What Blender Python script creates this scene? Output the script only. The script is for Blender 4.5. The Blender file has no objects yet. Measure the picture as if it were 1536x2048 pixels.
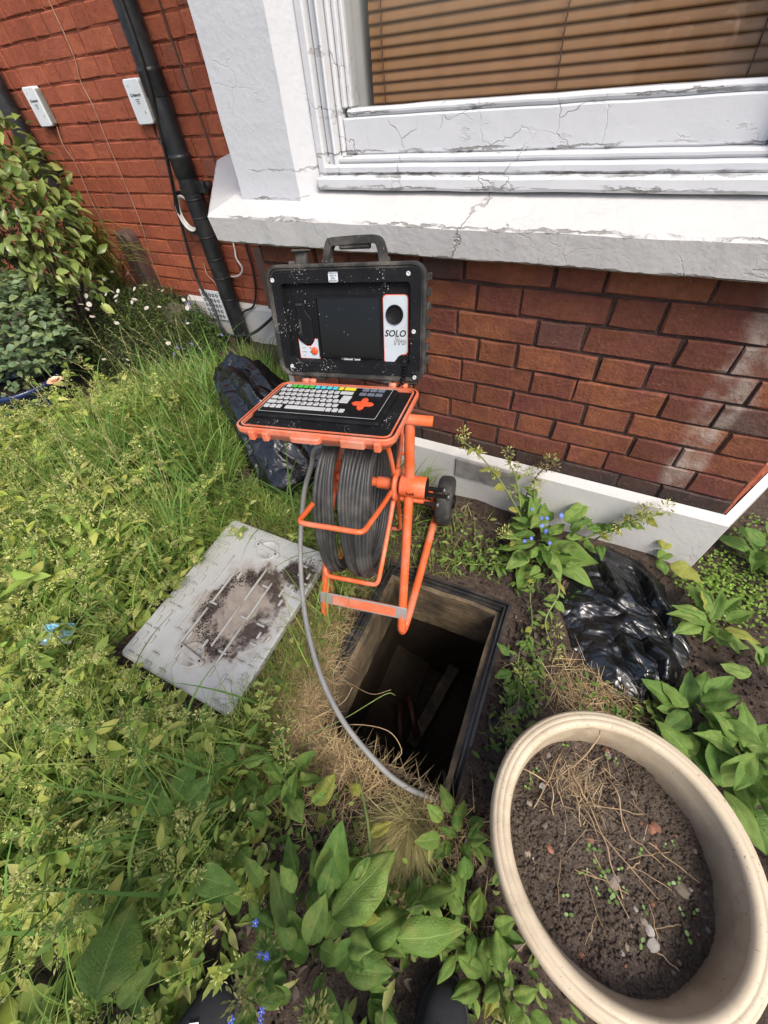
import bpy, bmesh, math, random
import numpy as np
from mathutils import Vector, Matrix, noise

rnd = random.Random(7)
rng = np.random.default_rng(11)
R = math.radians
S = bpy.context.scene
C = S.collection

# ------------------------------------------------------------------ camera
cam = bpy.data.cameras.new('camera')
camo = bpy.data.objects.new('camera', cam)
C.objects.link(camo)
S.camera = camo
cam.sensor_fit = 'VERTICAL'
cam.sensor_height = 36.0
cam.lens = 13.81
cam.clip_start = 0.02
cam.clip_end = 400.0
_r = Vector((0.88753, 0.45430, -0.07687)); _u = Vector((-0.29800, 0.69323, 0.65622)); _f = Vector((-0.35141, 0.55951, -0.75064))
camo.matrix_world = Matrix(((_r.x, _u.x, -_f.x, 0.0), (_r.y, _u.y, -_f.y, -1.10845), (_r.z, _u.z, -_f.z, 1.2), (0, 0, 0, 1)))

# ------------------------------------------------------------------ sky, sun, exposure
SUN_DIR = Vector((0.52, -0.40, 0.82)).normalized()       # towards the sun
wd = bpy.data.worlds.new('World'); S.world = wd; wd.use_nodes = True
wn = wd.node_tree.nodes; wl = wd.node_tree.links
sky = wn.new('ShaderNodeTexSky'); sky.sky_type = 'NISHITA'; sky.sun_disc = False
sky.sun_elevation = math.asin(SUN_DIR.z)
sky.sun_rotation = math.atan2(SUN_DIR.x, SUN_DIR.y)
sky.air_density = 1.0; sky.dust_density = 4.0; sky.ozone_density = 1.0
bgn = wn['Background']; bgn.inputs['Strength'].default_value = 0.15
wl.new(sky.outputs['Color'], bgn.inputs['Color'])
sun = bpy.data.lights.new('sun', 'SUN'); suno = bpy.data.objects.new('sun', sun); C.objects.link(suno)
sun.energy = 1.6; sun.angle = R(22); sun.color = (1.0, 0.95, 0.87)
suno.rotation_euler = SUN_DIR.to_track_quat('Z', 'Y').to_euler()
suno.location = (2, -2, 6)
S.view_settings.view_transform = 'Standard'
S.view_settings.look = 'None'
S.view_settings.exposure = 0.76
S.view_settings.gamma = 1.0
S.render.film_transparent = False
S.cycles.max_bounces = 5; S.cycles.diffuse_bounces = 3; S.cycles.glossy_bounces = 2
S.cycles.transmission_bounces = 4; S.cycles.transparent_max_bounces = 6
S.cycles.use_adaptive_sampling = True; S.cycles.adaptive_threshold = .025; S.cycles.use_denoising = True; S.cycles.use_light_tree = False
S.cycles.caustics_reflective = False; S.cycles.caustics_refractive = False

# ------------------------------------------------------------------ tags
def tag(o, label=None, cat=None, group=None, kind=None):
    if label: o['label'] = label
    if cat: o['category'] = cat
    if group: o['group'] = group
    if kind: o['kind'] = kind
    return o

def empty(name, loc=(0, 0, 0), rz=0.0, mat=None, parent=None):
    o = bpy.data.objects.new(name, None); C.objects.link(o)
    o.empty_display_size = 0.05
    if mat is not None: o.matrix_world = mat
    else:
        o.location = loc; o.rotation_euler = (0, 0, rz)
    if parent is not None: o.parent = parent
    return o

def link(name, me, parent=None, loc=None, mat=None):
    o = bpy.data.objects.new(name, me); C.objects.link(o)
    if parent is not None: o.parent = parent
    if mat is not None: o.matrix_local = mat
    elif loc is not None: o.location = loc
    return o

# ------------------------------------------------------------------ mesh building
def fastmesh(name, V, F3=None, F4=None, mats=(), smooth=False, col=None, uv=None, midx=None):
    """V (n,3); F3 (a,3); F4 (b,4) index arrays"""
    me = bpy.data.meshes.new(name)
    V = np.asarray(V, dtype=np.float32)
    parts = []; starts = []; totals = []
    pos = 0
    for F, k in ((F4, 4), (F3, 3)):
        if F is None or len(F) == 0: continue
        F = np.asarray(F, dtype=np.int32)
        parts.append(F.ravel()); n = len(F)
        starts.append(pos + np.arange(n, dtype=np.int32) * k); totals.append(np.full(n, k, dtype=np.int32))
        pos += n * k
    L = np.concatenate(parts); ST = np.concatenate(starts); TT = np.concatenate(totals)
    me.vertices.add(len(V)); me.vertices.foreach_set('co', V.ravel())
    me.loops.add(len(L)); me.loops.foreach_set('vertex_index', L)
    me.polygons.add(len(ST)); me.polygons.foreach_set('loop_start', ST)
    try: me.polygons.foreach_set('loop_total', TT)
    except Exception: pass
    if smooth: me.polygons.foreach_set('use_smooth', np.ones(len(ST), dtype=bool))
    if midx is not None: me.polygons.foreach_set('material_index', np.asarray(midx, dtype=np.int32))
    if col is not None:
        a = me.attributes.new('Col', 'FLOAT_COLOR', 'POINT')
        cc = np.ones((len(V), 4), dtype=np.float32); cc[:, :3] = col
        a.data.foreach_set('color', cc.ravel())
    if uv is not None:
        u = me.uv_layers.new(name='UVMap')
        u.data.foreach_set('uv', np.asarray(uv, dtype=np.float32)[L].ravel())
    for m in mats: me.materials.append(m)
    me.update(calc_edges=True); me.validate()
    return me

class MB:
    """collects shapes into one mesh"""
    def __init__(s): s.v = []; s.f = []; s.m = []; s.sm = []
    def add(s, v, f, mi=0, smooth=False):
        o = len(s.v); s.v += [tuple(p) for p in v]
        for q in f: s.f.append(tuple(i + o for i in q)); s.m.append(mi); s.sm.append(smooth)
        return s
    def box(s, lo, hi, mi=0, M=None):
        x0, y0, z0 = lo; x1, y1, z1 = hi
        v = [Vector(p) for p in ((x0,y0,z0),(x1,y0,z0),(x1,y1,z0),(x0,y1,z0),(x0,y0,z1),(x1,y0,z1),(x1,y1,z1),(x0,y1,z1))]
        if M is not None: v = [M @ p for p in v]
        return s.add(v, [(0,3,2,1),(4,5,6,7),(0,1,5,4),(1,2,6,5),(2,3,7,6),(3,0,4,7)], mi)
    def cbox(s, lo, hi, c=0.002, mi=0, M=None, smooth=False):
        """box with chamfered edges"""
        b = bmesh.new(); bmesh.ops.create_cube(b, size=1)
        lo = Vector(lo); hi = Vector(hi)
        for v in b.verts: v.co = Vector([lo[i] + (v.co[i] + .5) * (hi[i] - lo[i]) for i in range(3)])
        bmesh.ops.bevel(b, geom=b.edges[:], offset=c, segments=1, affect='EDGES', profile=.5)
        vs = [(M @ v.co if M is not None else v.co.copy()) for v in b.verts]
        b.verts.index_update()
        fs = [[v.index for v in f.verts] for f in b.faces]; b.free()
        return s.add(vs, fs, mi, smooth)
    def tube(s, pts, r, n=8, closed=False, mi=0, caps=True, smooth=True):
        pts = [Vector(p) for p in pts]; N = len(pts)
        rr = r if hasattr(r, '__len__') else [r] * N
        T = []
        for i in range(N):
            a = pts[(i - 1) % N] if (closed or i > 0) else pts[0]
            b = pts[(i + 1) % N] if (closed or i < N - 1) else pts[-1]
            d = b - a
            T.append(d.normalized() if d.length > 1e-9 else Vector((0, 0, 1)))
        ref = Vector((0, 0, 1)) if abs(T[0].z) < .9 else Vector((1, 0, 0))
        nx = T[0].cross(ref).normalized()
        V = []
        for i in range(N):
            nx = (nx - T[i] * nx.dot(T[i]))
            if nx.length < 1e-6: nx = T[i].orthogonal()
            nx.normalize(); ny = T[i].cross(nx)
            for k in range(n):
                a = 2 * math.pi * k / n
                V.append(pts[i] + (nx * math.cos(a) + ny * math.sin(a)) * rr[i])
        F = []
        for i in range(N if closed else N - 1):
            j = (i + 1) % N
            for k in range(n):
                k2 = (k + 1) % n
                F.append((i*n+k, i*n+k2, j*n+k2, j*n+k))
        if caps and not closed:
            F.append(tuple(range(n - 1, -1, -1))); F.append(tuple((N-1)*n + k for k in range(n)))
        return s.add(V, F, mi, smooth)
    def lathe(s, prof, n=24, mi=0, M=None, smooth=True, closed=False):
        V = []; F = []
        for (r, z) in prof:
            for k in range(n):
                a = 2*math.pi*k/n; p = Vector((r*math.cos(a), r*math.sin(a), z)); V.append(M @ p if M is not None else p)
        for i in range(len(prof) - (0 if closed else 1)):
            j = (i + 1) % len(prof)
            for k in range(n):
                k2 = (k + 1) % n; F.append((i*n+k, i*n+k2, j*n+k2, j*n+k))
        return s.add(V, F, mi, smooth)
    def prism(s, out, z0, z1, mi=0, M=None, cap0=True, cap1=True, bev=0.0, smooth=False):
        """outline (ccw xy) extruded in z; bev pulls in the top edge"""
        n = len(out); rings = [[(x, y, z0) for x, y in out]]
        if bev > 0:
            cx = sum(p[0] for p in out)/n; cy = sum(p[1] for p in out)/n
            ins = inset(out, bev)
            rings.append([(x, y, z1 - bev) for x, y in out]); rings.append([(x, y, z1) for x, y in ins])
        else: rings.append([(x, y, z1) for x, y in out])
        V = [Vector(p) for r_ in rings for p in r_]
        if M is not None: V = [M @ p for p in V]
        F = []
        for i in range(len(rings) - 1):
            for k in range(n):
                k2 = (k+1) % n; F.append((i*n+k, i*n+k2, (i+1)*n+k2, (i+1)*n+k))
        if cap0: F.append(tuple(range(n-1, -1, -1)))
        if cap1: F.append(tuple((len(rings)-1)*n + k for k in range(n)))
        return s.add(V, F, mi, smooth)
    def ring(s, out, inn, z0, z1, mi=0, M=None):
        """frame between two outlines with the same count"""
        n = len(out)
        V = [Vector((x, y, z)) for o, z in ((out, z0), (out, z1), (inn, z1), (inn, z0)) for x, y in o]
        if M is not None: V = [M @ p for p in V]
        F = []
        for i in range(4):
            j = (i + 1) % 4
            for k in range(n):
                k2 = (k+1) % n; F.append((i*n+k, i*n+k2, j*n+k2, j*n+k))
        return s.add(V, F, mi, False)
    def build(s, name, mats, parent=None, loc=None, mat=None):
        me = bpy.data.meshes.new(name); me.from_pydata(s.v, [], s.f)
        for m in (mats if isinstance(mats, (list, tuple)) else [mats]): me.materials.append(m)
        me.polygons.foreach_set('material_index', np.array(s.m, dtype=np.int32))
        me.polygons.foreach_set('use_smooth', np.array(s.sm, dtype=bool))
        me.update()
        return link(name, me, parent, loc, mat)

def inset(out, d):
    n = len(out); res = []
    for i in range(n):
        p0 = Vector(out[i-1]); p1 = Vector(out[i]); p2 = Vector(out[(i+1) % n])
        e1 = (p1-p0); e2 = (p2-p1)
        if e1.length < 1e-9 or e2.length < 1e-9: res.append(tuple(p1)); continue
        e1.normalize(); e2.normalize()
        n1 = Vector((-e1.y, e1.x)); n2 = Vector((-e2.y, e2.x)); m = (n1+n2)
        m = m / max(m.length_squared*.5, 1e-6)
        res.append(tuple(p1 + m * d))
    return res

def rrect(w, h, r, n=4, cx=0.0, cy=0.0):
    o = []
    for (sx, sy, a0) in ((1,-1,-90),(1,1,0),(-1,1,90),(-1,-1,180)):
        for k in range(n+1):
            a = R(a0 + 90*k/n); o.append((cx + sx*(w/2-r) + r*math.cos(a), cy + sy*(h/2-r) + r*math.sin(a)))
    return o

def catmull(P, k=6, closed=False):
    P = [Vector(p) for p in P]; n = len(P); out = []
    rg = range(n) if closed else range(n-1)
    for i in rg:
        p0 = P[(i-1) % n] if (closed or i > 0) else P[0]*2 - P[1]
        p1 = P[i]; p2 = P[(i+1) % n]
        p3 = P[(i+2) % n] if (closed or i+2 < n) else P[-1]*2 - P[-2]
        for j in range(k):
            t = j/k
            out.append(.5*((2*p1) + (p2-p0)*t + (2*p0-5*p1+4*p2-p3)*t*t + (-p0+3*p1-3*p2+p3)*t**3))
    if not closed: out.append(P[-1])
    return out

def text_mesh(body, size, name='lettering', shear=0.0, ext=0.0003, align='CENTER', bold=0.0, spacing=1.0):
    cu = bpy.data.curves.new('t', 'FONT'); cu.body = body; cu.size = size; cu.shear = shear; cu.extrude = ext
    cu.align_x = align; cu.align_y = 'CENTER'; cu.offset = bold; cu.space_character = spacing; cu.resolution_u = 3
    o = bpy.data.objects.new('t', cu); C.objects.link(o)
    dg = bpy.context.evaluated_depsgraph_get(); dg.update()
    me = bpy.data.meshes.new_from_object(o.evaluated_get(dg)); me.name = name
    bpy.data.objects.remove(o); bpy.data.curves.remove(cu)
    me.materials.clear()
    return me

# ------------------------------------------------------------------ materials
def newmat(name):
    m = bpy.data.materials.new(name); m.use_nodes = True
    nt = m.node_tree; return m, nt, nt.nodes['Principled BSDF'], nt.nodes['Material Output']

class NT:
    def __init__(s, nt): s.t = nt; s.n = nt.nodes; s.l = nt.links
    def node(s, typ, **kw):
        n = s.n.new(typ)
        for k, v in kw.items():
            if k in ('inp',):
                for kk, vv in v.items():
                    if hasattr(vv, 'is_output') or isinstance(vv, bpy.types.NodeSocket): s.l.new(vv, n.inputs[kk])
                    else: n.inputs[kk].default_value = vv
            else: setattr(n, k, v)
        return n
    def coord(s, which='Object'): return s.node('ShaderNodeTexCoord').outputs[which]
    def pos(s): return s.node('ShaderNodeNewGeometry').outputs['Position']
    def noise(s, vec, scale, detail=4, rough=.55, dist=0.0):
        return s.node('ShaderNodeTexNoise', inp={'Vector': vec, 'Scale': scale, 'Detail': detail, 'Roughness': rough, 'Distortion': dist}).outputs['Fac']
    def voro(s, vec, scale, feature='F1', out='Distance', rnd_=1.0):
        n = s.node('ShaderNodeTexVoronoi', feature=feature, inp={'Vector': vec, 'Scale': scale, 'Randomness': rnd_}); return n.outputs[out]
    def ramp(s, fac, stops, interp='LINEAR'):
        n = s.node('ShaderNodeValToRGB'); n.color_ramp.interpolation = interp; e = n.color_ramp.elements
        while len(e) < len(stops): e.new(.5)
        for i, (p, c) in enumerate(stops):
            e[i].position = p
            e[i].color = (c, c, c, 1) if not hasattr(c, '__len__') else (*c[:3], 1)
        s.l.new(fac, n.inputs['Fac']); return n.outputs['Color']
    def mix(s, fac, a, b, typ='MIX'):
        n = s.node('ShaderNodeMix', data_type='RGBA', blend_type=typ)
        for i, v in ((0, fac), (6, a), (7, b)):
            if isinstance(v, bpy.types.NodeSocket): s.l.new(v, n.inputs[i])
            elif i == 0: n.inputs[0].default_value = v
            else: n.inputs[i].default_value = (*v[:3], 1)
        return n.outputs[2]
    def math(s, op, a, b=None, c=None, clamp=False):
        n = s.node('ShaderNodeMath', operation=op, use_clamp=clamp)
        for i, v in enumerate((a, b, c)):
            if v is None: continue
            if isinstance(v, bpy.types.NodeSocket): s.l.new(v, n.inputs[i])
            else: n.inputs[i].default_value = v
        return n.outputs[0]
    def bump(s, h, strength=.3, dist=.002, normal=None):
        n = s.node('ShaderNodeBump', inp={'Height': h, 'Strength': strength, 'Distance': dist})
        if normal is not None: s.l.new(normal, n.inputs['Normal'])
        return n.outputs['Normal']
    def sep(s, v): return s.node('ShaderNodeSeparateXYZ', inp={0: v}).outputs
    def mapping(s, v, scale=(1,1,1), rot=(0,0,0), loc=(0,0,0)):
        return s.node('ShaderNodeMapping', inp={'Vector': v, 'Scale': scale, 'Rotation': rot, 'Location': loc}).outputs['Vector']

def simple(name, c1, c2=None, scale=20, rough=.6, bump=.2, bscale=None, bdist=.002, metal=0.0, spec=.5, detail=5, lo=.35, hi=.65, coord='Object', randv=0.0, coat=0.0):
    """two-tone noise colour with fine relief"""
    m, nt, b, o = newmat(name); t = NT(nt); v = t.coord(coord)
    c2 = c2 or tuple(x*.8 for x in c1)
    n = t.noise(v, scale, detail); col = t.ramp(n, [(lo, c1), (hi, c2)])
    if randv:
        oi = t.node('ShaderNodeObjectInfo').outputs['Random']
        k = t.math('MULTIPLY_ADD', oi, 2*randv, 1-randv)
        col = t.node('ShaderNodeVectorMath', operation='SCALE', inp={0: col, 'Scale': k}).outputs[0]
    t.l.new(col, b.inputs['Base Color'])
    b.inputs['Roughness'].default_value = rough; b.inputs['Metallic'].default_value = metal
    b.inputs['Specular IOR Level'].default_value = spec
    if coat: b.inputs['Coat Weight'].default_value = coat
    if bump: t.l.new(t.bump(t.noise(v, bscale or scale*3, 5), bump, bdist), b.inputs['Normal'])
    return m

def mat_brick(name, base, alt, smear, grey, stain=False, rough=.75, dirt=.35):
    m, nt, b, o = newmat(name); t = NT(nt); P = t.pos()
    oi = t.node('ShaderNodeObjectInfo').outputs['Random']
    c = t.ramp(oi, [(0, tuple(x*.85 for x in base)), (.25, base), (.5, alt), (.7, tuple(x*1.08 for x in alt)), (.88, tuple(x*.9 for x in base)), (1.0, grey)])
    n1 = t.noise(P, 9, 6); c = t.mix(t.ramp(n1, [(.42, 0), (.68, .8)]), c, smear)
    n2 = t.noise(P, 45, 6, .65); c = t.mix(t.ramp(n2, [(.35, dirt), (.6, 0)]), c, tuple(x*.35 for x in base))
    c = t.mix(t.ramp(t.noise(P, 3.3, 5), [(.5, 0), (.75, .6)]), c, tuple(x*.45 for x in base))
    n3 = t.noise(P, 160, 3); c = t.mix(t.ramp(n3, [(.66, 0), (.74, .35)]), c, (.42, .36, .3))
    if stain:   # old whitish paint run down the wall near its right corner
        x, y, z = t.sep(P)
        w = t.math('SUBTRACT', x, .325); wob = t.math('MULTIPLY_ADD', t.noise(P, 11, 3), .10, -.05)
        d = t.math('ABSOLUTE', t.math('ADD', w, wob))
        k = t.ramp(t.math('MULTIPLY_ADD', d, 17, 0), [(.3, 1), (.95, 0)])
        k = t.math('MULTIPLY', k, t.ramp(t.noise(P, 14, 5), [(.38, .05), (.6, .62)]))
        c = t.mix(k, c, (.46, .42, .36))
    t.l.new(c, b.inputs['Base Color']); b.inputs['Roughness'].default_value = rough
    b.inputs['Specular IOR Level'].default_value = .22
    h = t.math('MULTIPLY_ADD', t.noise(P, 28, 6), 1.0, t.math('MULTIPLY', t.noise(P, 110, 5, .65), .9))
    t.l.new(t.bump(h, .85, .0045), b.inputs['Normal'])
    return m

def mat_paint(name, base=(.74, .765, .80), stucco=False, crack=1.0, peel=.5, crackline=None, joints=()):
    m, nt, b, o = newmat(name); t = NT(nt); P = t.pos()
    wob = t.node('ShaderNodeTexNoise', inp={'Vector': P, 'Scale': 9.0, 'Detail': 4.0}).outputs['Color']
    V2 = t.node('ShaderNodeVectorMath', operation='MULTIPLY_ADD', inp={0: wob, 1: (.12, .12, .12), 2: P}).outputs[0]
    cells = t.voro(V2, 13, 'DISTANCE_TO_EDGE')
    mask = t.ramp(t.noise(P, 6.5, 3), [(.54, 0), (.64, 1)])
    line = t.math('MULTIPLY', t.ramp(cells, [(.0, 1), (.016, 0)]), mask)
    pv = t.mapping(P, scale=(.45, 1, 1.6))
    pl = t.math('MULTIPLY', t.ramp(t.noise(pv, 15, 6, .6), [(.655, 0), (.67, 1)]), t.ramp(t.noise(P, 3.1, 2), [(.45, 0), (.55, peel)]))
    dirt = t.ramp(t.noise(P, 6, 5), [(.35, 0), (.75, .22)])
    c = t.mix(dirt, base, tuple(x*.74 for x in base))
    spk = t.ramp(t.noise(P, 75, 4, .7), [(.68, 0), (.76, .35)])
    c = t.mix(spk, c, (.42, .41, .37))
    c = t.mix(t.math('MULTIPLY', line, .8*crack), c, (.2, .19, .18))
    c = t.mix(pl, c, (.42, .41, .39))
    h = t.math('MULTIPLY_ADD', t.noise(P, 26, 5), .7, t.math('MULTIPLY', t.noise(P, 75 if stucco else 240, 4), .45 if stucco else .2))
    h = t.math('SUBTRACT', h, t.math('MULTIPLY', line, 1.2*crack))
    h = t.math('SUBTRACT', h, t.math('MULTIPLY', pl, .7))
    for zc in joints:   # lifted, flaking edges along the timber joints
        x, y, z = t.sep(P)
        d = t.math('ABSOLUTE', t.math('ADD', t.math('SUBTRACT', z, zc), t.math('MULTIPLY_ADD', t.noise(t.mapping(P, scale=(1, 1, 3)), 21, 5, .65), .03, -.015)))
        k = t.math('MULTIPLY', t.ramp(t.math('MULTIPLY', d, 100), [(.12, 1), (.26, 0)]), t.ramp(t.noise(P, 7, 4), [(.44, 0), (.56, 1)]))
        c = t.mix(t.math('MULTIPLY', k, .85), c, (.20, .19, .175)); h = t.math('SUBTRACT', h, t.math('MULTIPLY', k, 1.6))
    if crackline is not None:   # one long structural crack across the stone
        x, y, z = t.sep(P)
        d = t.math('ABSOLUTE', t.math('ADD', t.math('SUBTRACT', x, t.math('MULTIPLY_ADD', z, .35, crackline - .32)), t.math('MULTIPLY_ADD', t.noise(P, 16, 5), .11, -.055)))
        k = t.ramp(t.math('MULTIPLY', d, 60), [(.05, 1), (.2, 0)])
        c = t.mix(t.math('MULTIPLY', k, .5), c, (.25, .22, .19)); h = t.math('SUBTRACT', h, t.math('MULTIPLY', k, 1.6))
    t.l.new(c, b.inputs['Base Color']); b.inputs['Roughness'].default_value = .62 if stucco else .5
    b.inputs['Specular IOR Level'].default_value = .35
    t.l.new(t.bump(h, .75, .003 if stucco else .002), b.inputs['Normal'])
    return m

def mat_leaf(name, c1, c2, c3, vein, trans=.32, rough=.6, yellow=None, vscale=5.5, attr=False):
    """leaf with UV veins (u along, v across)"""
    m, nt, b, o = newmat(name); t = NT(nt)
    oi = t.node('ShaderNodeObjectInfo').outputs['Random']
    uv = t.coord('UV'); P = t.coord('Object'); x, y, z = t.sep(uv)
    c = t.ramp(oi, [(0, c1), (.45, c2), (1, c3)])
    c = t.mix(t.ramp(t.noise(P, 5, 4), [(.4, 0), (.7, .5)]), c, tuple(k*.6 for k in c1))
    lp = t.node('ShaderNodeVectorMath', operation='ADD', inp={0: P, 1: t.node('ShaderNodeCombineXYZ', inp={0: t.math('MULTIPLY', oi, 37.0)}).outputs[0]}).outputs[0]
    c = t.mix(t.ramp(t.noise(lp, 2.2, 3), [(.52, 0), (.72, .55)]), c, (.34, .36, .09))
    c = t.mix(t.ramp(t.noise(lp, 9, 4, .7), [(.66, 0), (.72, .8)]), c, (.13, .095, .05))
    if yellow: c = t.mix(t.ramp(t.noise(P, 22, 3), [(.5, 0), (.68, .85)]), c, yellow)
    av = t.math('ABSOLUTE', t.math('SUBTRACT', y, .5))
    mid = t.ramp(av, [(.0, 1), (.03, 0)])
    ph = t.math('SUBTRACT', t.math('MULTIPLY', x, vscale), t.math('MULTIPLY', av, 3.4))
    fr = t.math('ABSOLUTE', t.math('SUBTRACT', t.math('FRACT', ph), .5))
    side = t.ramp(fr, [(.0, 1), (.085, 0)])
    vo = t.voro(t.node('ShaderNodeCombineXYZ', inp={0: t.math('MULTIPLY', x, 1.0), 1: y, 2: oi}).outputs[0], 17, 'DISTANCE_TO_EDGE')
    net = t.ramp(vo, [(.0, .7), (.09, 0)])
    vv = t.math('MAXIMUM', t.math('MAXIMUM', mid, t.math('MULTIPLY', side, .8)), t.math('MULTIPLY', net, .45))
    c = t.mix(t.math('MULTIPLY', t.math('MAXIMUM', net, t.math('MULTIPLY', side, .7)), .6), c, tuple(k*.55 for k in c1))
    c = t.mix(t.math('MULTIPLY', t.math('MAXIMUM', mid, t.math('MULTIPLY', side, .3)), .6), c, vein)
    t.l.new(c, b.inputs['Base Color']); b.inputs['Roughness'].default_value = rough
    b.inputs['Specular IOR Level'].default_value = .4
    h = t.math('SUBTRACT', t.math('MULTIPLY', t.ramp(vo, [(0, 0), (.25, 1)]), .6), vv)
    t.l.new(t.bump(h, .45, .002), b.inputs['Normal'])
    tr = t.node('ShaderNodeBsdfTranslucent', inp={'Color': c})
    mx = t.node('ShaderNodeMixShader', inp={0: trans, 1: b.outputs[0], 2: tr.outputs[0]})
    t.l.new(mx.outputs[0], o.inputs['Surface'])
    return m

def mat_foliage(name, trans=.3, rough=.5, gain=1.0, spec=.35):
    """colour from the per-blade / per-leaf attribute"""
    m, nt, b, o = newmat(name); t = NT(nt)
    a = t.node('ShaderNodeAttribute', attribute_name='Col').outputs['Color']
    oi = t.node('ShaderNodeObjectInfo').outputs['Random']
    k = t.math('MULTIPLY_ADD', oi, .5*gain, .75*gain)
    c = t.node('ShaderNodeVectorMath', operation='SCALE', inp={0: a, 'Scale': k}).outputs[0]
    t.l.new(c, b.inputs['Base Color']); b.inputs['Roughness'].default_value = rough
    b.inputs['Specular IOR Level'].default_value = spec
    tr = t.node('ShaderNodeBsdfTranslucent', inp={'Color': c})
    mx = t.node('ShaderNodeMixShader', inp={0: trans, 1: b.outputs[0], 2: tr.outputs[0]})
    t.l.new(mx.outputs[0], o.inputs['Surface'])
    return m

def mat_soil(name, c1, c2, c3, scale=1.0, rough=.95, bump=1.0):
    m, nt, b, o = newmat(name); t = NT(nt); P = t.pos()
    n1 = t.noise(P, 7*scale, 5); n2 = t.noise(P, 60*scale, 6, .7); n3 = t.noise(P, 200*scale, 4, .7)
    c = t.ramp(n1, [(.35, c1), (.65, c2)])
    c = t.mix(t.ramp(n2, [(.5, 0), (.72, .7)]), c, c3)
    c = t.mix(t.ramp(n3, [(.3, .7), (.55, 0)]), c, tuple(x*.3 for x in c1))
    t.l.new(c, b.inputs['Base Color']); b.inputs['Roughness'].default_value = rough
    b.inputs['Specular IOR Level'].default_value = .2
    h = t.math('MULTIPLY_ADD', n2, 1.0, t.math('MULTIPLY', n3, .6))
    t.l.new(t.bump(h, bump, .012/scale), b.inputs['Normal'])
    return m

def mat_scuffed(name, base, chip, rough=.4, dust=(.55, .52, .47), dustk=.5, chipk=.5, bump=.25, spec=.5, metal=0.0, specks=0.0):
    """painted or moulded surface with scratches, chips, dried splashes"""
    m, nt, b, o = newmat(name); t = NT(nt); v = t.coord('Object')
    c = t.mix(t.ramp(t.noise(v, 18, 5), [(.4, 0), (.75, .35)]), base, tuple(x*.7 for x in base))
    ck = t.math('MULTIPLY', t.ramp(t.noise(v, 70, 6, .7), [(.62, 0), (.66, 1)]), t.ramp(t.noise(v, 9, 3), [(.45, 0), (.65, chipk)]))
    c = t.mix(ck, c, chip)
    dk = t.math('MULTIPLY', t.ramp(t.noise(v, 13, 6, .65), [(.45, 0), (.66, 1)]), dustk)
    c = t.mix(dk, c, dust)
    if specks:
        vd = t.node('ShaderNodeTexVoronoi', feature='F1', inp={'Vector': v, 'Scale': 300.0, 'Randomness': 1.0})
        sz = t.math('MULTIPLY', t.math('POWER', t.sep(vd.outputs['Color'])[0], 2.6), .5)
        on = t.math('LESS_THAN', vd.outputs['Distance'], t.math('MULTIPLY', sz, t.ramp(t.noise(v, 15, 4), [(.42, 0), (.66, 1)])))
        c = t.mix(t.math('MULTIPLY', on, specks), c, (.62, .62, .6))
    t.l.new(c, b.inputs['Base Color']); b.inputs['Metallic'].default_value = metal
    t.l.new(t.math('MULTIPLY_ADD', t.noise(v, 25, 4), .35, rough-.15), b.inputs['Roughness'])
    b.inputs['Specular IOR Level'].default_value = spec
    if bump: t.l.new(t.bump(t.math('SUBTRACT', t.noise(v, 150, 4), t.math('MULTIPLY', ck, 1.0)), bump, .0012), b.inputs['Normal'])
    return m

def mat_bag(name):
    m, nt, b, o = newmat(name); t = NT(nt); v = t.coord('Object')
    c = t.ramp(t.noise(v, 12, 5), [(.5, (.005, .0055, .006)), (.85, (.022, .022, .023))])
    t.l.new(c, b.inputs['Base Color'])
    t.l.new(t.math('MULTIPLY_ADD', t.noise(v, 9, 4), .22, .17), b.inputs['Roughness'])
    b.inputs['Specular IOR Level'].default_value = .8
    wob = t.node('ShaderNodeTexNoise', inp={'Vector': v, 'Scale': 6.0, 'Detail': 3.0}).outputs['Color']
    wv = t.node('ShaderNodeVectorMath', operation='MULTIPLY_ADD', inp={0: wob, 1: (.16, .16, .16), 2: t.mapping(v, scale=(1.0, 1.5, 1.0), rot=(0, 0, .6))}).outputs[0]
    cr = lambda sc, d_: t.math('ABSOLUTE', t.math('SUBTRACT', t.noise(wv, sc, d_, .4), .5))
    h = t.math('MULTIPLY_ADD', cr(5.5, 0), 1.0, t.math('MULTIPLY_ADD', cr(12, 0), .5, t.math('MULTIPLY', cr(26, 1), .2)))
    t.l.new(t.bump(h, .75, .06), b.inputs['Normal'])
    return m

def mat_flat(name, c, rough=.5, spec=.5, metal=0.0, var=.12):
    return simple(name, c, tuple(x*(1-var) for x in c), 40, rough, .06, 200, .0005, metal, spec)

M = {}
M['brick_main'] = mat_brick('painted red brick', (.355, .098, .050), (.40, .118, .060), (.32, .088, .052), (.26, .098, .068), rough=.75, dirt=.3)
M['brick_bay'] = mat_brick('brown glazed brick', (.165, .060, .036), (.245, .090, .044), (.15, .047, .045), (.105, .07, .06), stain=True, rough=.78, dirt=.35)
M['mortar_main'] = mat_soil('red washed mortar', (.20, .06, .036), (.30, .085, .046), (.36, .16, .11), 1.4, .9, .8)
M['mortar_bay'] = mat_soil('black ash mortar', (.048, .035, .032), (.10, .056, .048), (.14, .09, .075), 1.6, .9, .8)
M['paint_wood'] = mat_paint('peeling white gloss', (.56, .57, .585), crack=1.0, peel=.9, joints=(1.052, 1.014, 1.122, .990))
M['paint_pier'] = mat_paint('white painted render', (.535, .545, .565), stucco=True, crack=.2, peel=.5, joints=(1.03, .968))
M['paint_sill'] = mat_paint('white painted stone', (.54, .53, .515), stucco=True, crack=.15, peel=.6, crackline=-.36, joints=(.938, .872))
M['paint_plinth'] = mat_paint('white stucco plinth', (.53, .52, .50), stucco=True, crack=.25, peel=.25)
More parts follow.
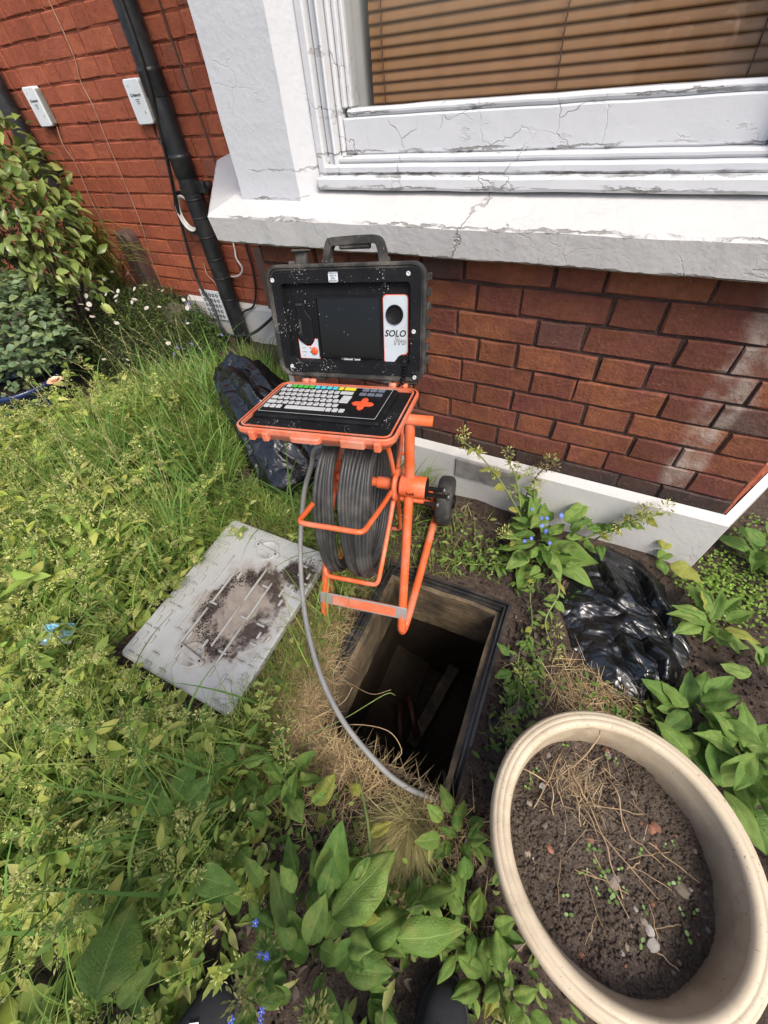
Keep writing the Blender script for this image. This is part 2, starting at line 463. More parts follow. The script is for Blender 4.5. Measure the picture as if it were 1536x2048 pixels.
M['black_pipe'] = mat_scuffed('black pipe paint', (.014, .015, .017), (.06, .06, .06), .38, (.1, .1, .1), .25, .3, .15)
M['white_plastic'] = simple('white plastic', (.72, .75, .77), (.64, .67, .69), 8, .35, .03)
M['grey_plastic'] = simple('grey print', (.12, .12, .13), None, 8, .5, .0)
M['yellow_print'] = simple('yellow print', (.5, .38, .05), None, 8, .5, .0)
M['black_rubber'] = simple('black cable sheath', (.012, .012, .013), (.03, .03, .03), 30, .45, .15)
M['tan_wire'] = simple('tan wire', (.42, .27, .19), (.3, .17, .11), 30, .5, .1)
M['white_wire'] = simple('white wire', (.7, .68, .64), (.5, .47, .43), 30, .5, .1)
M['brown_cover'] = simple('brown painted cover', (.105, .062, .05), (.075, .045, .04), 14, .45, .2)
M['blind'] = simple('wood slat', (.36, .185, .078), (.31, .15, .06), 14, .42, .12, 60)
M['blind_cord'] = simple('cord', (.10, .045, .02), None, 40, .8, .1)
M['orange_paint'] = mat_scuffed('orange powder coat', (.70, .125, .034), (.30, .27, .25), .42, (.52, .30, .22), .42, .9, .35)
M['orange_worn'] = mat_scuffed('worn orange paint', (.62, .15, .065), (.36, .34, .32), .55, (.5, .34, .27), .6, 1.0, .5)
M['orange_plastic'] = mat_scuffed('orange case plastic', (.64, .15, .07), (.45, .28, .21), .5, (.5, .31, .24), .55, .8, .35)
M['bare_metal'] = mat_scuffed('worn bare steel', (.36, .33, .32), (.16, .11, .09), .5, (.2, .15, .13), .5, .8, .5, metal=.3)
M['case_black'] = mat_scuffed('black case plastic', (.0075, .0078, .009), (.10, .10, .10), .55, (.035, .035, .035), .16, .3, .2, spec=.14, specks=.85)
M['case_rim'] = mat_scuffed('grey dusty case rim', (.028, .028, .027), (.16, .15, .14), .65, (.17, .155, .135), .55, .7, .5, spec=.2, specks=.3)
M['case_plain'] = mat_scuffed('matt black moulding', (.006, .006, .007), (.05, .05, .05), .55, (.03, .03, .03), .2, .2, .15, spec=.15)
M['key_white'] = simple('white key', (.50, .515, .515), (.42, .43, .43), 30, .4, .03)
M['key_green'] = simple('green key', (.06, .48, .05), None, 30, .4, .03)
M['key_cyan'] = simple('cyan key', (.08, .55, .62), None, 30, .4, .03)
M['key_yellow'] = simple('yellow key', (.72, .62, .03), None, 30, .4, .03)
M['key_grey'] = simple('slate key', (.14, .155, .19), None, 30, .4, .03)
M['key_orange'] = simple('orange key', (.78, .10, .03), (.62, .08, .03), 30, .4, .03)
M['panel_grey'] = mat_scuffed('pale grey panel', (.46, .51, .55), (.3, .3, .3), .4, (.36, .38, .4), .25, .1, .05)
M['panel_red'] = simple('red orange edging', (.75, .12, .06), (.6, .12, .07), 30, .45, .05)
M['red_button'] = simple('red button', (.80, .09, .02), (.65, .07, .02), 60, .35, .05)
M['ink'] = simple('black ink', (.012, .012, .014), None, 20, .5, 0)
M['sticker'] = simple('white sticker', (.62, .66, .72), (.5, .54, .6), 60, .5, .05)
M['badge'] = simple('badge metal', (.55, .55, .55), (.4, .4, .4), 60, .4, .05)
M['cable_dark'] = mat_scuffed('dark push rod sheath', (.035, .035, .034), (.1, .1, .09), .5, (.13, .125, .115), .55, .3, .35)
M['cable_grey'] = mat_scuffed('grey push rod sheath', (.22, .22, .215), (.33, .32, .3), .6, (.33, .315, .29), .5, .4, .5)
M['tyre'] = mat_scuffed('black tyre', (.022, .022, .022), (.05, .05, .05), .7, (.12, .105, .09), .55, .4, .5)
M['bolt'] = mat_flat('greasy steel', (.12, .12, .12), .4, .5, .7)
M['bag'] = mat_bag('black bin liner')
M['shoe'] = simple('black canvas', (.014, .015, .019), (.022, .023, .028), 30, .7, .35, 300, .0012)
M['cloth'] = simple('dark work trousers', (.02, .022, .03), (.03, .032, .04), 30, .85, .4, 260, .001)
M['skin'] = simple('skin', (.50, .30, .22), (.45, .26, .19), 12, .5, .1)
M['hair'] = simple('hair', (.03, .02, .015), None, 40, .6, .3)
M['sole'] = simple('sole', (.03, .03, .03), None, 40, .8, .2)
M['pot'] = None
M['soil_pot'] = mat_soil('potting soil', (.10, .076, .058), (.16, .122, .095), (.29, .235, .18), 1.5)
M['soil'] = mat_soil('garden soil', (.070, .050, .040), (.115, .083, .064), (.21, .165, .125), 1.0)
M['soil_dark'] = mat_soil('wet soil', (.030, .021, .018), (.052, .037, .03), (.09, .065, .05), 1.3)
M['chamber'] = mat_soil('wet chamber wall', (.05, .038, .027), (.09, .068, .046), (.14, .105, .07), 1.2, .5)
M['board'] = None
M['frame_black'] = mat_scuffed('black plastic frame', (.02, .02, .02), (.1, .1, .1), .4, (.14, .12, .1), .35, .4, .3)
M['clay'] = simple('clay pipe', (.09, .036, .016), (.05, .02, .01), 20, .5, .4)
M['stone'] = simple('pebble', (.26, .215, .165), (.11, .085, .065), 90, .9, .4, randv=.5)
M['stone_red'] = simple('brick chip', (.34, .14, .08), (.16, .08, .055), 90, .85, .4, randv=.25)
M['stone_white'] = simple('white chip', (.52, .49, .44), (.26, .23, .19), 90, .8, .5)
M['dry_stem'] = simple('dry stem', (.40, .28, .16), (.28, .19, .11), 60, .8, .3, randv=.3)
M['plant_stem'] = simple('green stem', (.19, .24, .07), (.13, .19, .05), 40, .55, .2, randv=.3)
M['wood_stem'] = simple('brown stem', (.07, .05, .035), (.05, .035, .025), 40, .8, .3)
M['leaf'] = mat_leaf('broad leaf', (.14, .25, .042), (.19, .32, .055), (.25, .37, .085), (.37, .48, .18))
M['leaf_dark'] = mat_leaf('deep green leaf', (.09, .19, .032), (.12, .24, .04), (.165, .29, .055), (.28, .40, .13))
M['leaf_yellow'] = mat_leaf('yellowing leaf', (.26, .31, .05), (.34, .36, .06), (.42, .38, .08), (.22, .32, .08), yellow=(.5, .42, .1))
M['leaf_dead'] = mat_leaf('dead leaf', (.10, .075, .06), (.14, .10, .08), (.08, .06, .05), (.18, .14, .11), trans=.1, rough=.8)
M['foliage'] = mat_foliage('foliage', .40, .6, 1.06, .25)
M['foliage_gloss'] = mat_foliage('glossy foliage', .22, .35, 1.0, .5)
M['dryfol'] = mat_foliage('dry grass', .2, .7)
M['petal_white'] = simple('white petal', (.80, .79, .77), (.72, .68, .68), 40, .6, .05)
M['petal_blue'] = simple('blue petal', (.09, .16, .70), (.12, .20, .75), 40, .6, .05)
M['petal_violet'] = simple('violet petal', (.20, .19, .46), (.28, .26, .52), 40, .6, .05, randv=.3)
M['petal_peach'] = simple('peach petal', (.80, .58, .38), (.74, .46, .30), 30, .6, .1)
M['pollen'] = simple('yellow disc', (.65, .45, .04), None, 40, .7, .1)
M['blue_glaze'] = simple('blue glaze', (.008, .016, .07), (.012, .025, .1), 10, .25, .1, coat=.4)
M['drain_black'] = simple('black drain cover', (.018, .018, .019), (.03, .03, .03), 30, .5, .3)
M['litter_blue'] = simple('blue foil', (.03, .38, .62), (.6, .65, .68), 25, .25, .5, 30, .004, .3)
M['rock'] = simple('tan stone', (.24, .20, .15), (.16, .135, .11), 14, .9, .6, 60, .006)
M['vent_grey'] = simple('dirty air brick', (.17, .16, .15), (.25, .24, .22), 30, .8, .4)
M['black_void'] = simple('vent dark', (.012, .011, .011), None, 20, .9, 0)
M['room'] = simple('room plaster', (.62, .61, .6), None, 5, .9, .05)

def special_mats():
    # glass: clear pane that mirrors the sky
    m, nt, b, o = newmat('window glass'); t = NT(nt)
    tr = t.node('ShaderNodeBsdfTransparent', inp={'Color': (.93, .95, .95, 1)})
    gl = t.node('ShaderNodeBsdfGlossy', inp={'Color': (1, 1, 1, 1), 'Roughness': .015})
    fr = t.node('ShaderNodeLayerWeight', inp={'Blend': .5})
    k = t.math('MULTIPLY_ADD', t.math('POWER', fr.outputs['Facing'], 3.0), .85, t.math('MULTIPLY_ADD', 1.0, .075, t.math('MULTIPLY', t.ramp(t.noise(t.pos(), 3, 4), [(.4, 0), (.8, 1)]), .03)), clamp=True)
    mx = t.node('ShaderNodeMixShader', inp={0: k, 1: tr.outputs[0], 2: gl.outputs[0]}); t.l.new(mx.outputs[0], o.inputs['Surface']); M['glass'] = m
    # screen
    m, nt, b, o = newmat('dark screen'); t = NT(nt); v = t.coord('Object')
    vd = t.node('ShaderNodeTexVoronoi', feature='F1', inp={'Vector': v, 'Scale': 110.0}); sz = t.math('MULTIPLY', t.sep(vd.outputs['Color'])[0], .22)
    on = t.math('LESS_THAN', vd.outputs['Distance'], t.math('MULTIPLY', sz, t.ramp(t.noise(v, 16, 3), [(.4, 0), (.65, 1)])))
    t.l.new(t.mix(t.math('MULTIPLY', on, .8), (.004, .004, .005), (.42, .42, .4)), b.inputs['Base Color']); b.inputs['Roughness'].default_value = .12
    b.inputs['Specular IOR Level'].default_value = .35; M['screen'] = m
    # pot: cream speckled ceramic/plastic with moulded grain
    m, nt, b, o = newmat('cream speckled pot'); t = NT(nt); v = t.coord('Object')
    c = t.ramp(t.noise(v, 6, 4), [(.35, (.56, .47, .335)), (.7, (.47, .39, .275))])
    c = t.mix(t.ramp(t.noise(v, 170, 2), [(.66, 0), (.72, .75)]), c, (.16, .10, .055))
    c = t.mix(t.ramp(t.noise(v, 10, 6, .65), [(.45, 0), (.75, .6)]), c, (.25, .185, .12))
    x, y, z = t.sep(v)   # soil smears on the inner face above the earth
    q_ = t.math('SQRT', t.math('ADD', t.math('MULTIPLY', x, x), t.math('MULTIPLY', y, y)))
    inn = t.math('MULTIPLY', t.math('LESS_THAN', q_, .1825), t.ramp(t.math('ADD', z, t.math('MULTIPLY_ADD', t.noise(v, 18, 5), .12, -.06)), [(.20, .85), (.275, .25)]))
    c = t.mix(inn, c, (.17, .125, .085))
    t.l.new(c, b.inputs['Base Color']); b.inputs['Roughness'].default_value = .55
    t.l.new(t.bump(t.noise(v, 220, 3), .25, .001), b.inputs['Normal']); M['pot'] = m
    # chamber boards
    m, nt, b, o = newmat('old plank'); t = NT(nt); v = t.coord('Object')
    g = t.noise(t.mapping(v, scale=(2, 2, 16)), 9, 6, .6, .6)
    c = t.ramp(g, [(.3, (.08, .058, .032)), (.55, (.19, .135, .075)), (.8, (.32, .24, .14))])
    c = t.mix(t.ramp(t.noise(v, 8, 5), [(.40, 0), (.62, .85)]), c, (.03, .023, .016))
    c = t.mix(t.ramp(t.noise(v, 45, 5, .7), [(.5, 0), (.7, .7)]), c, (.05, .038, .026))
    t.l.new(c, b.inputs['Base Color']); b.inputs['Roughness'].default_value = .75
    t.l.new(t.bump(g, .6, .004), b.inputs['Normal']); M['board'] = m
    # manhole cover: galvanised sheet, sandy stain and dark soil
    m, nt, b, o = newmat('galvanised cover'); t = NT(nt); tcn = t.node('ShaderNodeTexCoord'); tcn.name = 'cover_coord'; v = tcn.outputs['Object']; x, y, z = t.sep(v)
    zn = t.voro(v, 55, 'F1', 'Color'); c = t.mix(t.math('MULTIPLY', t.sep(zn)[0], .16), (.47, .475, .45), (.34, .345, .325)); c = t.mix(t.ramp(t.noise(v, 5, 4), [(.35, .0), (.7, .5)]), c, (.39, .395, .375))
    dx = t.math('SUBTRACT', x, .045); dy = t.math('ADD', y, .02)
    d = t.math('SQRT', t.math('ADD', t.math('POWER', t.math('DIVIDE', dx, .165), 2), t.math('POWER', t.math('DIVIDE', dy, .21), 2)))
    d = t.math('ADD', d, t.math('MULTIPLY_ADD', t.noise(v, 11, 6, .65), 1.3, -.65))
    sand = t.ramp(d, [(.70, .80), (1.15, 0)])
    c = t.mix(sand, c, t.ramp(t.noise(v, 26, 6), [(.35, (.22, .165, .12)), (.65, (.36, .29, .215))]))
    d2 = t.math('ABSOLUTE', t.math('SUBTRACT', d, .62)); so = t.math('MULTIPLY', t.ramp(d2, [(.10, 1), (.24, 0)]), t.ramp(t.noise(v, 8, 5), [(.43, 0), (.52, 1)]))
    ex = t.math('SQRT', t.math('ADD', t.math('POWER', t.math('SUBTRACT', x, .165), 2), t.math('POWER', t.math("SUBTRACT", y, .18), 2)))
    so2 = t.ramp(t.math('ADD', ex, t.math('MULTIPLY_ADD', t.noise(v, 20, 6), .12, -.06)), [(.045, 1), (.07, 0)])
    so = t.math('MAXIMUM', so, so2)
    c = t.mix(so, c, t.ramp(t.noise(v, 60, 5, .7), [(.35, (.035, .025, .02)), (.7, (.10, .072, .055))]))
    c = t.mix(t.ramp(t.noise(v, 130, 4, .7), [(.64, 0), (.7, .6)]), c, (.07, .05, .04))
    t.l.new(c, b.inputs['Base Color']); b.inputs['Roughness'].default_value = .55; b.inputs['Metallic'].default_value = .12
    t.l.new(t.bump(t.math('MULTIPLY_ADD', so, 1.5, t.noise(v, 90, 5)), .35, .004), b.inputs['Normal']); M['cover'] = m
special_mats()
M['cover_bar'] = simple('worn tread', (.46, .465, .44), (.33, .31, .275), 25, .6, .3, metal=.1)

# ================================================================== SETTING: ground
HC = Vector((-.20, -.72)); HA = R(2.5); HW, HL = .215, .295      # inspection chamber opening
def to_hole(x, y):
    dx = x - HC.x; dy = y - HC.y; c, s = math.cos(HA), math.sin(HA)
    return dx*c + dy*s, -dx*s + dy*c
def from_hole(u, v):
    c, s = math.cos(HA), math.sin(HA); return HC.x + u*c - v*s, HC.y + u*s + v*c
def gh(x, y):
    """ground height"""
    u, v = to_hole(x, y)
    d = max(abs(u) - HW, abs(v) - HL)
    k = min(max((d - .015) / .15, 0), 1)
    h = .022*noise.noise(Vector((x*3.1, y*3.1, 1.3))) + .010*noise.noise(Vector((x*11, y*11, 5.2))) + .004*noise.noise(Vector((x*37, y*37, 2.2)))
    h += .035*math.exp(-((x+.30)**2 + (y+.14)**2)/.03)
    return h*k - .004*(1-k)
def build_ground():
    us = sorted(set([round(-3.6 + .035*i, 4) for i in range(97)] + [-HW, HW] + [round(-.26+.013*i, 4) for i in range(41)] + [round(.3+.035*i, 4) for i in range(38)]))
    us = [a for a in us if abs(abs(a) - HW) > .006 or abs(a) == HW]
    vs = sorted(set([round(-1.4 + .035*i, 4) for i in range(31)] + [-HL, HL] + [round(-.35+.014*i, 4) for i in range(51)] + [round(.38+.035*i, 4) for i in range(38)]))
    vs = [a for a in vs if abs(abs(a) - HL) > .006 or abs(a) == HL]
    V = []; F = []
    for v in vs:
        for u in us:
            x, y = from_hole(u, v); V.append((x, y, gh(x, y)))
    n = len(us)
    for j in range(len(vs)-1):
        for i in range(n-1):
            if us[i] >= -HW-1e-6 and us[i+1] <= HW+1e-6 and vs[j] >= -HL-1e-6 and vs[j+1] <= HL+1e-6: continue
            F.append((j*n+i, j*n+i+1, (j+1)*n+i+1, (j+1)*n+i))
    # far skirt out to the horizon
    m = MB(); m.add(V, F, 0, True)
    u0, u1, v0, v1 = us[0], us[-1], vs[0], vs[-1]; B = 150
    def q(a, b, c, d): m.add([(*from_hole(*p), -.012) for p in (a, b, c, d)], [(0, 1, 2, 3)], 0, True)
    q((-B, -B), (B, -B), (B, v0), (-B, v0)); q((-B, v1), (B, v1), (B, B), (-B, B))
    q((-B, v0), (u0, v0), (u0, v1), (-B, v1)); q((u1, v0), (B, v0), (B, v1), (u1, v1))
    g = m.build('ground', M['soil']); tag(g, kind='structure')
build_ground()

# ================================================================== house walls
def brick_meshes(w, h, mat, n=5, depth=.05, bev=.0028, amp=.0024):
    res = []
    for k in range(n):
        r_ = random.Random(k*31 + int(w*1e4)); m = MB()
        j = lambda a=amp: r_.uniform(-a, a)
        x, z = w/2, h/2
        back = [(-x, depth, -z), (x, depth, -z), (x, depth, z), (-x, depth, z)]
        edge = [(-x+j(), bev*1.4, -z+j()), (j(), bev*1.2+j(), -z+j()), (x+j(), bev*1.4, -z+j()), (x+j(), bev*1.4, z+j()), (j(), bev*1.2+j(), z+j()), (-x+j(), bev*1.4, z+j())]
        b2 = bev*1.3
        fr = [(-x+b2+j(), j(), -z+b2+j()), (j(), j(), -z+b2*.8+j()), (x-b2+j(), j(), -z+b2+j()), (x-b2+j(), j(), z-b2+j()), (j(), j(), z-b2*.8+j()), (-x+b2+j(), j(), z-b2+j())]
        v = back + edge + fr
        f = [(4,5,11,10),(5,6,12,11),(6,7,13,12),(7,8,14,13),(8,9,15,14),(9,4,10,15),(10,11,14,15),(11,12,13,14),
             (0,1,6,5,4),(1,2,7,6),(2,3,9,8,7),(3,0,4,9)]
        m.add(v, f)
        me = bpy.data.meshes.new('brick'); me.from_pydata(m.v, [], m.f); me.materials.append(mat); me.update(); res.append(me)
    return res

_bm = {}
def lay(parent, org, ang, length, rows, mat, joint=.010, rr=None):
    """rows: (z0, z1, first offset, [pitches...]); bricks along direction ang from org (x,y)"""
    rr = rr or rnd; cnt = 0
    dx, dy = math.cos(ang), math.sin(ang)
    for (z0, z1, off, pit) in rows:
        s = off; k = 0
        while s < length:
            p = pit[k % len(pit)]*rr.uniform(.955, 1.045); k += 1
            a, b = max(s, 0.0), min(s + p, length); s += p
            if b - a < .035: continue
            w = round((b - a) - joint, 3); h = round((z1 - z0) - joint, 3)
            w = round(w/.004)*.004; key = (w, h, mat.name)
            if key not in _bm: _bm[key] = brick_meshes(w, h, mat, 3)
            c = (a + b)/2
            o = link('brick', rr.choice(_bm[key]), parent)
            o.location = (org[0] + dx*c, org[1] + dy*c, (z0+z1)/2)
            pr = rr.uniform(-.0025, .002)
            o.location.x += math.sin(ang)*pr*-1; o.location.y += math.cos(ang)*pr
            o.rotation_euler = (rr.uniform(-.006, .006), rr.uniform(-.006, .006), ang + rr.uniform(-.006, .006))
            cnt += 1
    return cnt

BFL = Vector((-1.055, 0)); BFR = Vector((.49, 0)); YW = .85
RA = R(64); LA = R(48)
BAY = [(-1.055, 0), (.49, 0), (.49 + 1.0*math.cos(RA)/math.sin(RA), 1.0), (-1.055 - 1.0*math.cos(LA)/math.sin(LA), 1.0)]

def mat_brickpattern():
    m, nt, b, o = newmat('brickwork above'); t = NT(nt); v = t.mapping(t.pos(), rot=(R(90), 0, 0))
    n = t.node('ShaderNodeTexBrick', inp={'Vector': v, 'Color1': (.33, .066, .027, 1), 'Color2': (.37, .085, .036, 1), 'Mortar': (.18, .06, .04, 1), 'Scale': 1.0, 'Mortar Size': .006, 'Brick Width': .225, 'Row Height': .0765})
    t.l.new(n.outputs['Color'], b.inputs['Base Color']); b.inputs['Roughness'].default_value = .8
    t.l.new(t.bump(n.outputs['Fac'], -.6, .006), b.inputs['Normal']); return m
M['brick_far'] = mat_brickpattern()
M['brick_dark'] = mat_brick('tarred base brick', (.045, .035, .032), (.06, .04, .035), (.09, .045, .035), (.04, .035, .035), rough=.6)

def build_walls():
    # --- set-back house wall
    w = empty('house_wall', (-2.6, YW, 0))
    tag(w, 'red painted brick house wall set back behind the black drain pipe', 'brick wall')
    inv = Matrix.Translation((2.6, -YW, 0))
    m = MB(); m.box((-4.6, YW+.0042, .2), (-1.3, YW+.25, 1.80)); core = m.build('mortar', M['mortar_main'], w, mat=inv)
    m = MB(); m.box((-4.6, YW+.002, 1.802), (-1.3, YW+.25, 4.6)); m.box((-9, YW+.004, .0), (-4.602, YW+.25, 4.6))
    m.build('upper_brickwork', M['brick_far'], w, mat=inv)
    m = MB(); m.box((-9, YW-.012, -.1), (-2.62, YW+.2, .232)); m.build('brick_footing', M['brick_dark'], w, mat=inv)
    m = MB(); m.box((-2.62, YW-.025, -.1), (-1.3, YW+.2, .225)); m.add([(-2.62, YW-.025, .2251), (-1.3, YW-.025, .2251), (-1.3, YW+.004, .245), (-2.62, YW+.004, .245)], [(0, 1, 2, 3)])
    m.build('plinth', M['paint_plinth'], w, mat=inv)
    hold = empty('bricks_origin'); C.objects.unlink(hold); bpy.data.objects.remove(hold)
    rows = []; ch = .0765; z = 1.411 + 5*ch; k = 0
    while z - ch > .2:
        r_ = random.Random(k)
        rows.append((z-ch, z, (-.0 if k % 2 else -.17) + r_.uniform(-.03, .03), [.226, .113] if k % 3 else [.226, .113, .113])); z -= ch; k += 1
    holder = w
    n = lay(holder, (-4.0+2.6, 0), 0.0, 2.35, rows, M['brick_main'], .0085, random.Random(5))
    # --- bay
    b = empty('bay_wall', (-.28, 0, 0))
    tag(b, 'dark brown brick bay wall under the white window sill', 'brick wall')
    inv = Matrix.Translation((.28, 0, 0))
    core = inset(BAY, .0052)
    m = MB(); m.prism(core, .2, .93); m.build('mortar', M['mortar_bay'], b, mat=inv)
    m = MB()
    po = inset(BAY, -.028); pi = inset(BAY, -.004)
    m.prism(po, -.1, .222, cap1=False); n = len(po)
    m.add([(*p, .222) for p in po] + [(*p, .243) for p in pi], [(k, (k+1) % n, n+(k+1) % n, n+k) for k in range(n)])
    m.build('plinth', M['paint_plinth'], b, mat=inv)
    ch = .0722; Z0 = .7995; P = .3375; hw = .1175; L = 1.545
    rows = []; dark = []
    for k in range(1, 10):
        zt = Z0 - (k-2)*ch; st = (-.197 if k % 2 == 0 else -.369) + 1.055
        st -= P*math.ceil(st/P)
        (dark if k == 9 else rows).append((zt-ch, zt, st, [P-hw, hw]))
    lay(b, (-1.055+.28, 0), 0.0, L, rows, M['brick_bay'], .0072, random.Random(9))
    lay(b, (-1.055+.28, 0), 0.0, L, dark, M['brick_dark'], .007, random.Random(9))
    rows = [(Z0-(k-1)*ch, Z0-(k-2)*ch, -.06 if k % 2 else -.16, [.225, .1125]) for k in range(2, 10)]
    lay(b, (.49+.28, 0), RA, .55, rows, M['brick_main'], .009, random.Random(3))
    # grey perforated air brick in the plinth
    m = MB(); m.cbox((-.335, -.036, .13), (-.105, -.024, .215), .003)
    vb = m.build('air_brick', M['vent_grey'], b, mat=inv)
    m = MB()
    for i in range(9):
        for j in range(4): m.lathe([(.0065, -.0005), (.0001, -.0006)], 8, M=Matrix.Translation((-.32+i*.0245+(.008 if j % 2 else 0), -.0362, .143+j*.02)) @ Matrix.Rotation(R(90), 4, 'X'), smooth=False)
    m.build('vent_holes', M['black_void'], vb)
build_walls()

# ================================================================== bay window: sill, piers, timber frame, sash, pane
def build_window():
    w = empty('bay_window', (-.28, 0, .94)); inv = Matrix.Translation((.28, 0, -.94))
    tag(w, 'white bay window with flaking paint above the brown bay wall', 'window')
    # stone sill
    rings = [(-.0, .868), (-.056, .868), (-.066, .874), (-.074, .935), (-.066, .943), (.07, .987), (.12, .99)]
    m = MB(); V = []; n = 4; SEG = 60
    def dense(poly):
        out = []
        for i in range(len(poly)):
            a = Vector(poly[i]); c = Vector(poly[(i+1) % len(poly)])
            for k in range(SEG): out.append(a.lerp(c, k/SEG))
        return out
    SB = [(-1.118, 0)] + BAY[1:3] + [(BAY[3][0]-.063, BAY[3][1])]; outs = [dense(inset(SB, d)) for d, z in rings]; N = len(outs[0])
    for (d, z), o in zip(rings, outs):
        for p in o:
            w_ = noise.noise(Vector((p.x*9, p.y*9, z*14)))*.0028 + noise.noise(Vector((p.x*31, p.y*31, z*40)))*.0011
            V.append((p.x, p.y + (w_ if -.08 < d < -.05 else 0), z + w_))
    F = [(i*N+k, i*N+(k+1) % N, (i+1)*N+(k+1) % N, (i+1)*N+k) for i in range(len(rings)-1) for k in range(N)]
    m.add(V, F, 0, False)
    so = m.build('stone_sill', M['paint_sill'], w, mat=inv)
    # piers
    for sgn in (0, 1):
        o = [(-1.062, -.001), (-.848, -.001), (-.806, .05), (-.806, .2), (-1.16, .2), (-1.16, .13)]
        if sgn: o = [(-.565 - x, y) for x, y in o][::-1]
        m = MB(); segs = 26; zs = [.955 + (2.42-.955)*k/segs for k in range(segs+1)]
        nn = len(o); V = []
        for z in zs:
            for x, y in o:
                q = noise.noise(Vector((x*8, y*8, z*6)))*.003; V.append((x+q, y+q*.6, z))
        F = [(i*nn+k, i*nn+(k+1) % nn, (i+1)*nn+(k+1) % nn, (i+1)*nn+k) for i in range(segs) for k in range(nn)]
        m.add(V, F, 0, False)
        m.build('pier', M['paint_pier'], w, mat=inv)
    # timber frame (left and right jambs, head, wooden sill)
    def wob(o, a=.0016):
        for v in o.data.vertices:
            v.co += Vector((noise.noise(v.co*13), noise.noise(v.co*13 + Vector((9, 0, 0))), noise.noise(v.co*13 + Vector((0, 9, 0)))))*a
    def bars(list_, name, mat):
        m = MB()
        for lo, hi, c in list_:
            # split long bars so that they can waver
            ax = 0 if hi[0]-lo[0] > hi[2]-lo[2] else 2
            m.cbox(lo, hi, c)
        b = bmesh.new(); me = bpy.data.meshes.new(name); me.from_pydata(m.v, [], m.f); b.from_mesh(me)
        for cc in range(1, 22):
            for ax, a0, a1 in ((0, -.82, .26), (2, .96, 2.3)):
                pl = a0 + (a1-a0)*cc/22; no = Vector((1, 0, 0)) if ax == 0 else Vector((0, 0, 1)); co = no*pl
                bmesh.ops.bisect_plane(b, geom=b.verts[:]+b.edges[:]+b.faces[:], plane_co=co, plane_no=no)
        b.to_mesh(me); b.free(); me.materials.append(mat)
        o = link(name, me, w, mat=inv); wob(o); return o
    XR = .24; XL = -.806
    mir = lambda lo, hi, c: ((-.565-hi[0], lo[1], lo[2]), (-.565-lo[0], hi[1], hi[2]), c)
    J = [((XL, .045, .988), (-.782, .18, 2.35), .004), ((-.781, .062, .99), (-.757, .18, 2.35), .005), ((-.756, .050, .99), (-.748, .18, 2.35), .003), ((-.747, .074, .99), (-.735, .18, 2.35), .004)]
    J += [mir(*a) for a in J]
    H = [((XL, .046, 2.28), (XR, .18, 2.40), .004)]
    bars(J + H, 'frame', M['paint_wood'])
    bars([((XL, .026, .984), (XR, .18, 1.012), .006), ((XL+.001, .046, 1.0125), (XR-.001, .18, 1.032), .005), ((XL+.002, .062, 1.0325), (XR-.002, .18, 1.047), .005)], 'timber_sill', M['paint_wood'])
    S_ = [((-.734, .082, 1.0475), (.169, .13, 1.116), .003), ((-.730, .091, 1.1165), (.165, .13, 1.132), .006)]
    S_ += [((-.734, .083, 1.1325), (-.722, .13, 2.28), .003), ((-.7215, .092, 1.1325), (-.711, .13, 2.28), .003)]
    S_ += [mir(*a) for a in S_[2:4]]
    bars(S_, 'sash', M['paint_wood'])
    m = MB(); m.add([(-.715, .104, 1.125), (.15, .104, 1.125), (.15, .104, 2.29), (-.715, .104, 2.29)], [(0, 1, 2, 3)]); m.build('pane', M['glass'], w, mat=inv)
    # room behind, white reveal beside the blind
    m = MB()
    m.add([(-1.0, .21, .95), (.45, .21, .95), (.45, .21, 2.5), (-1.0, .21, 2.5), (-1.0, 1.8, .95), (.45, 1.8, .95), (.45, 1.8, 2.5), (-1.0, 1.8, 2.5)],
          [(4, 5, 6, 7), (0, 4, 7, 3), (1, 2, 6, 5), (0, 1, 5, 4), (3, 7, 6, 2)])
    m.box((-.80, .181, 1.0), (-.735, .30, 2.4)); m.box((.17, .181, 1.0), (.235, .30, 2.4))
    m.build('inner_reveal', M['room'], w, mat=inv)
    # wall above the window
    m = MB(); m.prism(inset(BAY, -.0), 2.40, 4.6); m.build('upper_bay', M['paint_pier'], w, mat=inv)
    # side lights of the bay are closed with painted panels on the two canted faces
    for a, org in ((R(180)-LA, (-1.08, .19)), (RA, (.55, .14))):
        m = MB(); Mt = Matrix.Translation((org[0], org[1], 0)) @ Matrix.Rotation(a, 4, 'Z')
        m.box((.0, -.02, .95), (1.1, .02, 2.42), M=Mt); m.build('side_panel', M['paint_pier'], w, mat=inv)

    bl = empty('venetian_blind', (-.28, .2, 1.1)); inv2 = Matrix.Translation((.28, -.2, -1.1))
    tag(bl, 'closed brown wooden slat blind behind the window pane', 'blind')
    x0, x1 = -.703, .14
    m = MB(); n = 6; prof = [(-.013 + .026*k/n) for k in range(n+1)]
    V = []
    for x in (x0, (x0+x1)/2, x1):
        for s in prof: V.append((x, s*math.cos(R(72)) - .0016*math.cos(s/.013*math.pi/2), s*math.sin(R(72))))
    V2 = [(a, b_+.0012, c) for a, b_, c in V]
    k1 = n+1; F = []
    for i in range(2):
        for k in range(n): F.append((i*k1+k, (i+1)*k1+k, (i+1)*k1+k+1, i*k1+k+1)); F.append(tuple(q+len(V) for q in (i*k1+k, i*k1+k+1, (i+1)*k1+k+1, (i+1)*k1+k)))
    for i in range(2): F.append((i*k1, i*k1+len(V), (i+1)*k1+len(V), (i+1)*k1)); F.append((i*k1+n, (i+1)*k1+n, (i+1)*k1+n+len(V), i*k1+n+len(V)))
    m.add(V+V2, F, 0, True); me = None
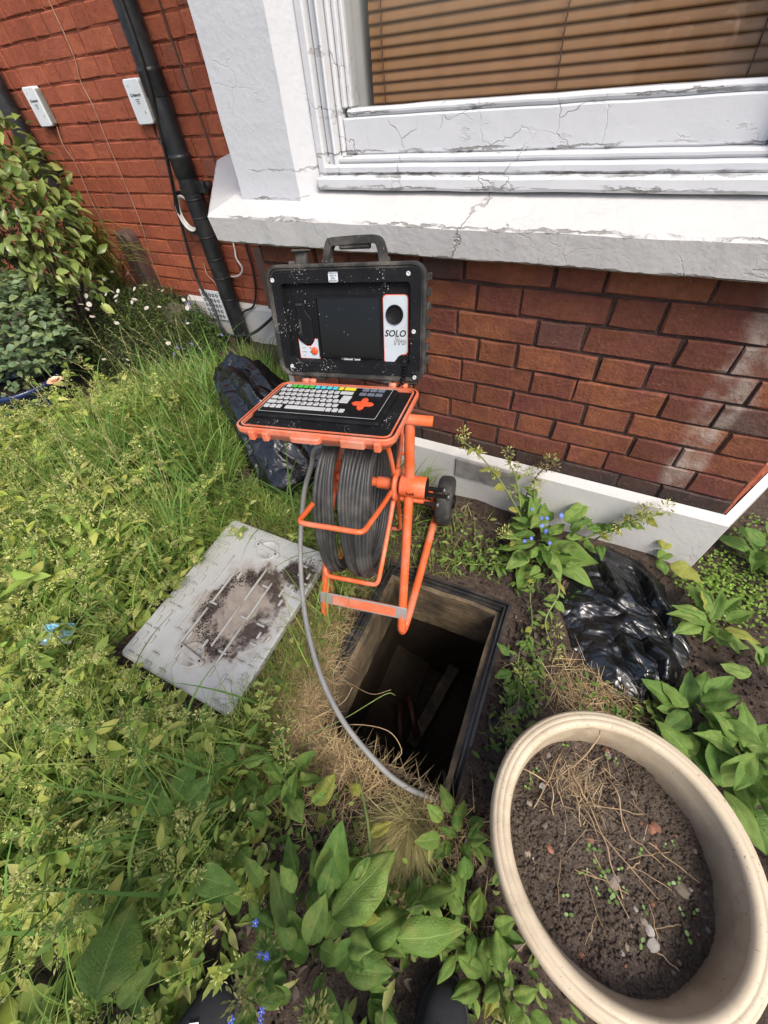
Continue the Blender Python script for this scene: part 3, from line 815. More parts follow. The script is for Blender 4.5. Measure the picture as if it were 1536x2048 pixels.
    for i in range(62):
        z = 1.124 + i*.0187
        if me is None: o = m.build('slat', M['blind'], bl); me = o.data
        else: o = link('slat', me, bl)
        o.location = (.28, rnd.uniform(-.0006, .0006), z-1.1); o.rotation_euler = (rnd.uniform(-.03, .03), rnd.uniform(-.0012, .0012), 0)
    m = MB(); m.cbox((x0, .19, 1.094), (x1, .212, 1.110), .003); m.build('bottom_rail', M['blind'], bl, mat=inv2)
    for cx in (-.668, -.247, .10):
        m = MB(); pts = [(cx + .0015*math.sin(z*40), .1915 + .003*math.sin(z*337), z) for z in np.linspace(1.1, 2.25, 120)]
        m.tube(pts, .0013, 5); m.build('ladder_cord', M['blind_cord'], bl, mat=inv2)
build_window()

# ================================================================== fixtures on the set-back wall
def drain_pipe(x, label, collars, foot=True, top=4.4, r=.049):
    p = empty('drain_pipe', (x, .775, 0)); tag(p, label, 'pipe', 'black drain pipes on the house wall')
    m = MB(); m.lathe([(r, -.05), (r, top)], 20); m.build('shaft', M['black_pipe'], p)
    for z in collars:
        m = MB(); m.lathe([(r, z-.045), (r+.004, z-.04), (r+.004, z+.03), (r+.006, z+.034), (r+.006, z+.046), (r, z+.05)], 20); m.build('collar', M['black_pipe'], p)
    for z in collars[:1]:
        m = MB(); m.lathe([(r+.004, z-.10), (r+.004, z-.075)], 20)
        m.cbox((r-.01, -.0, z-.11), (r+.045, .03, z-.06), .004); m.tube([(r+.02, .03, z-.085), (r+.02, .075, z-.085)], .02, 10)
        m.build('bracket', M['black_pipe'], p)
    m = MB()
    for z in (.30, .42, .52, .63, .72, .80):
        m.lathe([(r+.0005, z-.003), (r+.003, z-.002), (r+.003, z+.002), (r+.0005, z+.003)], 20)
    m.build('band', M['black_rubber'], p)
    return p
drain_pipe(-2.145, 'black drain pipe beside the white bay pier', [.93, 1.22])
drain_pipe(-3.385, 'black drain pipe at the left edge behind the leafy shrub', [1.0, 2.2])

def junction_box(x, z, label):
    b = empty('junction_box', (x, YW-.002, z)); tag(b, label, 'junction box', 'white cable boxes on the brick wall')
    w, h, d = .108, .158, .032
    m = MB(); out = rrect(w, h, .010, 3); Mt = Matrix.Rotation(R(90), 4, 'X')
    m.prism(out, 0.0, d, M=Mt, bev=.004); m.build('cover', M['white_plastic'], b)
    m = MB(); m.cbox((w/2+.0005, -.026, -.07), (w/2+.016, -.001, .068), .003); m.build('side_strip', M['vent_grey'], b)
    me = text_mesh('G.Network', .0155, bold=.0004); me.materials.append(M['ink'])
    o = link('lettering', me, b); o.matrix_local = Matrix.Translation((.004, -d-.0003, .024)) @ Matrix.Rotation(R(90), 4, 'X')
    m = MB()
    for k, l in enumerate((.030, .024, .018)): m.box((.006-l/2, -d-.0008, .008-k*.007), (.006+l/2, -d-.0003, .0105-k*.007))
    m.box((-.026, -d-.0008, .056), (-.020, -d-.0003, .0575)); m.box((-.026, -d-.0008, .050), (-.0245, -d-.0003, .0575))
    m.build('small_print', M['grey_plastic'], b)
    m = MB(); m.add([(.024, -d-.0006, -.040), (.036, -d-.0006, -.040), (.030, -d-.0006, -.027)], [(0, 1, 2)]); m.build('warning_triangle', M['yellow_print'], b)
junction_box(-2.352, 1.165, 'white cable box beside the thick black pipe')
junction_box(-3.185, 1.185, 'white cable box left of the tan wire, above the shrub')

def cable(name, pts, r, mat, label, group='cables on the house wall', cat='cable', k=6, n=6):
    m = MB(); P = catmull(pts, k); m.tube(P, r, n); o = m.build(name, mat); tag(o, label, cat, group); return o
Yc = .842
cable('wire', [(-2.72, Yc, 1.9), (-2.715, Yc, 1.508), (-2.71, Yc, 1.413), (-2.714, Yc, 1.326), (-2.745, Yc, 1.253), (-2.733, Yc, 1.163), (-2.747, Yc, 1.017), (-2.753, Yc, .866), (-2.775, Yc, .64), (-2.83, Yc, .45), (-2.85, Yc, .2)], .0028, M['tan_wire'], 'thin tan wire wandering down the red wall between the white boxes')
cable('cable', [(-2.10, .715, 2.2), (-2.099, .715, 1.445), (-2.105, .715, 1.30), (-2.13, .72, 1.167), (-2.22, .75, .94), (-2.344, .80, .717), (-2.395, .80, .459), (-2.384, .79, .33), (-2.329, .78, .227), (-2.212, .70, .104), (-2.037, .72, .101), (-1.906, .78, .166), (-1.763, .80, .288), (-1.7, .82, .5)], .0095, M['black_rubber'], 'thick black cable looping past the foot of the pipe by the bay')
cable('wire', [(-2.275, Yc, 1.088), (-2.273, Yc, 1.006), (-2.256, .83, .938), (-2.236, .81, .883), (-2.2, .80, .8)], .003, M['white_wire'], 'short pale wire from the box beside the pipe')
cable('wire', [(-2.332, Yc, 1.092), (-2.337, Yc, 1.036), (-2.305, Yc, .988), (-2.271, .835, .928), (-2.22, .82, .85)], .004, M['black_rubber'], 'short black wire from the box beside the pipe')
cable('wire', [(-2.03, Yc, 2.1), (-2.025, Yc, 1.441), (-2.019, Yc, 1.321), (-2.013, Yc, 1.187), (-1.992, Yc, 1.088), (-1.986, Yc, .982), (-1.982, Yc, .896), (-1.985, Yc, .6)], .004, M['wood_stem'], 'thin dark wire between the pipe and the bay')
cable('wire', [(-3.13, Yc, 1.108), (-3.141, .83, 1.026), (-3.132, Yc, .936), (-3.16, Yc, .766), (-3.163, Yc, .633), (-3.177, Yc, .487), (-3.138, Yc, .3), (-3.1, Yc, .1)], .003, M['tan_wire'], 'pale wire dropping from the left cable box')
cable('wire', [(-2.022, Yc, .7), (-2.022, .83, .563), (-2.023, .82, .513), (-2.0, .82, .461), (-2.037, .82, .425), (-2.098, .83, .406), (-2.15, .84, .40)], .0055, M['white_wire'], 'frayed white wire under the sill end')
cable('cable', [(-1.935, Yc, .75), (-1.929, .83, .544), (-1.932, .83, .44), (-1.957, .83, .342), (-2.005, .82, .248), (-2.1, .80, .2), (-2.12, .79, .1)], .006, M['black_rubber'], 'black cable bent towards the foot of the pipe under the sill')
cable('wire', [(-2.34, Yc, .46), (-2.33, .83, .40), (-2.30, .835, .36), (-2.27, .83, .31), (-2.22, .83, .30)], .0035, M['tan_wire'], 'curled tan wire left of the pipe near the ground')
# coil of spare cable on the pipe
cl = empty('cable_coil', (-2.275, .815, .725)); tag(cl, 'coil of black and white cable hung behind the pipe', 'cable')
for nm, mt, rr_, y0, cnt in (('black_cable', 'black_rubber', .088, 0.0, 4), ('white_cable', 'white_wire', .070, -.006, 4)):
    m = MB()
    for k in range(cnt):
        pts = [(math.cos(a)*(rr_+.004*k)*.78 + .003*math.sin(3*a+k), y0 - .005*k + .003*math.sin(2*a+k*1.3), math.sin(a)*(rr_+.004*k)) for a in np.linspace(0, 2*math.pi, 33)[:-1]]
        m.tube(pts, .0038, 6, closed=True)
    m.build(nm, M[mt], cl)
# brown cover and strip, grille vent
bc = empty('wall_cover', (-2.94, YW-.002, .32)); tag(bc, 'brown rounded cover box on the red wall above the daisies', 'cover')
m = MB(); o_ = rrect(.145, .46, .05, 6, 0, 0); m.prism(o_, 0, .075, M=Matrix.Translation((0, 0, .07)) @ Matrix.Rotation(R(90), 4, 'X'), bev=.02, smooth=False); m.build('hood', M['brown_cover'], bc)
m = MB(); m.box((-.085, -.012, -.17), (.085, .0, -.155)); m.build('lip', M['brown_cover'], bc)
m = MB(); m.prism(rrect(.07, .42, .03, 5), 0, .006, M=Matrix.Translation((-1.868, YW-.004, .36)) @ Matrix.Rotation(R(90), 4, 'X'), bev=.002); m.cbox((-1.90, YW-.008, .145), (-1.835, YW-.002, .16), .001)
tag(m.build('cover_strip', simple('pale brown strip', (.17, .095, .075), (.13, .07, .055), 20, .6, .2)), 'pale brown rounded strip on the wall under the sill end', 'strip')
vg = empty('wall_vent', (-2.36, YW-.03, .215)); tag(vg, 'white pierced vent grille low on the wall beside the pipe', 'vent')
m = MB(); m.cbox((-.085, -.006, -.09), (.085, .0, .095), .002); m.build('plate', M['white_plastic'], vg)
m = MB()
for i in range(5):
    for j in range(5):
        cx, cz = -.06 + i*.03, -.065 + j*.033
        for a in range(4):
            m.box((-.0045, 0, .004), (.0045, .0006, .012), M=Matrix.Translation((cx, -.0072, cz)) @ Matrix.Rotation(R(90*a + 45*((i+j) % 2)), 4, 'Y'))
m.build('slots', M['black_void'], vg)

# ================================================================== inspection chamber
def build_chamber():
    Mh = Matrix.Translation((HC.x, HC.y, 0)) @ Matrix.Rotation(HA, 4, 'Z')
    c = empty('inspection_chamber', mat=Mh); tag(c, 'open rectangular drain chamber with black plastic rim in the soil', 'manhole')
    rect = lambda a, b: [(-a, -b), (a, -b), (a, b), (-a, b)]
    m = MB()
    m.ring(rect(HW+.006, HL+.006), rect(HW-.002, HL-.002), -.05, .010); m.ring(rect(HW-.0022, HL-.0022), rect(HW-.008, HL-.008), -.06, -.004)
    m.ring(rect(HW-.0082, HL-.0082), rect(HW-.013, HL-.013), -.07, .006); m.ring(rect(HW-.0132, HL-.0132), rect(HW-.020, HL-.020), -.08, -.012)
    b = bmesh.new(); me = bpy.data.meshes.new('rim'); me.from_pydata(m.v, [], m.f); b.from_mesh(me)
    for k in range(1, 16):
        for no in (Vector((1, 0, 0)), Vector((0, 1, 0))): bmesh.ops.bisect_plane(b, geom=b.verts[:]+b.edges[:]+b.faces[:], plane_co=no*(-.33+.66*k/16), plane_no=no)
    for v in b.verts:
        # the near end of the frame has sunk into the soil
        v.co.z += -.085*max(0, (-v.co.y-.10)/.19)**1.3 + .004*noise.noise(v.co*9); v.co.x += .003*noise.noise(v.co*7)
    b.to_mesh(me); b.free(); me.materials.append(M['frame_black']); link('rim', me, c)
    # upper lining boards
    for nm, lo, hi in (('lining_board', (-HW+.018, -HL+.02, -.235), (-HW+.034, HL-.02, -.02)), ('lining_board', (HW-.033, -HL+.02, -.20), (HW-.018, HL-.02, -.02)),
                       ('lining_board', (-HW+.0345, HL-.036, -.27), (HW-.0335, HL-.02, -.02)), ('lining_board', (-HW+.0345, -HL+.02, -.21), (HW-.0335, -HL+.036, -.05))):
        b = bmesh.new(); bmesh.ops.create_cube(b, size=1); bmesh.ops.subdivide_edges(b, edges=b.edges[:], cuts=7, use_grid_fill=True)
        for v in b.verts:
            v.co = Vector([lo[i] + (v.co[i]+.5)*(hi[i]-lo[i]) for i in range(3)])
            v.co += Vector((noise.noise(v.co*9), noise.noise(v.co*9+Vector((4, 0, 0))), noise.noise(v.co*12+Vector((0, 4, 0)))*2.0))*.006
        me = bpy.data.meshes.new(nm); b.to_mesh(me); b.free(); me.materials.append(M['board']); link(nm, me, c)
    # brick shaft below
    m = MB(); A, B = HW+.02, HL+.03
    V = [(-A, -B, -.06), (A, -B, -.06), (A, B, -.06), (-A, B, -.06), (-A, -B, -.95), (A, -B, -.95), (A, B, -.95), (-A, B, -.95)]
    m.add(V, [(0, 4, 5, 1), (1, 5, 6, 2), (2, 6, 7, 3), (3, 7, 4, 0), (4, 7, 6, 5)]); m.build('shaft', M['chamber'], c)
    # channel with benching and a dropped plank
    m = MB()
    for s in (-1, 1): m.add([(s*.06, -B, -.90), (s*A, -B, -.80), (s*A, B, -.80), (s*.06, B, -.90), (s*.06, -B, -.949), (s*.06, B, -.949)], [(0, 1, 2, 3), (0, 3, 5, 4)])
    m.build('benching', M['chamber'], c)
    m = MB(); m.cbox((-.02, -.26, -.6), (.035, .14, -.575), .004, M=Matrix.Translation((0, 0, -.22)) @ Matrix.Rotation(R(-12), 4, 'Z') @ Matrix.Rotation(R(18), 4, 'X')); m.build('plank', M['board'], c)
    for (x, y, z, a, l) in ((-.075, -.03, -.84, 25, .2), (-.035, .03, -.80, 35, .17)):
        m = MB(); m.tube([(0, -l/2, 0), (0, l/2, .05)], .016, 10); m.build('clay_pipe', M['clay'], c, mat=Matrix.Translation((x, y, z)) @ Matrix.Rotation(R(a), 4, 'Z'))
build_chamber()

# ================================================================== lifted cover
def build_cover():
    P = [Vector((-1.08, -.524, .066)), Vector((-.630, -.526, .058)), Vector((-.600, -1.080, .036)), Vector((-1.028, -1.110, .038))]
    ctr = sum(P, Vector())/4; X = (P[1]-P[0] + P[2]-P[3]).normalized(); Y = (P[0]-P[3] + P[1]-P[2]); Y = (Y - X*Y.dot(X)).normalized(); Z = X.cross(Y)
    Mt = Matrix(((X.x, Y.x, Z.x, ctr.x), (X.y, Y.y, Z.y, ctr.y), (X.z, Y.z, Z.z, ctr.z), (0, 0, 0, 1)))
    c = empty('manhole_cover', mat=Mt); M['cover'].node_tree.nodes['cover_coord'].object = c; tag(c, 'grey metal manhole cover with soil on it lying in the grass', 'manhole cover')
    w, l = .446, .575
    m = MB(); m.prism(rrect(w, l, .018, 4), -.026, 0.0, bev=.005); m.build('plate', M['cover'], c)
    # raised tread bars
    bars = {}
    def bar(x, y, L, W, a):
        k = (L, W)
        if k not in bars:
            mm = MB(); mm.cbox((-L/2, -W/2, -.002), (L/2, W/2, .008), .0025); o = mm.build('tread_bar', M['cover_bar'], c); bars[k] = o.data
        else: o = link('tread_bar', bars[k], c)
        o.location = (x, y, 0); o.rotation_euler = (0, 0, a)
    xs = [-.195, -.165, -.125, -.075, -.03, .02, .07, .12, .16, .195]
    r_ = random.Random(4)
    for i, x in enumerate((-.105, -.055, 0.045, .095)):
        for seg in ((-.19, -.05), (-.03, .11)) if i % 2 else ((-.15, .0), (.02, .15)):
            bar(x, (seg[0]+seg[1])/2, seg[1]-seg[0], .006, R(90))
    for j in range(19):
        y = -.27 + j*.03
        for x in ((-.20, -.165) if j % 2 else (-.185, -.15)): bar(x, y, .026, .007, R(90 if (j % 3) else 0))
        if abs(y) > .19 or j % 4 == 0:
            for x in (-.10, -.04, .03, .09, .15):
                if r_.random() < .75: bar(x + r_.uniform(-.01, .01), y, .03, .007, R(0 if r_.random() < .6 else 90))
        for x in (.165, .20):
            if r_.random() < .6: bar(x, y, .024, .007, R(90 if j % 2 else 0))
    for (hx, hy) in ((.005, -.195), (.0, .215)):
        m = MB(); Mt2 = Matrix.Translation((hx, hy, 0))
        m.lathe([(.042, .0003), (.041, .005), (.036, .0055), (.032, .0008), (.0001, .0006)], 24, M=Mt2)
        m.build('handle_cup', M['cover'], c)
        m = MB(); m.cbox((-.056, -.009, .001), (.056, .009, .013), .003, M=Mt2 @ Matrix.Rotation(R(-8), 4, 'Z')); m.lathe([(.004, .0132), (.0001, .0134)], 8, M=Mt2 @ Matrix.Translation((-.042, .006, 0)), mi=1); m.lathe([(.004, .0132), (.0001, .0134)], 8, M=Mt2 @ Matrix.Translation((.042, -.006, 0)), mi=1)
        m.build('handle_bar', [M['cover'], M['black_void']], c)
    # crumbs of soil
    V = []; F = []
    def crumb(x, y, s):
        o = len(V); zz = .0
        for k in range(6):
            a = k*math.pi/3; V.append((x + s*math.cos(a)*r_.uniform(.7, 1.2), y + s*math.sin(a)*r_.uniform(.7, 1.2), zz))
        V.append((x, y, zz + s*r_.uniform(.5, .9)))
        for k in range(6): F.append((o+k, o+(k+1) % 6, o+6))
    for k in range(1500):
        if r_.random() < .35: x, y = r_.gauss(.165, .035), r_.gauss(.18, .028)
        else:
            a = r_.uniform(1.6, 5.4); q = r_.gauss(.62, .09); x, y = .045 + .165*q*math.cos(a), -.02 + .21*q*math.sin(a)
        if abs(x) < w/2-.008 and abs(y) < l/2-.008: crumb(x, y, r_.choice((.0012, .0015, .002, .003)))
    me = fastmesh('soil_crumbs', V, F3=F, mats=[M['soil_dark']]); o = link('soil_crumbs', me, c); o['kind'] = 'stuff'
build_cover()

# ================================================================== cable reel on its orange frame
def build_reel():
    Mr = Matrix.Translation((-.276, -.649, 0)) @ Matrix.Rotation(R(12.5), 4, 'Z')
    r = empty('cable_reel', mat=Mr); tag(r, 'orange tubular drain camera reel wound with black cable beside the open chamber', 'cable reel')
    HB, HZ = .23, .435
    TR = .0135
    def side(x, splay):
        m = MB(); s = 1 if splay > 0 else -1
        P = [(x-.012*s, HB+.035, .632), (x-.012*s, HB+.02, .56), (x-.012*s, HB, HZ), (x-.006*s, .115, .225), (x, .012, .045)]
        P = catmull(P, 5) + [Vector((x+.001*s, .004, .028)), Vector((x+.003*s, .002, .016)), Vector((x+.005*s, .010, .012)), Vector((x+.008*s, .03, .016))] + catmull([(x+.011*s, .06, .02), (x+.02*s, .22, .035), (x+.03*s, .45, .06)], 6)
        m.tube(P, TR, 10); return m.build('side_tube', M['orange_paint'], r)
    side(0.0, 1); side(-.258, -1)
    for x, s in ((-.012, 1), (-.246, -1)):
        m = MB(); m.tube(catmull([(x, HB+.01, HZ), (x+.01*s, HB+.13, HZ-.10), (x+.03*s, .455, .16), (x+.036*s, .465, .09)], 5), .009, 8); m.build('rear_brace', M['orange_paint'], r)
    # cross members
    m = MB(); m.tube([(-.285, HB+.03, .632), (.045, HB+.03, .632)], .013, 12); m.build('carry_bar', M['orange_paint'], r)
    m = MB(); m.tube([(-.262, .07, .020), (.008, .07, .020)], .010, 10); m.build('base_bar', M['orange_worn'], r)
    m = MB(); m.tube([(-.30, .455, .13), (.05, .455, .13)], .009, 10); m.build('rear_bar', M['orange_paint'], r)
    m = MB(); Mp = Matrix.Translation((-.128, .026, .088)) @ Matrix.Rotation(R(-27), 4, 'X')
    m.cbox((-.142, -.004, -.021), (.142, .0, .021), .0015, M=Mp); fp = m.build('foot_plate', M['bare_metal'], r)
    m = MB(); m.cbox((-.098, -.006, -.016), (.108, -.0042, .017), .001, M=Mp); m.build('painted_patch', M['orange_worn'], fp)
    # wheels
    for x in (.062, -.318):
        m = MB(); Mw = Matrix.Translation((x, .47, .135)) @ Matrix.Rotation(R(90), 4, 'Y') @ Matrix.Scale(1.5, 4)
        m.lathe([(.012, -.017), (.04, -.019), (.052, -.019), (.059, -.014), (.061, -.006), (.061, .006), (.059, .014), (.052, .019), (.04, .019), (.012, .017)], 28, M=Mw)
        wo = m.build('wheel', M['tyre'], r)
        m = MB(); m.lathe([(.0001, -.024), (.016, -.024), (.018, -.017), (.018, .017), (.016, .024), (.0001, .024)], 12, M=Mw); m.build('hub_cap', M['case_plain'], wo)
    m = MB(); m.tube([(-.33, .47, .135), (.075, .47, .135)], .007, 10); m.lathe([(.0001, .0), (.011, .0), (.011, .009), (.0001, .009)], 6, M=Matrix.Translation((.028, .47, .135)) @ Matrix.Rotation(R(90), 4, 'Y'), smooth=False); m.build('axle', M['bolt'], r)
    # hub: bearing barrel on the right, small boss on the left
    rot = lambda x: Matrix.Translation((x, HB, HZ)) @ Matrix.Rotation(R(90), 4, 'Y')
    m = MB(); m.lathe([(.0001, -.036), (.028, -.036), (.0305, -.032), (.0305, .034), (.028, .037), (.0001, .037)], 24, M=rot(.0)); hb = m.build('bearing_barrel', M['orange_paint'], r)
    m = MB(); m.lathe([(.0001, .039), (.026, .039), (.030, .036)], 20, M=rot(.0)); m.build('end_cap', M['case_plain'], hb)
    me = text_mesh('3', .03, shear=.2); me.materials.append(M['ink'])
    o = link('pen_mark', me, hb); o.matrix_local = Matrix.Translation((-.005, HB-.0312, HZ+.004)) @ Matrix.Rotation(R(90), 4, 'X') @ Matrix.Rotation(R(-75), 4, 'Z')
    m = MB()
    for (dy, dz, L) in ((.0, .0, .05), (.02, -.045, .06), (-.01, -.05, .035)):
        m.lathe([(.0001, .0), (.006, .0), (.006, L), (.0105, L), (.0105, L+.008), (.0001, L+.008)], 8, M=Matrix.Translation((.03, HB+dy, HZ+dz)) @ Matrix.Rotation(R(90), 4, 'Y'))
    m.build('axle_bolts', M['bolt'], r)
    m = MB(); m.lathe([(.0001, -.02), (.022, -.02), (.022, .02), (.0001, .02)], 16, M=rot(-.25)); m.build('bearing_boss', M['orange_paint'], r)
    # rotating spider: flanges, axle tube, six U rods
    for x in (-.047, -.226):
        m = MB(); m.lathe([(.014, -.006), (.043, -.006), (.047, -.002), (.047, .002), (.043, .006), (.014, .006)], 24, M=rot(x), closed=True); m.build('flange', M['orange_paint'], r)
    m = MB(); m.lathe([(.013, -.229), (.013, -.04)], 14, M=rot(0.0)); m.lathe([(.017, -.1), (.0175, -.05)], 14, M=rot(0.0)); m.build('drum_axle', M['orange_paint'], r)
    for k in range(6):
        a = R(50 + 60*k); rm = (.283, .262, .205, .2, .235, .262)[k]
        d = lambda x, q: (x, HB - q*math.sin(a), HZ - q*math.cos(a))
        P = [d(-.05, .035), d(-.052, .12), d(-.058, rm-.03), d(-.062, rm-.008), d(-.074, rm), d(-.14, rm), d(-.20, rm), d(-.214, rm-.008), d(-.218, rm-.03), d(-.222, .12), d(-.224, .035)]
        m = MB(); m.tube(catmull(P, 3), .0066, 8); m.build('spider_rod', M['orange_paint'], r)
    # two windings of cable: continuous helices hanging a little low
    for (x0, x1, turns, seed) in ((-.216, -.176, 10, 1), (-.153, -.076, 18, 2)):
        rr_ = random.Random(seed); ph = [rr_.uniform(0, 6.28) for _ in range(4)]
        pts = []; N = 44
        lay_n = (turns+1)//2
        for i in range(turns*N + 1):
            T = i/N; k = T % 1.0; L = int(T)//lay_n; q = (T - L*lay_n)/lay_n
            q = q if L % 2 == 0 else 1-q
            a = 2*math.pi*k
            x = x0 + (x1-x0)*q + .0022*math.sin(a*2 + ph[0] + T*.7) + .0016*math.sin(a*3 + ph[1] + T*1.1)
            # bottom bunches together
            low = max(0, math.cos(a - R(34)))
            xm = (x0+x1)/2 + .016; x = x + (xm - x)*.40*low**3
            rad = .166 + .104*low**3.6 - .0135*L + .0025*math.sin(a*2+T*.8+ph[2]) + .007*low*math.sin(T*1.3+ph[3])
            pts.append((x, HB - rad*math.sin(a), HZ - rad*math.cos(a)))
        m = MB(); m.tube(pts, .0060, 7); m.build('cable_winding', M['cable_dark'], r)
    inv = Mr.inverted()
    W = [(-.445, -.50, .60), (-.50, -.515, .60), (-.557, -.515, .565), (-.585, -.515, .50), (-.623, -.535, .40), (-.632, -.589, .28), (-.606, -.653, .22), (-.546, -.746, .17), (-.47, -.832, .14), (-.385, -.905, .12), (-.29, -.963, .10), (-.2, -.995, .07), (-.117, -1.012, .042), (-.037, -1.005, .004), (-.005, -.985, -.06), (.0, -.94, -.25), (-.03, -.85, -.6)]
    m = MB(); m.tube([inv @ p for p in catmull(W, 8)], .0070, 10); m.build('push_rod', M['cable_grey'], r)
    # thin lead from the reel down the right side
    m = MB(); m.tube(catmull([(-.03, HB+.03, HZ-.03), (-.03, HB+.06, HZ-.14), (-.035, HB+.05, .2), (-.05, .2, .1), (-.08, .16, .05)], 6), .004, 6); m.build('signal_lead', M['black_rubber'], r)
build_reel()

# ================================================================== control case standing on the reel
def build_case():
    yaw, phi, roll = R(11.1), R(7.4), R(1.9)
    a = Vector((math.cos(yaw)*math.cos(roll), math.sin(yaw)*math.cos(roll), math.sin(roll)))
    b0 = Vector((-math.sin(yaw), math.cos(yaw), 0)); up0 = a.cross(b0).normalized()
    b = (b0*math.cos(phi) - up0*math.sin(phi)).normalized(); n = a.cross(b).normalized()
    o = Vector((-.498, -.589, .678)) + n*.006
    Mc = Matrix(((a.x, b.x, n.x, o.x), (a.y, b.y, n.y, o.y), (a.z, b.z, n.z, o.z), (0, 0, 0, 1)))
    c = empty('control_case', mat=Mc); tag(c, 'open rugged control case with dark screen and colour keyboard on the orange reel', 'control case')
    w, d = .388, .256
    # ---- orange base tray: x -w/2..w/2, y 0..d, rim top at z 0
    def orect(W, D, r_, y0=d/2): return rrect(W, D, r_, 5, 0, y0)
    m = MB()
    o1 = orect(w, d, .028); o2 = orect(w-.010, d-.010, .024); o3 = orect(w-.022, d-.022, .018); o4 = orect(w-.029, d-.029, .015)
    N = len(o1)
    rings = [(orect(w-.05, d-.05, .02), -.034), (orect(w-.03, d-.03, .025), -.034), (orect(w-.006, d-.006, .027), -.018), (o1, -.012), (o1, -.002), (inset(o1, .002), 0.0), (o2, 0.0), (o2, -.004), (o3, -.004), (o3, .001), (o4, .001), (o4, -.008)]
    V = [(x, y, z) for rg, z in rings for x, y in rg]
    F = [(i*N+k, i*N+(k+1) % N, (i+1)*N+(k+1) % N, (i+1)*N+k) for i in range(len(rings)-1) for k in range(N)] + [tuple(range(N-1, -1, -1))]
    m.add(V, F)
    base = m.build('base_tray', M['orange_plastic'], c)
    m = MB(); m.ring(orect(w-.0105, d-.0105, .0238), orect(w-.0215, d-.0215, .0182), -.0039, -.0012); m.build('seal', M['case_plain'], base)
    for x in (-.14, -.105, .16):   # latch lugs along the front
        m = MB(); m.cbox((x-.008, -.011, -.026), (x+.008, .004, -.003), .003); m.build('lug', M['orange_plastic'], base)
    m = MB(); m.prism([(p[0], p[1]) for p in rrect(.075, .026, .012, 4, -.005, -.004)], -.016, -.004, bev=.003); m.build('front_catch', M['orange_plastic'], base)
    m = MB(); m.prism(rrect(.055, .016, .003, 2, .105, -.003), -.020, -.003, bev=.002); m.build('latch_plate', M['orange_plastic'], base)
    m = MB()
    for x in (-.125, -.105, .12, .15): m.tube([(x-.009, d+.004, .002), (x+.009, d+.004, .002)], .007, 8)
    m.build('hinge', M['orange_plastic'], base)
    # black deck, set inside the rim
    m = MB(); m.prism(orect(w-.031, d-.031, .0145), -.012, -.006); dk = m.build('deck', M['case_black'], c)
    # raised keyboard block
    kx0, kx1, ky0, ky1 = -.166, .132, .072, .226
    kz = .006
    m = MB(); m.prism(rrect(kx1-kx0+.024, ky1-ky0+.022, .008, 3, (kx0+kx1)/2, (ky0+ky1)/2), -.0059, kz-.003, bev=.005); m.build('keyboard_mount', M['case_plain'], c)
    m = MB(); m.prism(rrect(kx1-kx0, ky1-ky0, .003, 2, (kx0+kx1)/2, (ky0+ky1)/2), kz-.004, kz); kb = m.build('keyboard', M['case_plain'], c)
    m = MB(); m.ring(rrect(kx1-kx0-.001, ky1-ky0-.001, .003, 2, (kx0+kx1)/2, (ky0+ky1)/2), rrect(kx1-kx0-.0028, ky1-ky0-.0028, .003, 2, (kx0+kx1)/2, (ky0+ky1)/2), kz+.0001, kz+.0005); m.build('white_outline', M['key_white'], kb)
    keys = {}
    leg = MB()
    def key(x, y, W, D, mt, txt=None):
        kk = (round(W, 4), round(D, 4), mt)
        if kk not in keys:
            mm = MB(); mm.prism(rrect(W, D, .0012, 1), 0, .0022, bev=.0006); ob = mm.build('key', M[mt], kb); keys[kk] = ob.data
        else: ob = link('key', keys[kk], kb)
        ob.location = (x, y, kz+.0004)
        if txt: legends.append((txt, x, y))
    legends = []
    px, py = .0165, .0222
    K = .0126; D_ = .0138
    X0 = kx0 + .012
    rowy = [ky1 - .013 - i*py*1.03 for i in range(6)]
    cols = ['key_white'] + ['key_green']*4 + ['key_cyan']*4 + ['key_yellow']
    for i, cc in enumerate(cols): key(X0 + .003 + i*px, rowy[0], K, .0125, cc)
    key(X0 + .003 + 10.5*px, rowy[0], K+px, .0125, 'key_yellow')
    for i, ch in enumerate('1234567890'): key(X0 + .0 + i*px, rowy[1], K, D_, 'key_white', ch)
    key(X0 + 10.5*px+.002, rowy[1], K+px+.004, D_, 'key_white')
    for i, ch in enumerate('QWERTYUIOP'): key(X0 + .006 + i*px, rowy[2], K, D_, 'key_white', ch)
    key(X0 - .002, rowy[3], K+.002, D_, 'key_white')
    for i, ch in enumerate('ASDFGHJKL;'): key(X0 + .0145 + i*px, rowy[3], K, D_, 'key_white', ch)
    key(X0 + 11.15*px, (rowy[2]+rowy[3])/2, K+.010, D_+py, 'key_white')
    key(X0 + .002, rowy[4], K+.009, D_, 'key_white')
    for i, ch in enumerate('ZXCVBNM,./'): key(X0 + .0225 + i*px, rowy[4], K, D_, 'key_white', ch)
    for i in range(3): key(X0 + i*px, rowy[5], K, .0145, 'key_white')
    key(X0 + 2.5*px + .0095 + .0515, rowy[5], .1035, .0145, 'key_white')
    for i in range(3): key(X0 + .163 + i*px, rowy[5], K, .0145, 'key_white')
    gx = X0 + 13.2*px
    for j in range(2):
        for i in range(3): key(gx + i*.0205, rowy[j]-.001*j, .0172, .0135, 'key_grey')
    ax_, ay_ = gx + .0165, rowy[3]-.006
    for k in range(4):
        m = MB(); ang = R(90*k); pts = [(.0065, -.0085), (.021, -.0075), (.027, -.0015), (.027, .0015), (.021, .0075), (.0065, .0085)]
        m.prism([(ax_+x*math.cos(ang)-y*math.sin(ang), ay_+(x*math.sin(ang)+y*math.cos(ang))*1.1) for x, y in pts], kz+.0003, kz+.003, bev=.0006); m.build('arrow_key', M['key_orange'], kb)
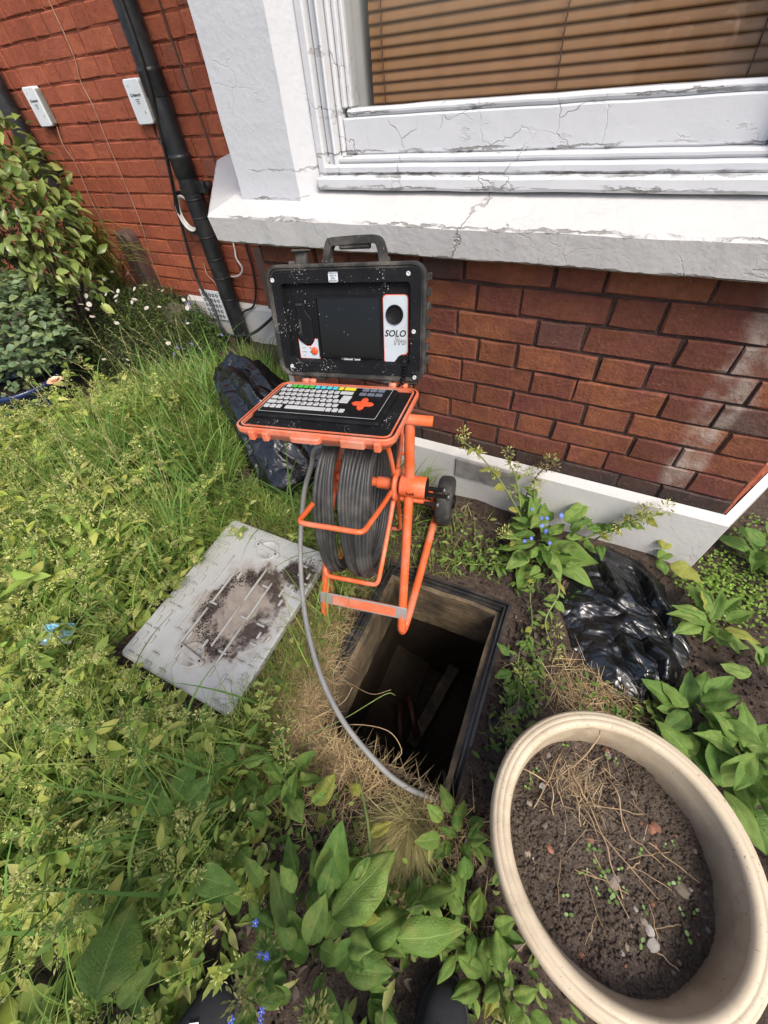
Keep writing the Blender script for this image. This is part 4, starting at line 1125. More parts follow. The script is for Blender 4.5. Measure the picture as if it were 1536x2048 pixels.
    m = MB(); m.prism(rrect(.0115, .0135, .002, 2, ax_, ay_), kz+.0003, kz+.0026, bev=.0006); m.build('enter_key', M['key_orange'], kb)
    mm = MB()
    for tx, x, y in legends:
        me = text_mesh(tx, .0095, ext=.0)
        mm.add([(v.co.x + x - .002, v.co.y + y + .001, kz + .00275) for v in me.vertices], [tuple(p.vertices) for p in me.polygons]); bpy.data.meshes.remove(me)
    mm.build('key_legends', M['ink'], kb)
    # ---- lid: own frame X right, Y up along the lid, Z towards the viewer
    la = R(98.5); hl = .252
    l = (-b*math.cos(la) + n*math.sin(la)).normalized(); mz = a.cross(l).normalized()
    h = o + b*(d+.012) + n*.014
    Ml = Matrix(((a.x, l.x, mz.x, h.x), (a.y, l.y, mz.y, h.y), (a.z, l.z, mz.z, h.z), (0, 0, 0, 1)))
    wl_ = w + .006
    m = MB(); q = lambda W, H, r_, z: [(x, y, z) for x, y in rrect(W, H, r_, 5, 0, hl/2)]
    rings = [q(wl_-.04, hl-.04, .03, -.062), q(wl_-.016, hl-.016, .034, -.058), q(wl_-.006, hl-.006, .032, -.04), q(wl_-.004, hl-.004, .03, -.012), q(wl_+.006, hl+.006, .032, -.011), q(wl_+.006, hl+.006, .032, .002), q(wl_, hl, .03, .004), q(wl_-.008, hl-.008, .027, .004), q(wl_-.011, hl-.011, .025, .0005), q(wl_-.018, hl-.018, .022, .0005)]
    N = len(rings[0]); V = [p for rg in rings for p in rg]
    F = [(i*N+k, i*N+(k+1) % N, (i+1)*N+(k+1) % N, (i+1)*N+k) for i in range(len(rings)-1) for k in range(N)] + [tuple(range(N-1, -1, -1))]
    m.add(V, F)
    lid = m.build('lid', M['case_rim'], c, mat=Mc.inverted() @ Ml)
    # fascia with stepped recess
    m = MB(); cy = hl/2
    q2 = lambda W, H, r_, z, dy=0.0: [(x, y, z) for x, y in rrect(W, H, r_, 5, 0, cy+dy)]
    rings = [q2(wl_-.0185, hl-.0185, .022, .0002), q2(wl_-.020, hl-.020, .021, .002), q2(wl_-.066, hl-.072, .010, .002, .0), q2(wl_-.074, hl-.080, .008, -.014, .002)]
    V = [p for rg in rings for p in rg]
    F = [(i*N+k, i*N+(k+1) % N, (i+1)*N+(k+1) % N, (i+1)*N+k) for i in range(len(rings)-1) for k in range(N)] + [tuple((len(rings)-1)*N+k for k in range(N))]
    m.add(V, F); m.build('fascia', M['case_black'], lid)
    zb = -.014
    X = lambda u: (u-868)/1050*wl_; Y = lambda v: (950-v)/755*hl
    def rr2(u0, v0, u1, v1, r_=.004, n_=3): return rrect(X(u1)-X(u0), Y(v0)-Y(v1), r_, n_, (X(u0)+X(u1))/2, (Y(v0)+Y(v1))/2)
    m = MB(); m.ring(rr2(646, 385, 1112, 808, .003), rr2(660, 398, 1096, 800, .003), zb+.0005, zb+.006); m.build('screen_bezel', M['case_plain'], lid)
    m = MB(); m.prism(rr2(658, 396, 1098, 802, .003), zb+.0003, zb+.002); m.build('screen', M['screen'], lid)
    # right label panel with notch
    def panel(e):
        x0, x1, y0, y1 = X(1120)-e, X(1276)+e, Y(840)-e, Y(386)+e; c_ = .008
        P = [(x0+c_, y0), (x0+.020+e, y0), (x0+.030+e, y0+.010+e), (x0+.036, y0+.018), (x0+.044, y0+.0225), (x1-c_*.5, y0+.024), (x1, y0+.030), (x1, y1-c_), (x1-c_*.3, y1-c_*.3), (x1-c_, y1), (x0+c_, y1), (x0+c_*.3, y1-c_*.3), (x0, y1-c_), (x0, y0+c_), (x0+c_*.3, y0+c_*.3)]
        return P
    m = MB(); m.prism(panel(.0016), zb+.0003, zb+.0014); m.build('label_edge', M['panel_red'], lid)
    m = MB(); m.prism(panel(0.0), zb+.0006, zb+.0019); m.build('label_panel', M['panel_grey'], lid)
    def letter(txt, u, v, size, mt, **kw):
        z = kw.pop('z', zb+.0022); me = text_mesh(txt, size, **kw); me.materials.append(M[mt]); ob = link('lettering', me, lid); ob.location = (X(u), Y(v), z); return ob
    letter('SOLO', 1194, 632, .0205, 'ink', shear=.22, bold=.0004)
    letter('Pro', 1226, 684, .0205, 'grey_plastic', shear=.22, bold=.0012); letter('Pro', 1226, 684, .0205, 'key_white', shear=.22, z=zb+.0029)
    m = MB(); Ms = Matrix.Translation((X(1193), Y(507), zb)); m.lathe([(.0001, .003), (.017, .0035), (.019, .006), (.021, .006), (.0215, .001)], 28, M=Ms); sp = m.build('speaker', M['case_plain'], lid)
    m = MB()
    for k in range(19):
        q_ = (0, 0) if k == 0 else ((.0062*math.cos(R(60*k)), .0062*math.sin(R(60*k))) if k < 7 else (.0122*math.cos(R(30*k)), .0122*math.sin(R(30*k))))
        m.lathe([(.0016, .0036), (.0001, .0037)], 6, M=Ms @ Matrix.Translation((q_[0], q_[1], .0004)), smooth=False)
    m.build('speaker_holes', M['black_void'], sp)
    # left moulding, power panel, button
    m = MB(); m.prism([(X(u), Y(v)) for u, v in ((512, 700), (545, 722), (585, 722), (612, 690), (612, 540), (582, 500), (572, 480), (572, 432), (506, 432), (506, 500), (496, 540), (496, 680))], zb, zb+.006, bev=.002); cp = m.build('cable_clip', M['case_black'], lid)
    m = MB(); m.cbox((X(510), Y(452), zb+.0062), (X(560), Y(434), zb+.008), .001); m.cbox((X(520), Y(640), zb+.0062), (X(535), Y(540), zb+.009), .001); m.build('clip_rib', M['case_rim'], cp)
    def pw(e):
        P = [(X(494)-e, Y(822)-e), (X(640)+e, Y(825)-e), (X(640)+e, Y(682)+e), (X(618), Y(682)+e), (X(602), Y(712)+e), (X(580), Y(735)+e), (X(550), Y(735)+e), (X(528), Y(712)+e), (X(512), Y(682)+e), (X(494)-e, Y(682)+e)]
        return P
    m = MB(); m.prism(pw(.0014), zb+.0003, zb+.0012); m.build('power_edge', M['panel_red'], lid)
    m = MB(); m.prism(pw(0), zb+.0006, zb+.0016); m.build('power_panel', M['panel_grey'], lid)
    m = MB(); m.lathe([(.0001, .006), (.003, .0065), (.006, .0055), (.0088, .005), (.0098, .001)], 20, M=Matrix.Translation((X(606), Y(768), zb))); m.build('power_button', M['red_button'], lid)
    m = MB()
    for (u, v, L) in ((525, 747, .012), (528, 777, .013), (528, 803, .005)): m.box((X(u)-L/2, Y(v)-.0006, zb+.0017), (X(u)+L/2, Y(v)+.0006, zb+.002))
    for v in (747, 777): m.lathe([(.0022, .0019), (.0001, .002)], 8, M=Matrix.Translation((X(576), Y(v), zb)))
    m.build('small_print', M['grey_plastic'], lid)
    # badge, sticker, screws
    m = MB(); m.prism(rr2(806, 804, 944, 840, .0062, 5), zb+.0003, zb+.0018); m.build('badge', M['badge'], lid)
    m = MB(); m.prism(rr2(810, 807, 940, 837, .0055, 5), zb+.001, zb+.0021); m.build('badge_face', M['case_plain'], lid)
    letter('MiniCam', 884, 823, .0122, 'key_white', bold=.0006, z=zb+.0024)
    m = MB(); Mb = Matrix.Translation((X(829), Y(822), zb)); m.lathe([(.0045, .0023), (.0026, .0026)], 18, M=Mb); m.build('badge_ring', M['panel_red'], lid)
    m = MB(); m.prism(rr2(778, 238, 842, 300, .003, 2), .0021, .0026); m.build('sticker', M['sticker'], lid)
    letter('WARRANTY\nVOID IF\nSEAL\nBROKEN', 810, 268, .0052, 'ink', z=.003, ext=.0001)
    for (u, v) in ((380, 282), (1290, 258), (1326, 610), (432, 880), (1335, 925)):
        m = MB(); m.lathe([(.0001, .0025), (.0022, .0025), (.0026, .0042), (.0046, .0042), (.0052, .002)], 12, M=Matrix.Translation((X(u), Y(v), 0))); m.build('screw', M['badge'], lid)
    # retaining coiled lead at lower right
    m = MB(); P = []
    for i in range(90):
        t = i/89; a_ = t*2*math.pi*7
        cx = X(1250) + (.008 if t < .3 else .008 - .012*(t-.3)); cyy = Y(840) - t*.05
        P.append((cx + .0055*math.cos(a_), cyy + .002*math.sin(a_), .004 + .0055*math.sin(a_) + .01*t))
    m.tube(P, .0017, 5); m.lathe([(.0001, .006), (.009, .006), (.011, 0)], 14, M=Matrix.Translation((X(1250), Y(835), zb))); m.build('coiled_lead', M['case_plain'], lid)
    # carry handle and latch on the top edge
    hz = -.03
    m = MB(); P = [(-.045, hl+.000, hz), (-.043, hl+.020, hz), (-.036, hl+.038, hz), (-.026, hl+.044, hz), (.06, hl+.046, hz), (.082, hl+.042, hz), (.090, hl+.024, hz), (.094, hl+.0, hz)]
    Q = catmull(P, 3); V = []
    for i, p in enumerate(Q):
        t = (Q[min(i+1, len(Q)-1)] - Q[max(i-1, 0)]).normalized(); nn = Vector((-t.y, t.x, 0))
        for (s1, s2) in ((-.008, -.012), (.008, -.012), (.008, .012), (-.008, .012)): V.append(p + nn*s1 + Vector((0, 0, s2)))
    F = [(i*4+k, i*4+(k+1) % 4, (i+1)*4+(k+1) % 4, (i+1)*4+k) for i in range(len(Q)-1) for k in range(4)] + [(0, 1, 2, 3), tuple((len(Q)-1)*4+k for k in (3, 2, 1, 0))]
    m.add(V, F); m.cbox((-.012, hl+.028, hz-.009), (.062, hl+.040, hz+.009), .003); m.build('carry_handle', M['case_rim'], lid)
    m = MB()
    for x in (-.045, .094): m.tube([(x-.012, hl+.003, hz), (x+.012, hl+.003, hz)], .009, 8)
    m.build('handle_pivot', M['case_rim'], lid)
    m = MB(); m.cbox((-.128, hl-.004, hz-.012), (-.100, hl+.028, hz+.006), .002); m.cbox((-.132, hl+.027, hz-.02), (-.096, hl+.032, hz+.016), .002); m.cbox((-.146, hl+.001, hz-.01), (-.129, hl+.009, hz+.01), .002); m.build('latch', M['case_rim'], lid)
    # ribs round the outside and hinge blocks
    m = MB()
    for k in range(7):
        y = .035 + k*.03
        for s in (-1, 1): m = MB(); m.cbox((s*(wl_/2+.001)-.004, y, -.05), (s*(wl_/2+.001)+.004, y+.016, -.013), .002); m.build('side_rib', M['case_rim'], lid)
    m = MB()
    for x in (-.135, -.085, .10, .165): m.cbox((x-.016, -.012, -.02), (x+.016, .004, .0), .003)
    m.build('hinge_block', M['case_rim'], lid)
build_case()

# ================================================================== bin bags
def ridged(p, f, o=3):
    s = 0; a = 1.0
    for k in range(o):
        s += a*(1 - 2*abs(noise.noise(p*f + Vector((k*7.3, 0, 0))))); f *= 2.1; a *= .5
    return s
def finish_bag(b, label, amp=.006):
    """sharp crumple: keep the facet edges, add fine creases"""
    for it in range(3): bmesh.ops.subdivide_edges(b, edges=b.edges[:], cuts=1, use_grid_fill=True)
    bmesh.ops.triangulate(b, faces=b.faces[:])
    bmesh.ops.smooth_vert(b, verts=b.verts[:], factor=.22, use_axis_x=True, use_axis_y=True, use_axis_z=True)
    b.normal_update()
    for v, nn in [(v, v.normal.copy()) for v in b.verts]:
        v.co += nn*(amp*ridged(Vector((v.co.x*1.0, v.co.y*1.7, v.co.z)), 9, 3) - amp*.5)
        g = gh(v.co.x, v.co.y) + .002
        if v.co.z < g: v.co.z = g
    me = bpy.data.meshes.new('bin_bag'); b.to_mesh(me); b.free(); me.materials.append(M['bag'])
    me.polygons.foreach_set('use_smooth', np.ones(len(me.polygons), dtype=bool)); me.update()
    o = link('bin_bag', me); tag(o, label, 'bag')
def standing_bag():
    rr = random.Random(12); b = bmesh.new()
    # rings of loose points: mouth leaning left and up, belly on the ground
    axis = [((-.98, -.20, .0), .19, .16), ((-1.02, -.19, .10), .235, .17), ((-1.10, -.15, .19), .22, .14), ((-1.24, -.08, .25), .17, .115), ((-1.38, -.01, .29), .15, .09), ((-1.47, .03, .31), .10, .05), ((-1.52, .05, .315), .03, .015)]
    rings = []; n = 17
    for k, (c, ra, rb) in enumerate(axis):
        ax = Vector((-.35, .12, .9)) if k < 3 else Vector((-.8, .25, .45)); ax.normalize()
        u = ax.cross(Vector((0, 1, 0))).normalized(); w = ax.cross(u)
        rg = []
        for i in range(n):
            a = 2*math.pi*(i + .35*(k % 2) + rr.uniform(-.18, .18))/n; q = rr.uniform(.80, 1.16) if i % 2 else rr.uniform(.62, 1.02)
            p = Vector(c) + u*math.cos(a)*ra*q + w*math.sin(a)*rb*q*1.15 + Vector((rr.gauss(0, .008), rr.gauss(0, .008), rr.gauss(0, .012)))
            p.z = max(p.z, .0); rg.append(b.verts.new(p))
        rings.append(rg)
    for k in range(len(rings)-1):
        for i in range(n):
            j = (i+1) % n; q = [rings[k][i], rings[k][j], rings[k+1][j], rings[k+1][i]]
            if rr.random() < .5: b.faces.new((q[0], q[1], q[2])); b.faces.new((q[0], q[2], q[3]))
            else: b.faces.new((q[0], q[1], q[3])); b.faces.new((q[1], q[2], q[3]))
    b.faces.new(rings[-1])
    bmesh.ops.recalc_face_normals(b, faces=b.faces[:])
    finish_bag(b, 'black bin bag standing in the grass behind the cable reel', .007)
standing_bag()

def sheet_bag():
    from mathutils.geometry import delaunay_2d_cdt
    rr = random.Random(31)
    poly = [(.15, -.22), (.185, -.10), (.246, -.055), (.34, -.075), (.433, -.146), (.485, -.25), (.505, -.36), (.48, -.46), (.437, -.525), (.369, -.56), (.28, -.525), (.203, -.472), (.155, -.34)]
    c = Vector((.325, -.31)); out = []
    for i in range(len(poly)):
        p, q = Vector(poly[i]), Vector(poly[(i+1) % len(poly)])
        for k in range(3): out.append(p.lerp(q, k/3)*1 + Vector((rr.gauss(0, .006), rr.gauss(0, .006))))
    def inside(p):
        r = False; j = len(out)-1
        for i in range(len(out)):
            if (out[i].y > p.y) != (out[j].y > p.y) and p.x < (out[j].x-out[i].x)*(p.y-out[i].y)/(out[j].y-out[i].y)+out[i].x: r = not r
            j = i
        return r
    pts = list(out); hs = [0.0]*len(out)
    def add(x, y, h): pts.append(Vector((x, y))); hs.append(h)
    # long creases: a ridge line with a valley close beside it
    for (a, b_, hh, n) in (((.20, -.11), (.345, -.33), .07, 5), ((.21, -.25), (.34, -.335), .055, 4), ((.34, -.12), (.46, -.34), .085, 5), ((.29, -.37), (.41, -.53), .065, 5), ((.37, -.36), (.46, -.47), .07, 4)):
        a, b_ = Vector(a), Vector(b_); d = (b_-a).normalized(); nn = Vector((-d.y, d.x))
        for k in range(n):
            t = (k+.5)/n; p = a.lerp(b_, t) + nn*rr.gauss(0, .006); add(p.x, p.y, hh*.8*(math.sin(math.pi*(.12+.76*t)))*rr.uniform(.92, 1.08)); p2 = p - nn*rr.uniform(.012, .018); add(p2.x, p2.y, .016 + rr.uniform(0, .006))
    for _t in range(4000):
        p = Vector((rr.uniform(.15, .51), rr.uniform(-.56, -.05)))
        if inside(p) and min((p-q).length for q in pts) > .040: add(p.x, p.y, .026 + rr.gauss(0, .006))
    vs, es, fs, *_ = delaunay_2d_cdt([(p.x, p.y) for p in pts], [(i, (i+1) % len(out)) for i in range(len(out))], [], 1, 1e-5)
    b = bmesh.new(); hv = []
    for v in vs:
        i = min(range(len(pts)), key=lambda q: (pts[q]-v).length_squared); hv.append(b.verts.new((v.x, v.y, hs[i] + gh(v.x, v.y) + .002)))
    for f in fs: b.faces.new([hv[i] for i in f])
    bmesh.ops.recalc_face_normals(b, faces=b.faces[:])
    if sum(f.normal.z for f in b.faces) < 0: bmesh.ops.reverse_faces(b, faces=b.faces[:])
    finish_bag(b, 'flattened crumpled black bin bag on the soil near the pot', .004)
sheet_bag()

# ================================================================== cream pot
def build_pot():
    c = empty('plant_pot', (.294, -.946, 0)); tag(c, 'round cream speckled plant pot full of bare soil', 'plant pot')
    prof = [(.0001, .004), (.138, .004), (.146, .0), (.150, .01), (.176, .15), (.192, .245), (.196, .252), (.208, .256), (.2150, .264), (.2165, .280), (.2145, .292), (.2085, .2985), (.2075, .2975), (.2065, .2990), (.1985, .3005), (.1975, .2993), (.1965, .3005), (.1885, .2985), (.184, .2945), (.1825, .288), (.1815, .27), (.178, .262), (.175, .235), (.168, .17), (.16, .14)]
    m = MB(); m.lathe(prof, 72); m.build('body', M['pot'], c)
    def sz(x, y):
        q = math.hypot(x, y)
        return .226 + .014*noise.noise(Vector((x*9, y*9, 3))) + .007*noise.noise(Vector((x*28, y*28, 1))) + .0035*noise.noise(Vector((x*80, y*80, 1))) - .018*(x*.8 + y*.55)/.17 + .012*math.exp(-((x+.09)**2+(y-.03)**2)/.008)
    V = []; F = []; n, k = 90, 34
    for j in range(k+1):
        for i in range(n):
            a = 2*math.pi*i/n; q = .1765*j/k; x, y = q*math.cos(a), q*math.sin(a); V.append((x, y, sz(x, y)))
    for j in range(k):
        for i in range(n): F.append((j*n+i, (j+1)*n+i, (j+1)*n+(i+1) % n, j*n+(i+1) % n))
    me = fastmesh('soil', V, F4=F, mats=[M['soil_pot']], smooth=True); so = link('soil', me, c)
    rr = random.Random(21)
    # clods and grit
    V = []; F = []
    for q in range(5200):
        a = rr.uniform(0, 6.28); d = .172*math.sqrt(rr.random()); x, y = d*math.cos(a), d*math.sin(a); s = rr.choice((.0012, .0018, .0025, .004, .0055)); z = sz(x, y)
        o = len(V)
        for e in ((1, 0, 0), (-1, 0, 0), (0, 1, 0), (0, -1, 0), (0, 0, 1), (0, 0, -1)): V.append((x + e[0]*s*rr.uniform(.6, 1.3), y + e[1]*s*rr.uniform(.6, 1.3), z + e[2]*s*rr.uniform(.5, 1.1)))
        for f in ((0, 2, 4), (2, 1, 4), (1, 3, 4), (3, 0, 4), (2, 0, 5), (1, 2, 5), (3, 1, 5), (0, 3, 5)): F.append(tuple(i+o for i in f))
    me = fastmesh('soil_clods', V, F3=F, mats=[M['soil_pot']]); o = link('soil_clods', me, c); o['kind'] = 'stuff'
    # stones: pieces one can pick out
    st = []
    for kk in range(5):
        b = bmesh.new(); bmesh.ops.create_icosphere(b, subdivisions=2, radius=1)
        for v in b.verts: v.co *= 1 + .38*noise.noise(v.co*1.1 + Vector((kk*5, 0, 0))); v.co.z *= .55
        for mt in ('stone', 'stone_red', 'stone_white'):
            me = bpy.data.meshes.new('stone'); b.to_mesh(me); me.materials.append(M[mt]); st.append((mt, me))
        b.free()
    for q in range(70):
        a = rr.uniform(0, 6.28); d = .165*math.sqrt(rr.random()); x, y = d*math.cos(a), d*math.sin(a)
        mt = rr.choices(('stone', 'stone_red', 'stone_white'), (6, 2.2, 2.2))[0]; me = rr.choice([m_ for t_, m_ in st if t_ == mt]); s = rr.choice((.002, .0025, .003, .004, .006))
        o = link('stone', me, c); o.location = (x, y, sz(x, y)+s*.2); o.scale = (s*rr.uniform(.8, 1.5), s, s); o.rotation_euler = (rr.uniform(-.4, .4), rr.uniform(-.4, .4), rr.uniform(0, 6))
    for (x, y, s, mt) in ((.078, -.095, .0085, 'stone_white'), (.072, -.080, .0065, 'stone_white'), (.012, -.045, .010, 'stone'), (.12, .0, .010, 'stone'), (.075, .07, .008, 'stone_red'), (.068, .064, .006, 'stone_red')):
        o = link('stone', [m_ for t_, m_ in st if t_ == mt][0], c); o.location = (x, y, sz(x, y)+.004); o.scale = (s*1.3, s, s); o.rotation_euler = (0, 0, rr.uniform(0, 6))
    # dry stalks
    def stalk(p, q, lift, r_=.0014, kink=.005):
        p = Vector((*p, 0)); q = Vector((*q, 0)); P = []
        for i in range(7):
            t = i/6; v = p.lerp(q, t); v.z = sz(v.x, v.y) + .003 + lift*math.sin(math.pi*min(t*1.15, 1))
            v += Vector((rr.uniform(-1, 1), rr.uniform(-1, 1), rr.uniform(-.2, .6)))*kink*.35; P.append(v)
        m = MB(); m.tube(catmull(P, 3), r_, 5); m.build('dry_stalk', M['dry_stem'], c)
    hub = (-.085, .085)
    for q in range(11):
        hub = (rr.gauss(-.075, .035), rr.gauss(.075, .03)); a = R(rr.uniform(170, 380)); L = rr.uniform(.04, .15)*(1 if rr.random() < .8 else 1.3); stalk((hub[0], hub[1]), (hub[0]+L*math.cos(a), hub[1]+L*math.sin(a)), rr.uniform(.005, .03), rr.uniform(.0006, .0013))
    for q in range(24):
        a = rr.uniform(0, 6.28); d = .12*math.sqrt(rr.random()); b_ = rr.uniform(0, 6.28); L = rr.uniform(.03, .09)
        x, y = d*math.cos(a)+.02, d*math.sin(a)-.02; x2, y2 = x+L*math.cos(b_), y+L*math.sin(b_)
        if math.hypot(x2, y2) < .165: stalk((x, y), (x2, y2), .004, rr.uniform(.0005, .001))
    m = MB(); P = [(-.06, .165, .304), (-.062, .15, .307), (-.07, .12, .27), (-.085, .09, .225), (-.10, .06, .205)]; m.tube(catmull(P, 4), .0015, 6); m.build('dry_stalk', M['dry_stem'], c)
    # fine root hairs
    V = []; F = []
    def hair(x, y, L, a, lift):
        o = len(V)
        for i in range(5):
            t = i/4; aa = a + 1.2*t*math.sin(L*400); xx, yy = x+L*t*math.cos(aa), y+L*t*math.sin(aa); z = sz(xx, yy)+.002+lift*math.sin(math.pi*t)
            V.append((xx, yy, z)); V.append((xx-.0005*math.sin(aa), yy+.0005*math.cos(aa), z+.0006))
        for i in range(4): F.append((o+2*i, o+2*i+2, o+2*i+3, o+2*i+1))
    for q in range(170):
        a = rr.uniform(0, 6.28); d = .155*math.sqrt(rr.random()); hair(d*math.cos(a), d*math.sin(a), rr.uniform(.012, .04), rr.uniform(0, 6.28), rr.uniform(.001, .008))
    me = fastmesh('roots', V, F4=F, mats=[M['wood_stem']]); o = link('roots', me, c); o['kind'] = 'stuff'
    # heap of broken straw at the far left
    n = 420; a_ = rng.uniform(0, 6.28, n); q_ = np.abs(rng.normal(0, .05, n)); Pp = np.stack([-.07+q_*np.cos(a_), .075+.8*q_*np.sin(a_), np.zeros(n)], 1)
    ok = np.hypot(Pp[:, 0], Pp[:, 1]) < .15; Pp = Pp[ok]; n = len(Pp); Pp[:, 2] = [sz(p_[0], p_[1])+.002 for p_ in Pp]
    V, F, cc = grass(Pp, rng.uniform(.01, .04, n), rng.uniform(.0008, .0018, n), rng.uniform(0, 6.28, n), rng.uniform(1.2, 1.6, n), rng.uniform(-.2, .4, n), pick([(.42, .31, .18), (.32, .23, .13), (.24, .17, .10)], n, .3), 3)
    o = link('straw_bits', fastmesh('straw_bits', V, None, F, [M['dryfol']], False, cc), c); o['kind'] = 'stuff'
    # seedlings: two round seed leaves each
    m = MB()
    for s in (-1, 1):
        V = [(0, 0, .004)] + [(s*(.003 + .0024*math.cos(a)), .0019*math.sin(a), .0045+.0006*math.cos(a)) for a in np.linspace(0, 2*math.pi, 9)[:-1]]
        m.add(V[1:], [tuple(range(8))], 0, True)
    m.tube([(0, 0, -.004), (0, 0, .0042)], .0004, 4, mi=0)
    me = m.build('seedling', simple('seedling green', (.10, .19, .035), (.14, .24, .045), 40, .5, 0, randv=.3), c)
    spots = [(-.02, -.015), (-.035, -.02), (-.015, -.035), (-.005, -.045), (.0, -.038), (-.03, -.05), (-.04, -.06), (.012, -.06), (.018, -.065), (.008, -.072), (-.012, -.07), (.03, -.045), (.10, .0), (.115, .01), (.12, -.03), (.05, .02), (.06, -.06), (.055, -.10), (-.06, -.10), (-.05, -.12), (-.1, .13), (-.02, .15), (-.005, .152), (.0, .145), (.13, -.06), (.02, -.02), (-.155, .02), (-.15, .035), (-.152, .05), (-.145, .06), (.09, .05), (.105, .06), (.14, -.02)]
    for i, (x, y) in enumerate(spots):
        o = me if i == 0 else link('seedling', me.data, c)
        o.location = (x, y, sz(x, y)+.003); s = rr.uniform(.9, 1.7); o.scale = (s, s, s); o.rotation_euler = (rr.uniform(-.3, .3), rr.uniform(-.3, .3), rr.uniform(0, 6))

# ================================================================== person taking the picture (only the shoe tips are in view)
def build_person():
    p = empty('person', (-.07, -1.58, 0)); tag(p, 'person in black canvas shoes standing at the bottom edge', 'person')
    inv = Matrix.Translation((.07, 1.58, 0))
    toes = ((.112, -1.250, R(101)), (-.262, -1.448, R(88)))
    for (tx, ty, a) in toes:
        sec = [(0.0, .030, .018, .0), (-.012, .055, .034, .0), (-.035, .078, .050, .0), (-.075, .092, .062, .0), (-.12, .096, .078, -.0), (-.165, .086, .10, -.004), (-.20, .076, .115, -.006), (-.24, .072, .115, -.006), (-.275, .066, .11, -.004), (-.29, .046, .09, 0)]
        V = []; F = []; n = 16
        for (l, wd_, h, off) in sec:
            for k in range(n):
                an = 2*math.pi*k/n; cx = math.copysign(abs(math.cos(an))**.75, math.cos(an)); sz_ = math.copysign(abs(math.sin(an))**.8, math.sin(an))
                V.append((l, off + wd_/2*cx, .022 + h/2 + h/2*sz_))
        for i in range(len(sec)-1):
            for k in range(n): F.append((i*n+k, i*n+(k+1) % n, (i+1)*n+(k+1) % n, (i+1)*n+k))
        F.append(tuple(range(n-1, -1, -1))); F.append(tuple((len(sec)-1)*n+k for k in range(n)))
        Mt = inv @ Matrix.Translation((tx, ty, .012)) @ Matrix.Rotation(a, 4, 'Z')
        m = MB(); m.add(V, F, 0, True); sh = m.build('shoe', M['shoe'], p, mat=Mt)
        m = MB()
        V = []; 
        for (l, wd_, h, off) in sec:
            for s in (-1, 1): V.append((l + (.006 if l == 0 else 0), off + s*(wd_/2+.004), 0))
        nn = len(sec); out = [(V[2*i][0], V[2*i][1]) for i in range(nn)] + [(V[2*i+1][0], V[2*i+1][1]) for i in range(nn-1, -1, -1)]
        m.prism(out, 0, .026); m.build('sole', M['sole'], sh)
        m = MB(); m.cbox((-.0035, -.009, 0), (.0035, .009, .0012), .0005, M=Matrix.Translation((-.06, .012, .0815)) @ Matrix.Rotation(R(35), 4, 'Z') @ Matrix.Rotation(R(-8), 4, 'Y')); m.build('white_tab', M['petal_white'], sh)
    # body grown from a skeleton
    J = dict(pel=(-.05, -1.62, .94, .15, .12), hr=(.06, -1.60, .90, .105, .1), hl=(-.16, -1.66, .90, .105, .1), kr=(.125, -1.515, .5, .07, .075), kl=(-.255, -1.66, .5, .07, .075), ar=(.135, -1.50, .11, .055, .06), al=(-.272, -1.70, .11, .055, .06),
             wa=(-.05, -1.62, 1.1, .14, .105), ch=(-.055, -1.61, 1.32, .165, .115), nk=(-.065, -1.585, 1.49, .06, .06), hd=(-.085, -1.55, 1.60, .085, .10), ht=(-.095, -1.53, 1.70, .07, .08),
             sr=(.12, -1.53, 1.40, .06, .06), sl=(-.23, -1.68, 1.40, .06, .06), er=(.20, -1.43, 1.15, .045, .045), el=(-.26, -1.53, 1.15, .045, .045), wr=(.12, -1.27, 1.16, .032, .032), wl=(-.12, -1.33, 1.16, .032, .032))
    E = [('pel', 'hr'), ('pel', 'hl'), ('hr', 'kr'), ('hl', 'kl'), ('kr', 'ar'), ('kl', 'al'), ('pel', 'wa'), ('wa', 'ch'), ('ch', 'nk'), ('nk', 'hd'), ('hd', 'ht'), ('ch', 'sr'), ('ch', 'sl'), ('sr', 'er'), ('sl', 'el'), ('er', 'wr'), ('el', 'wl')]
    ks = list(J); me = bpy.data.meshes.new('b'); me.from_pydata([J[k][:3] for k in ks], [(ks.index(a), ks.index(b)) for a, b in E], [])
    ob = bpy.data.objects.new('b', me); C.objects.link(ob)
    ob.modifiers.new('s', 'SKIN'); sv = me.skin_vertices[0].data if me.skin_vertices else None
    if sv is None:
        bm_ = bmesh.new(); bm_.from_mesh(me); bm_.verts.layers.skin.verify(); bm_.to_mesh(me); bm_.free(); sv = me.skin_vertices[0].data
    for i, k in enumerate(ks): sv[i].radius = (J[k][3], J[k][4]); sv[i].use_root = (k == 'pel')
    ss = ob.modifiers.new('u', 'SUBSURF'); ss.levels = 2; ss.render_levels = 2
    dg = bpy.context.evaluated_depsgraph_get(); dg.update()
    bme = bpy.data.meshes.new_from_object(ob.evaluated_get(dg)); bpy.data.objects.remove(ob)
    for mt in ('cloth', 'skin', 'hair'): bme.materials.append(M[mt])
    for pl in bme.polygons:
        c = pl.center; pl.use_smooth = True
        pl.material_index = 0
        if c.z > 1.5: pl.material_index = 2 if (c.z > 1.66 or c.y < -1.58) else 1
    link('body', bme, p, mat=inv)
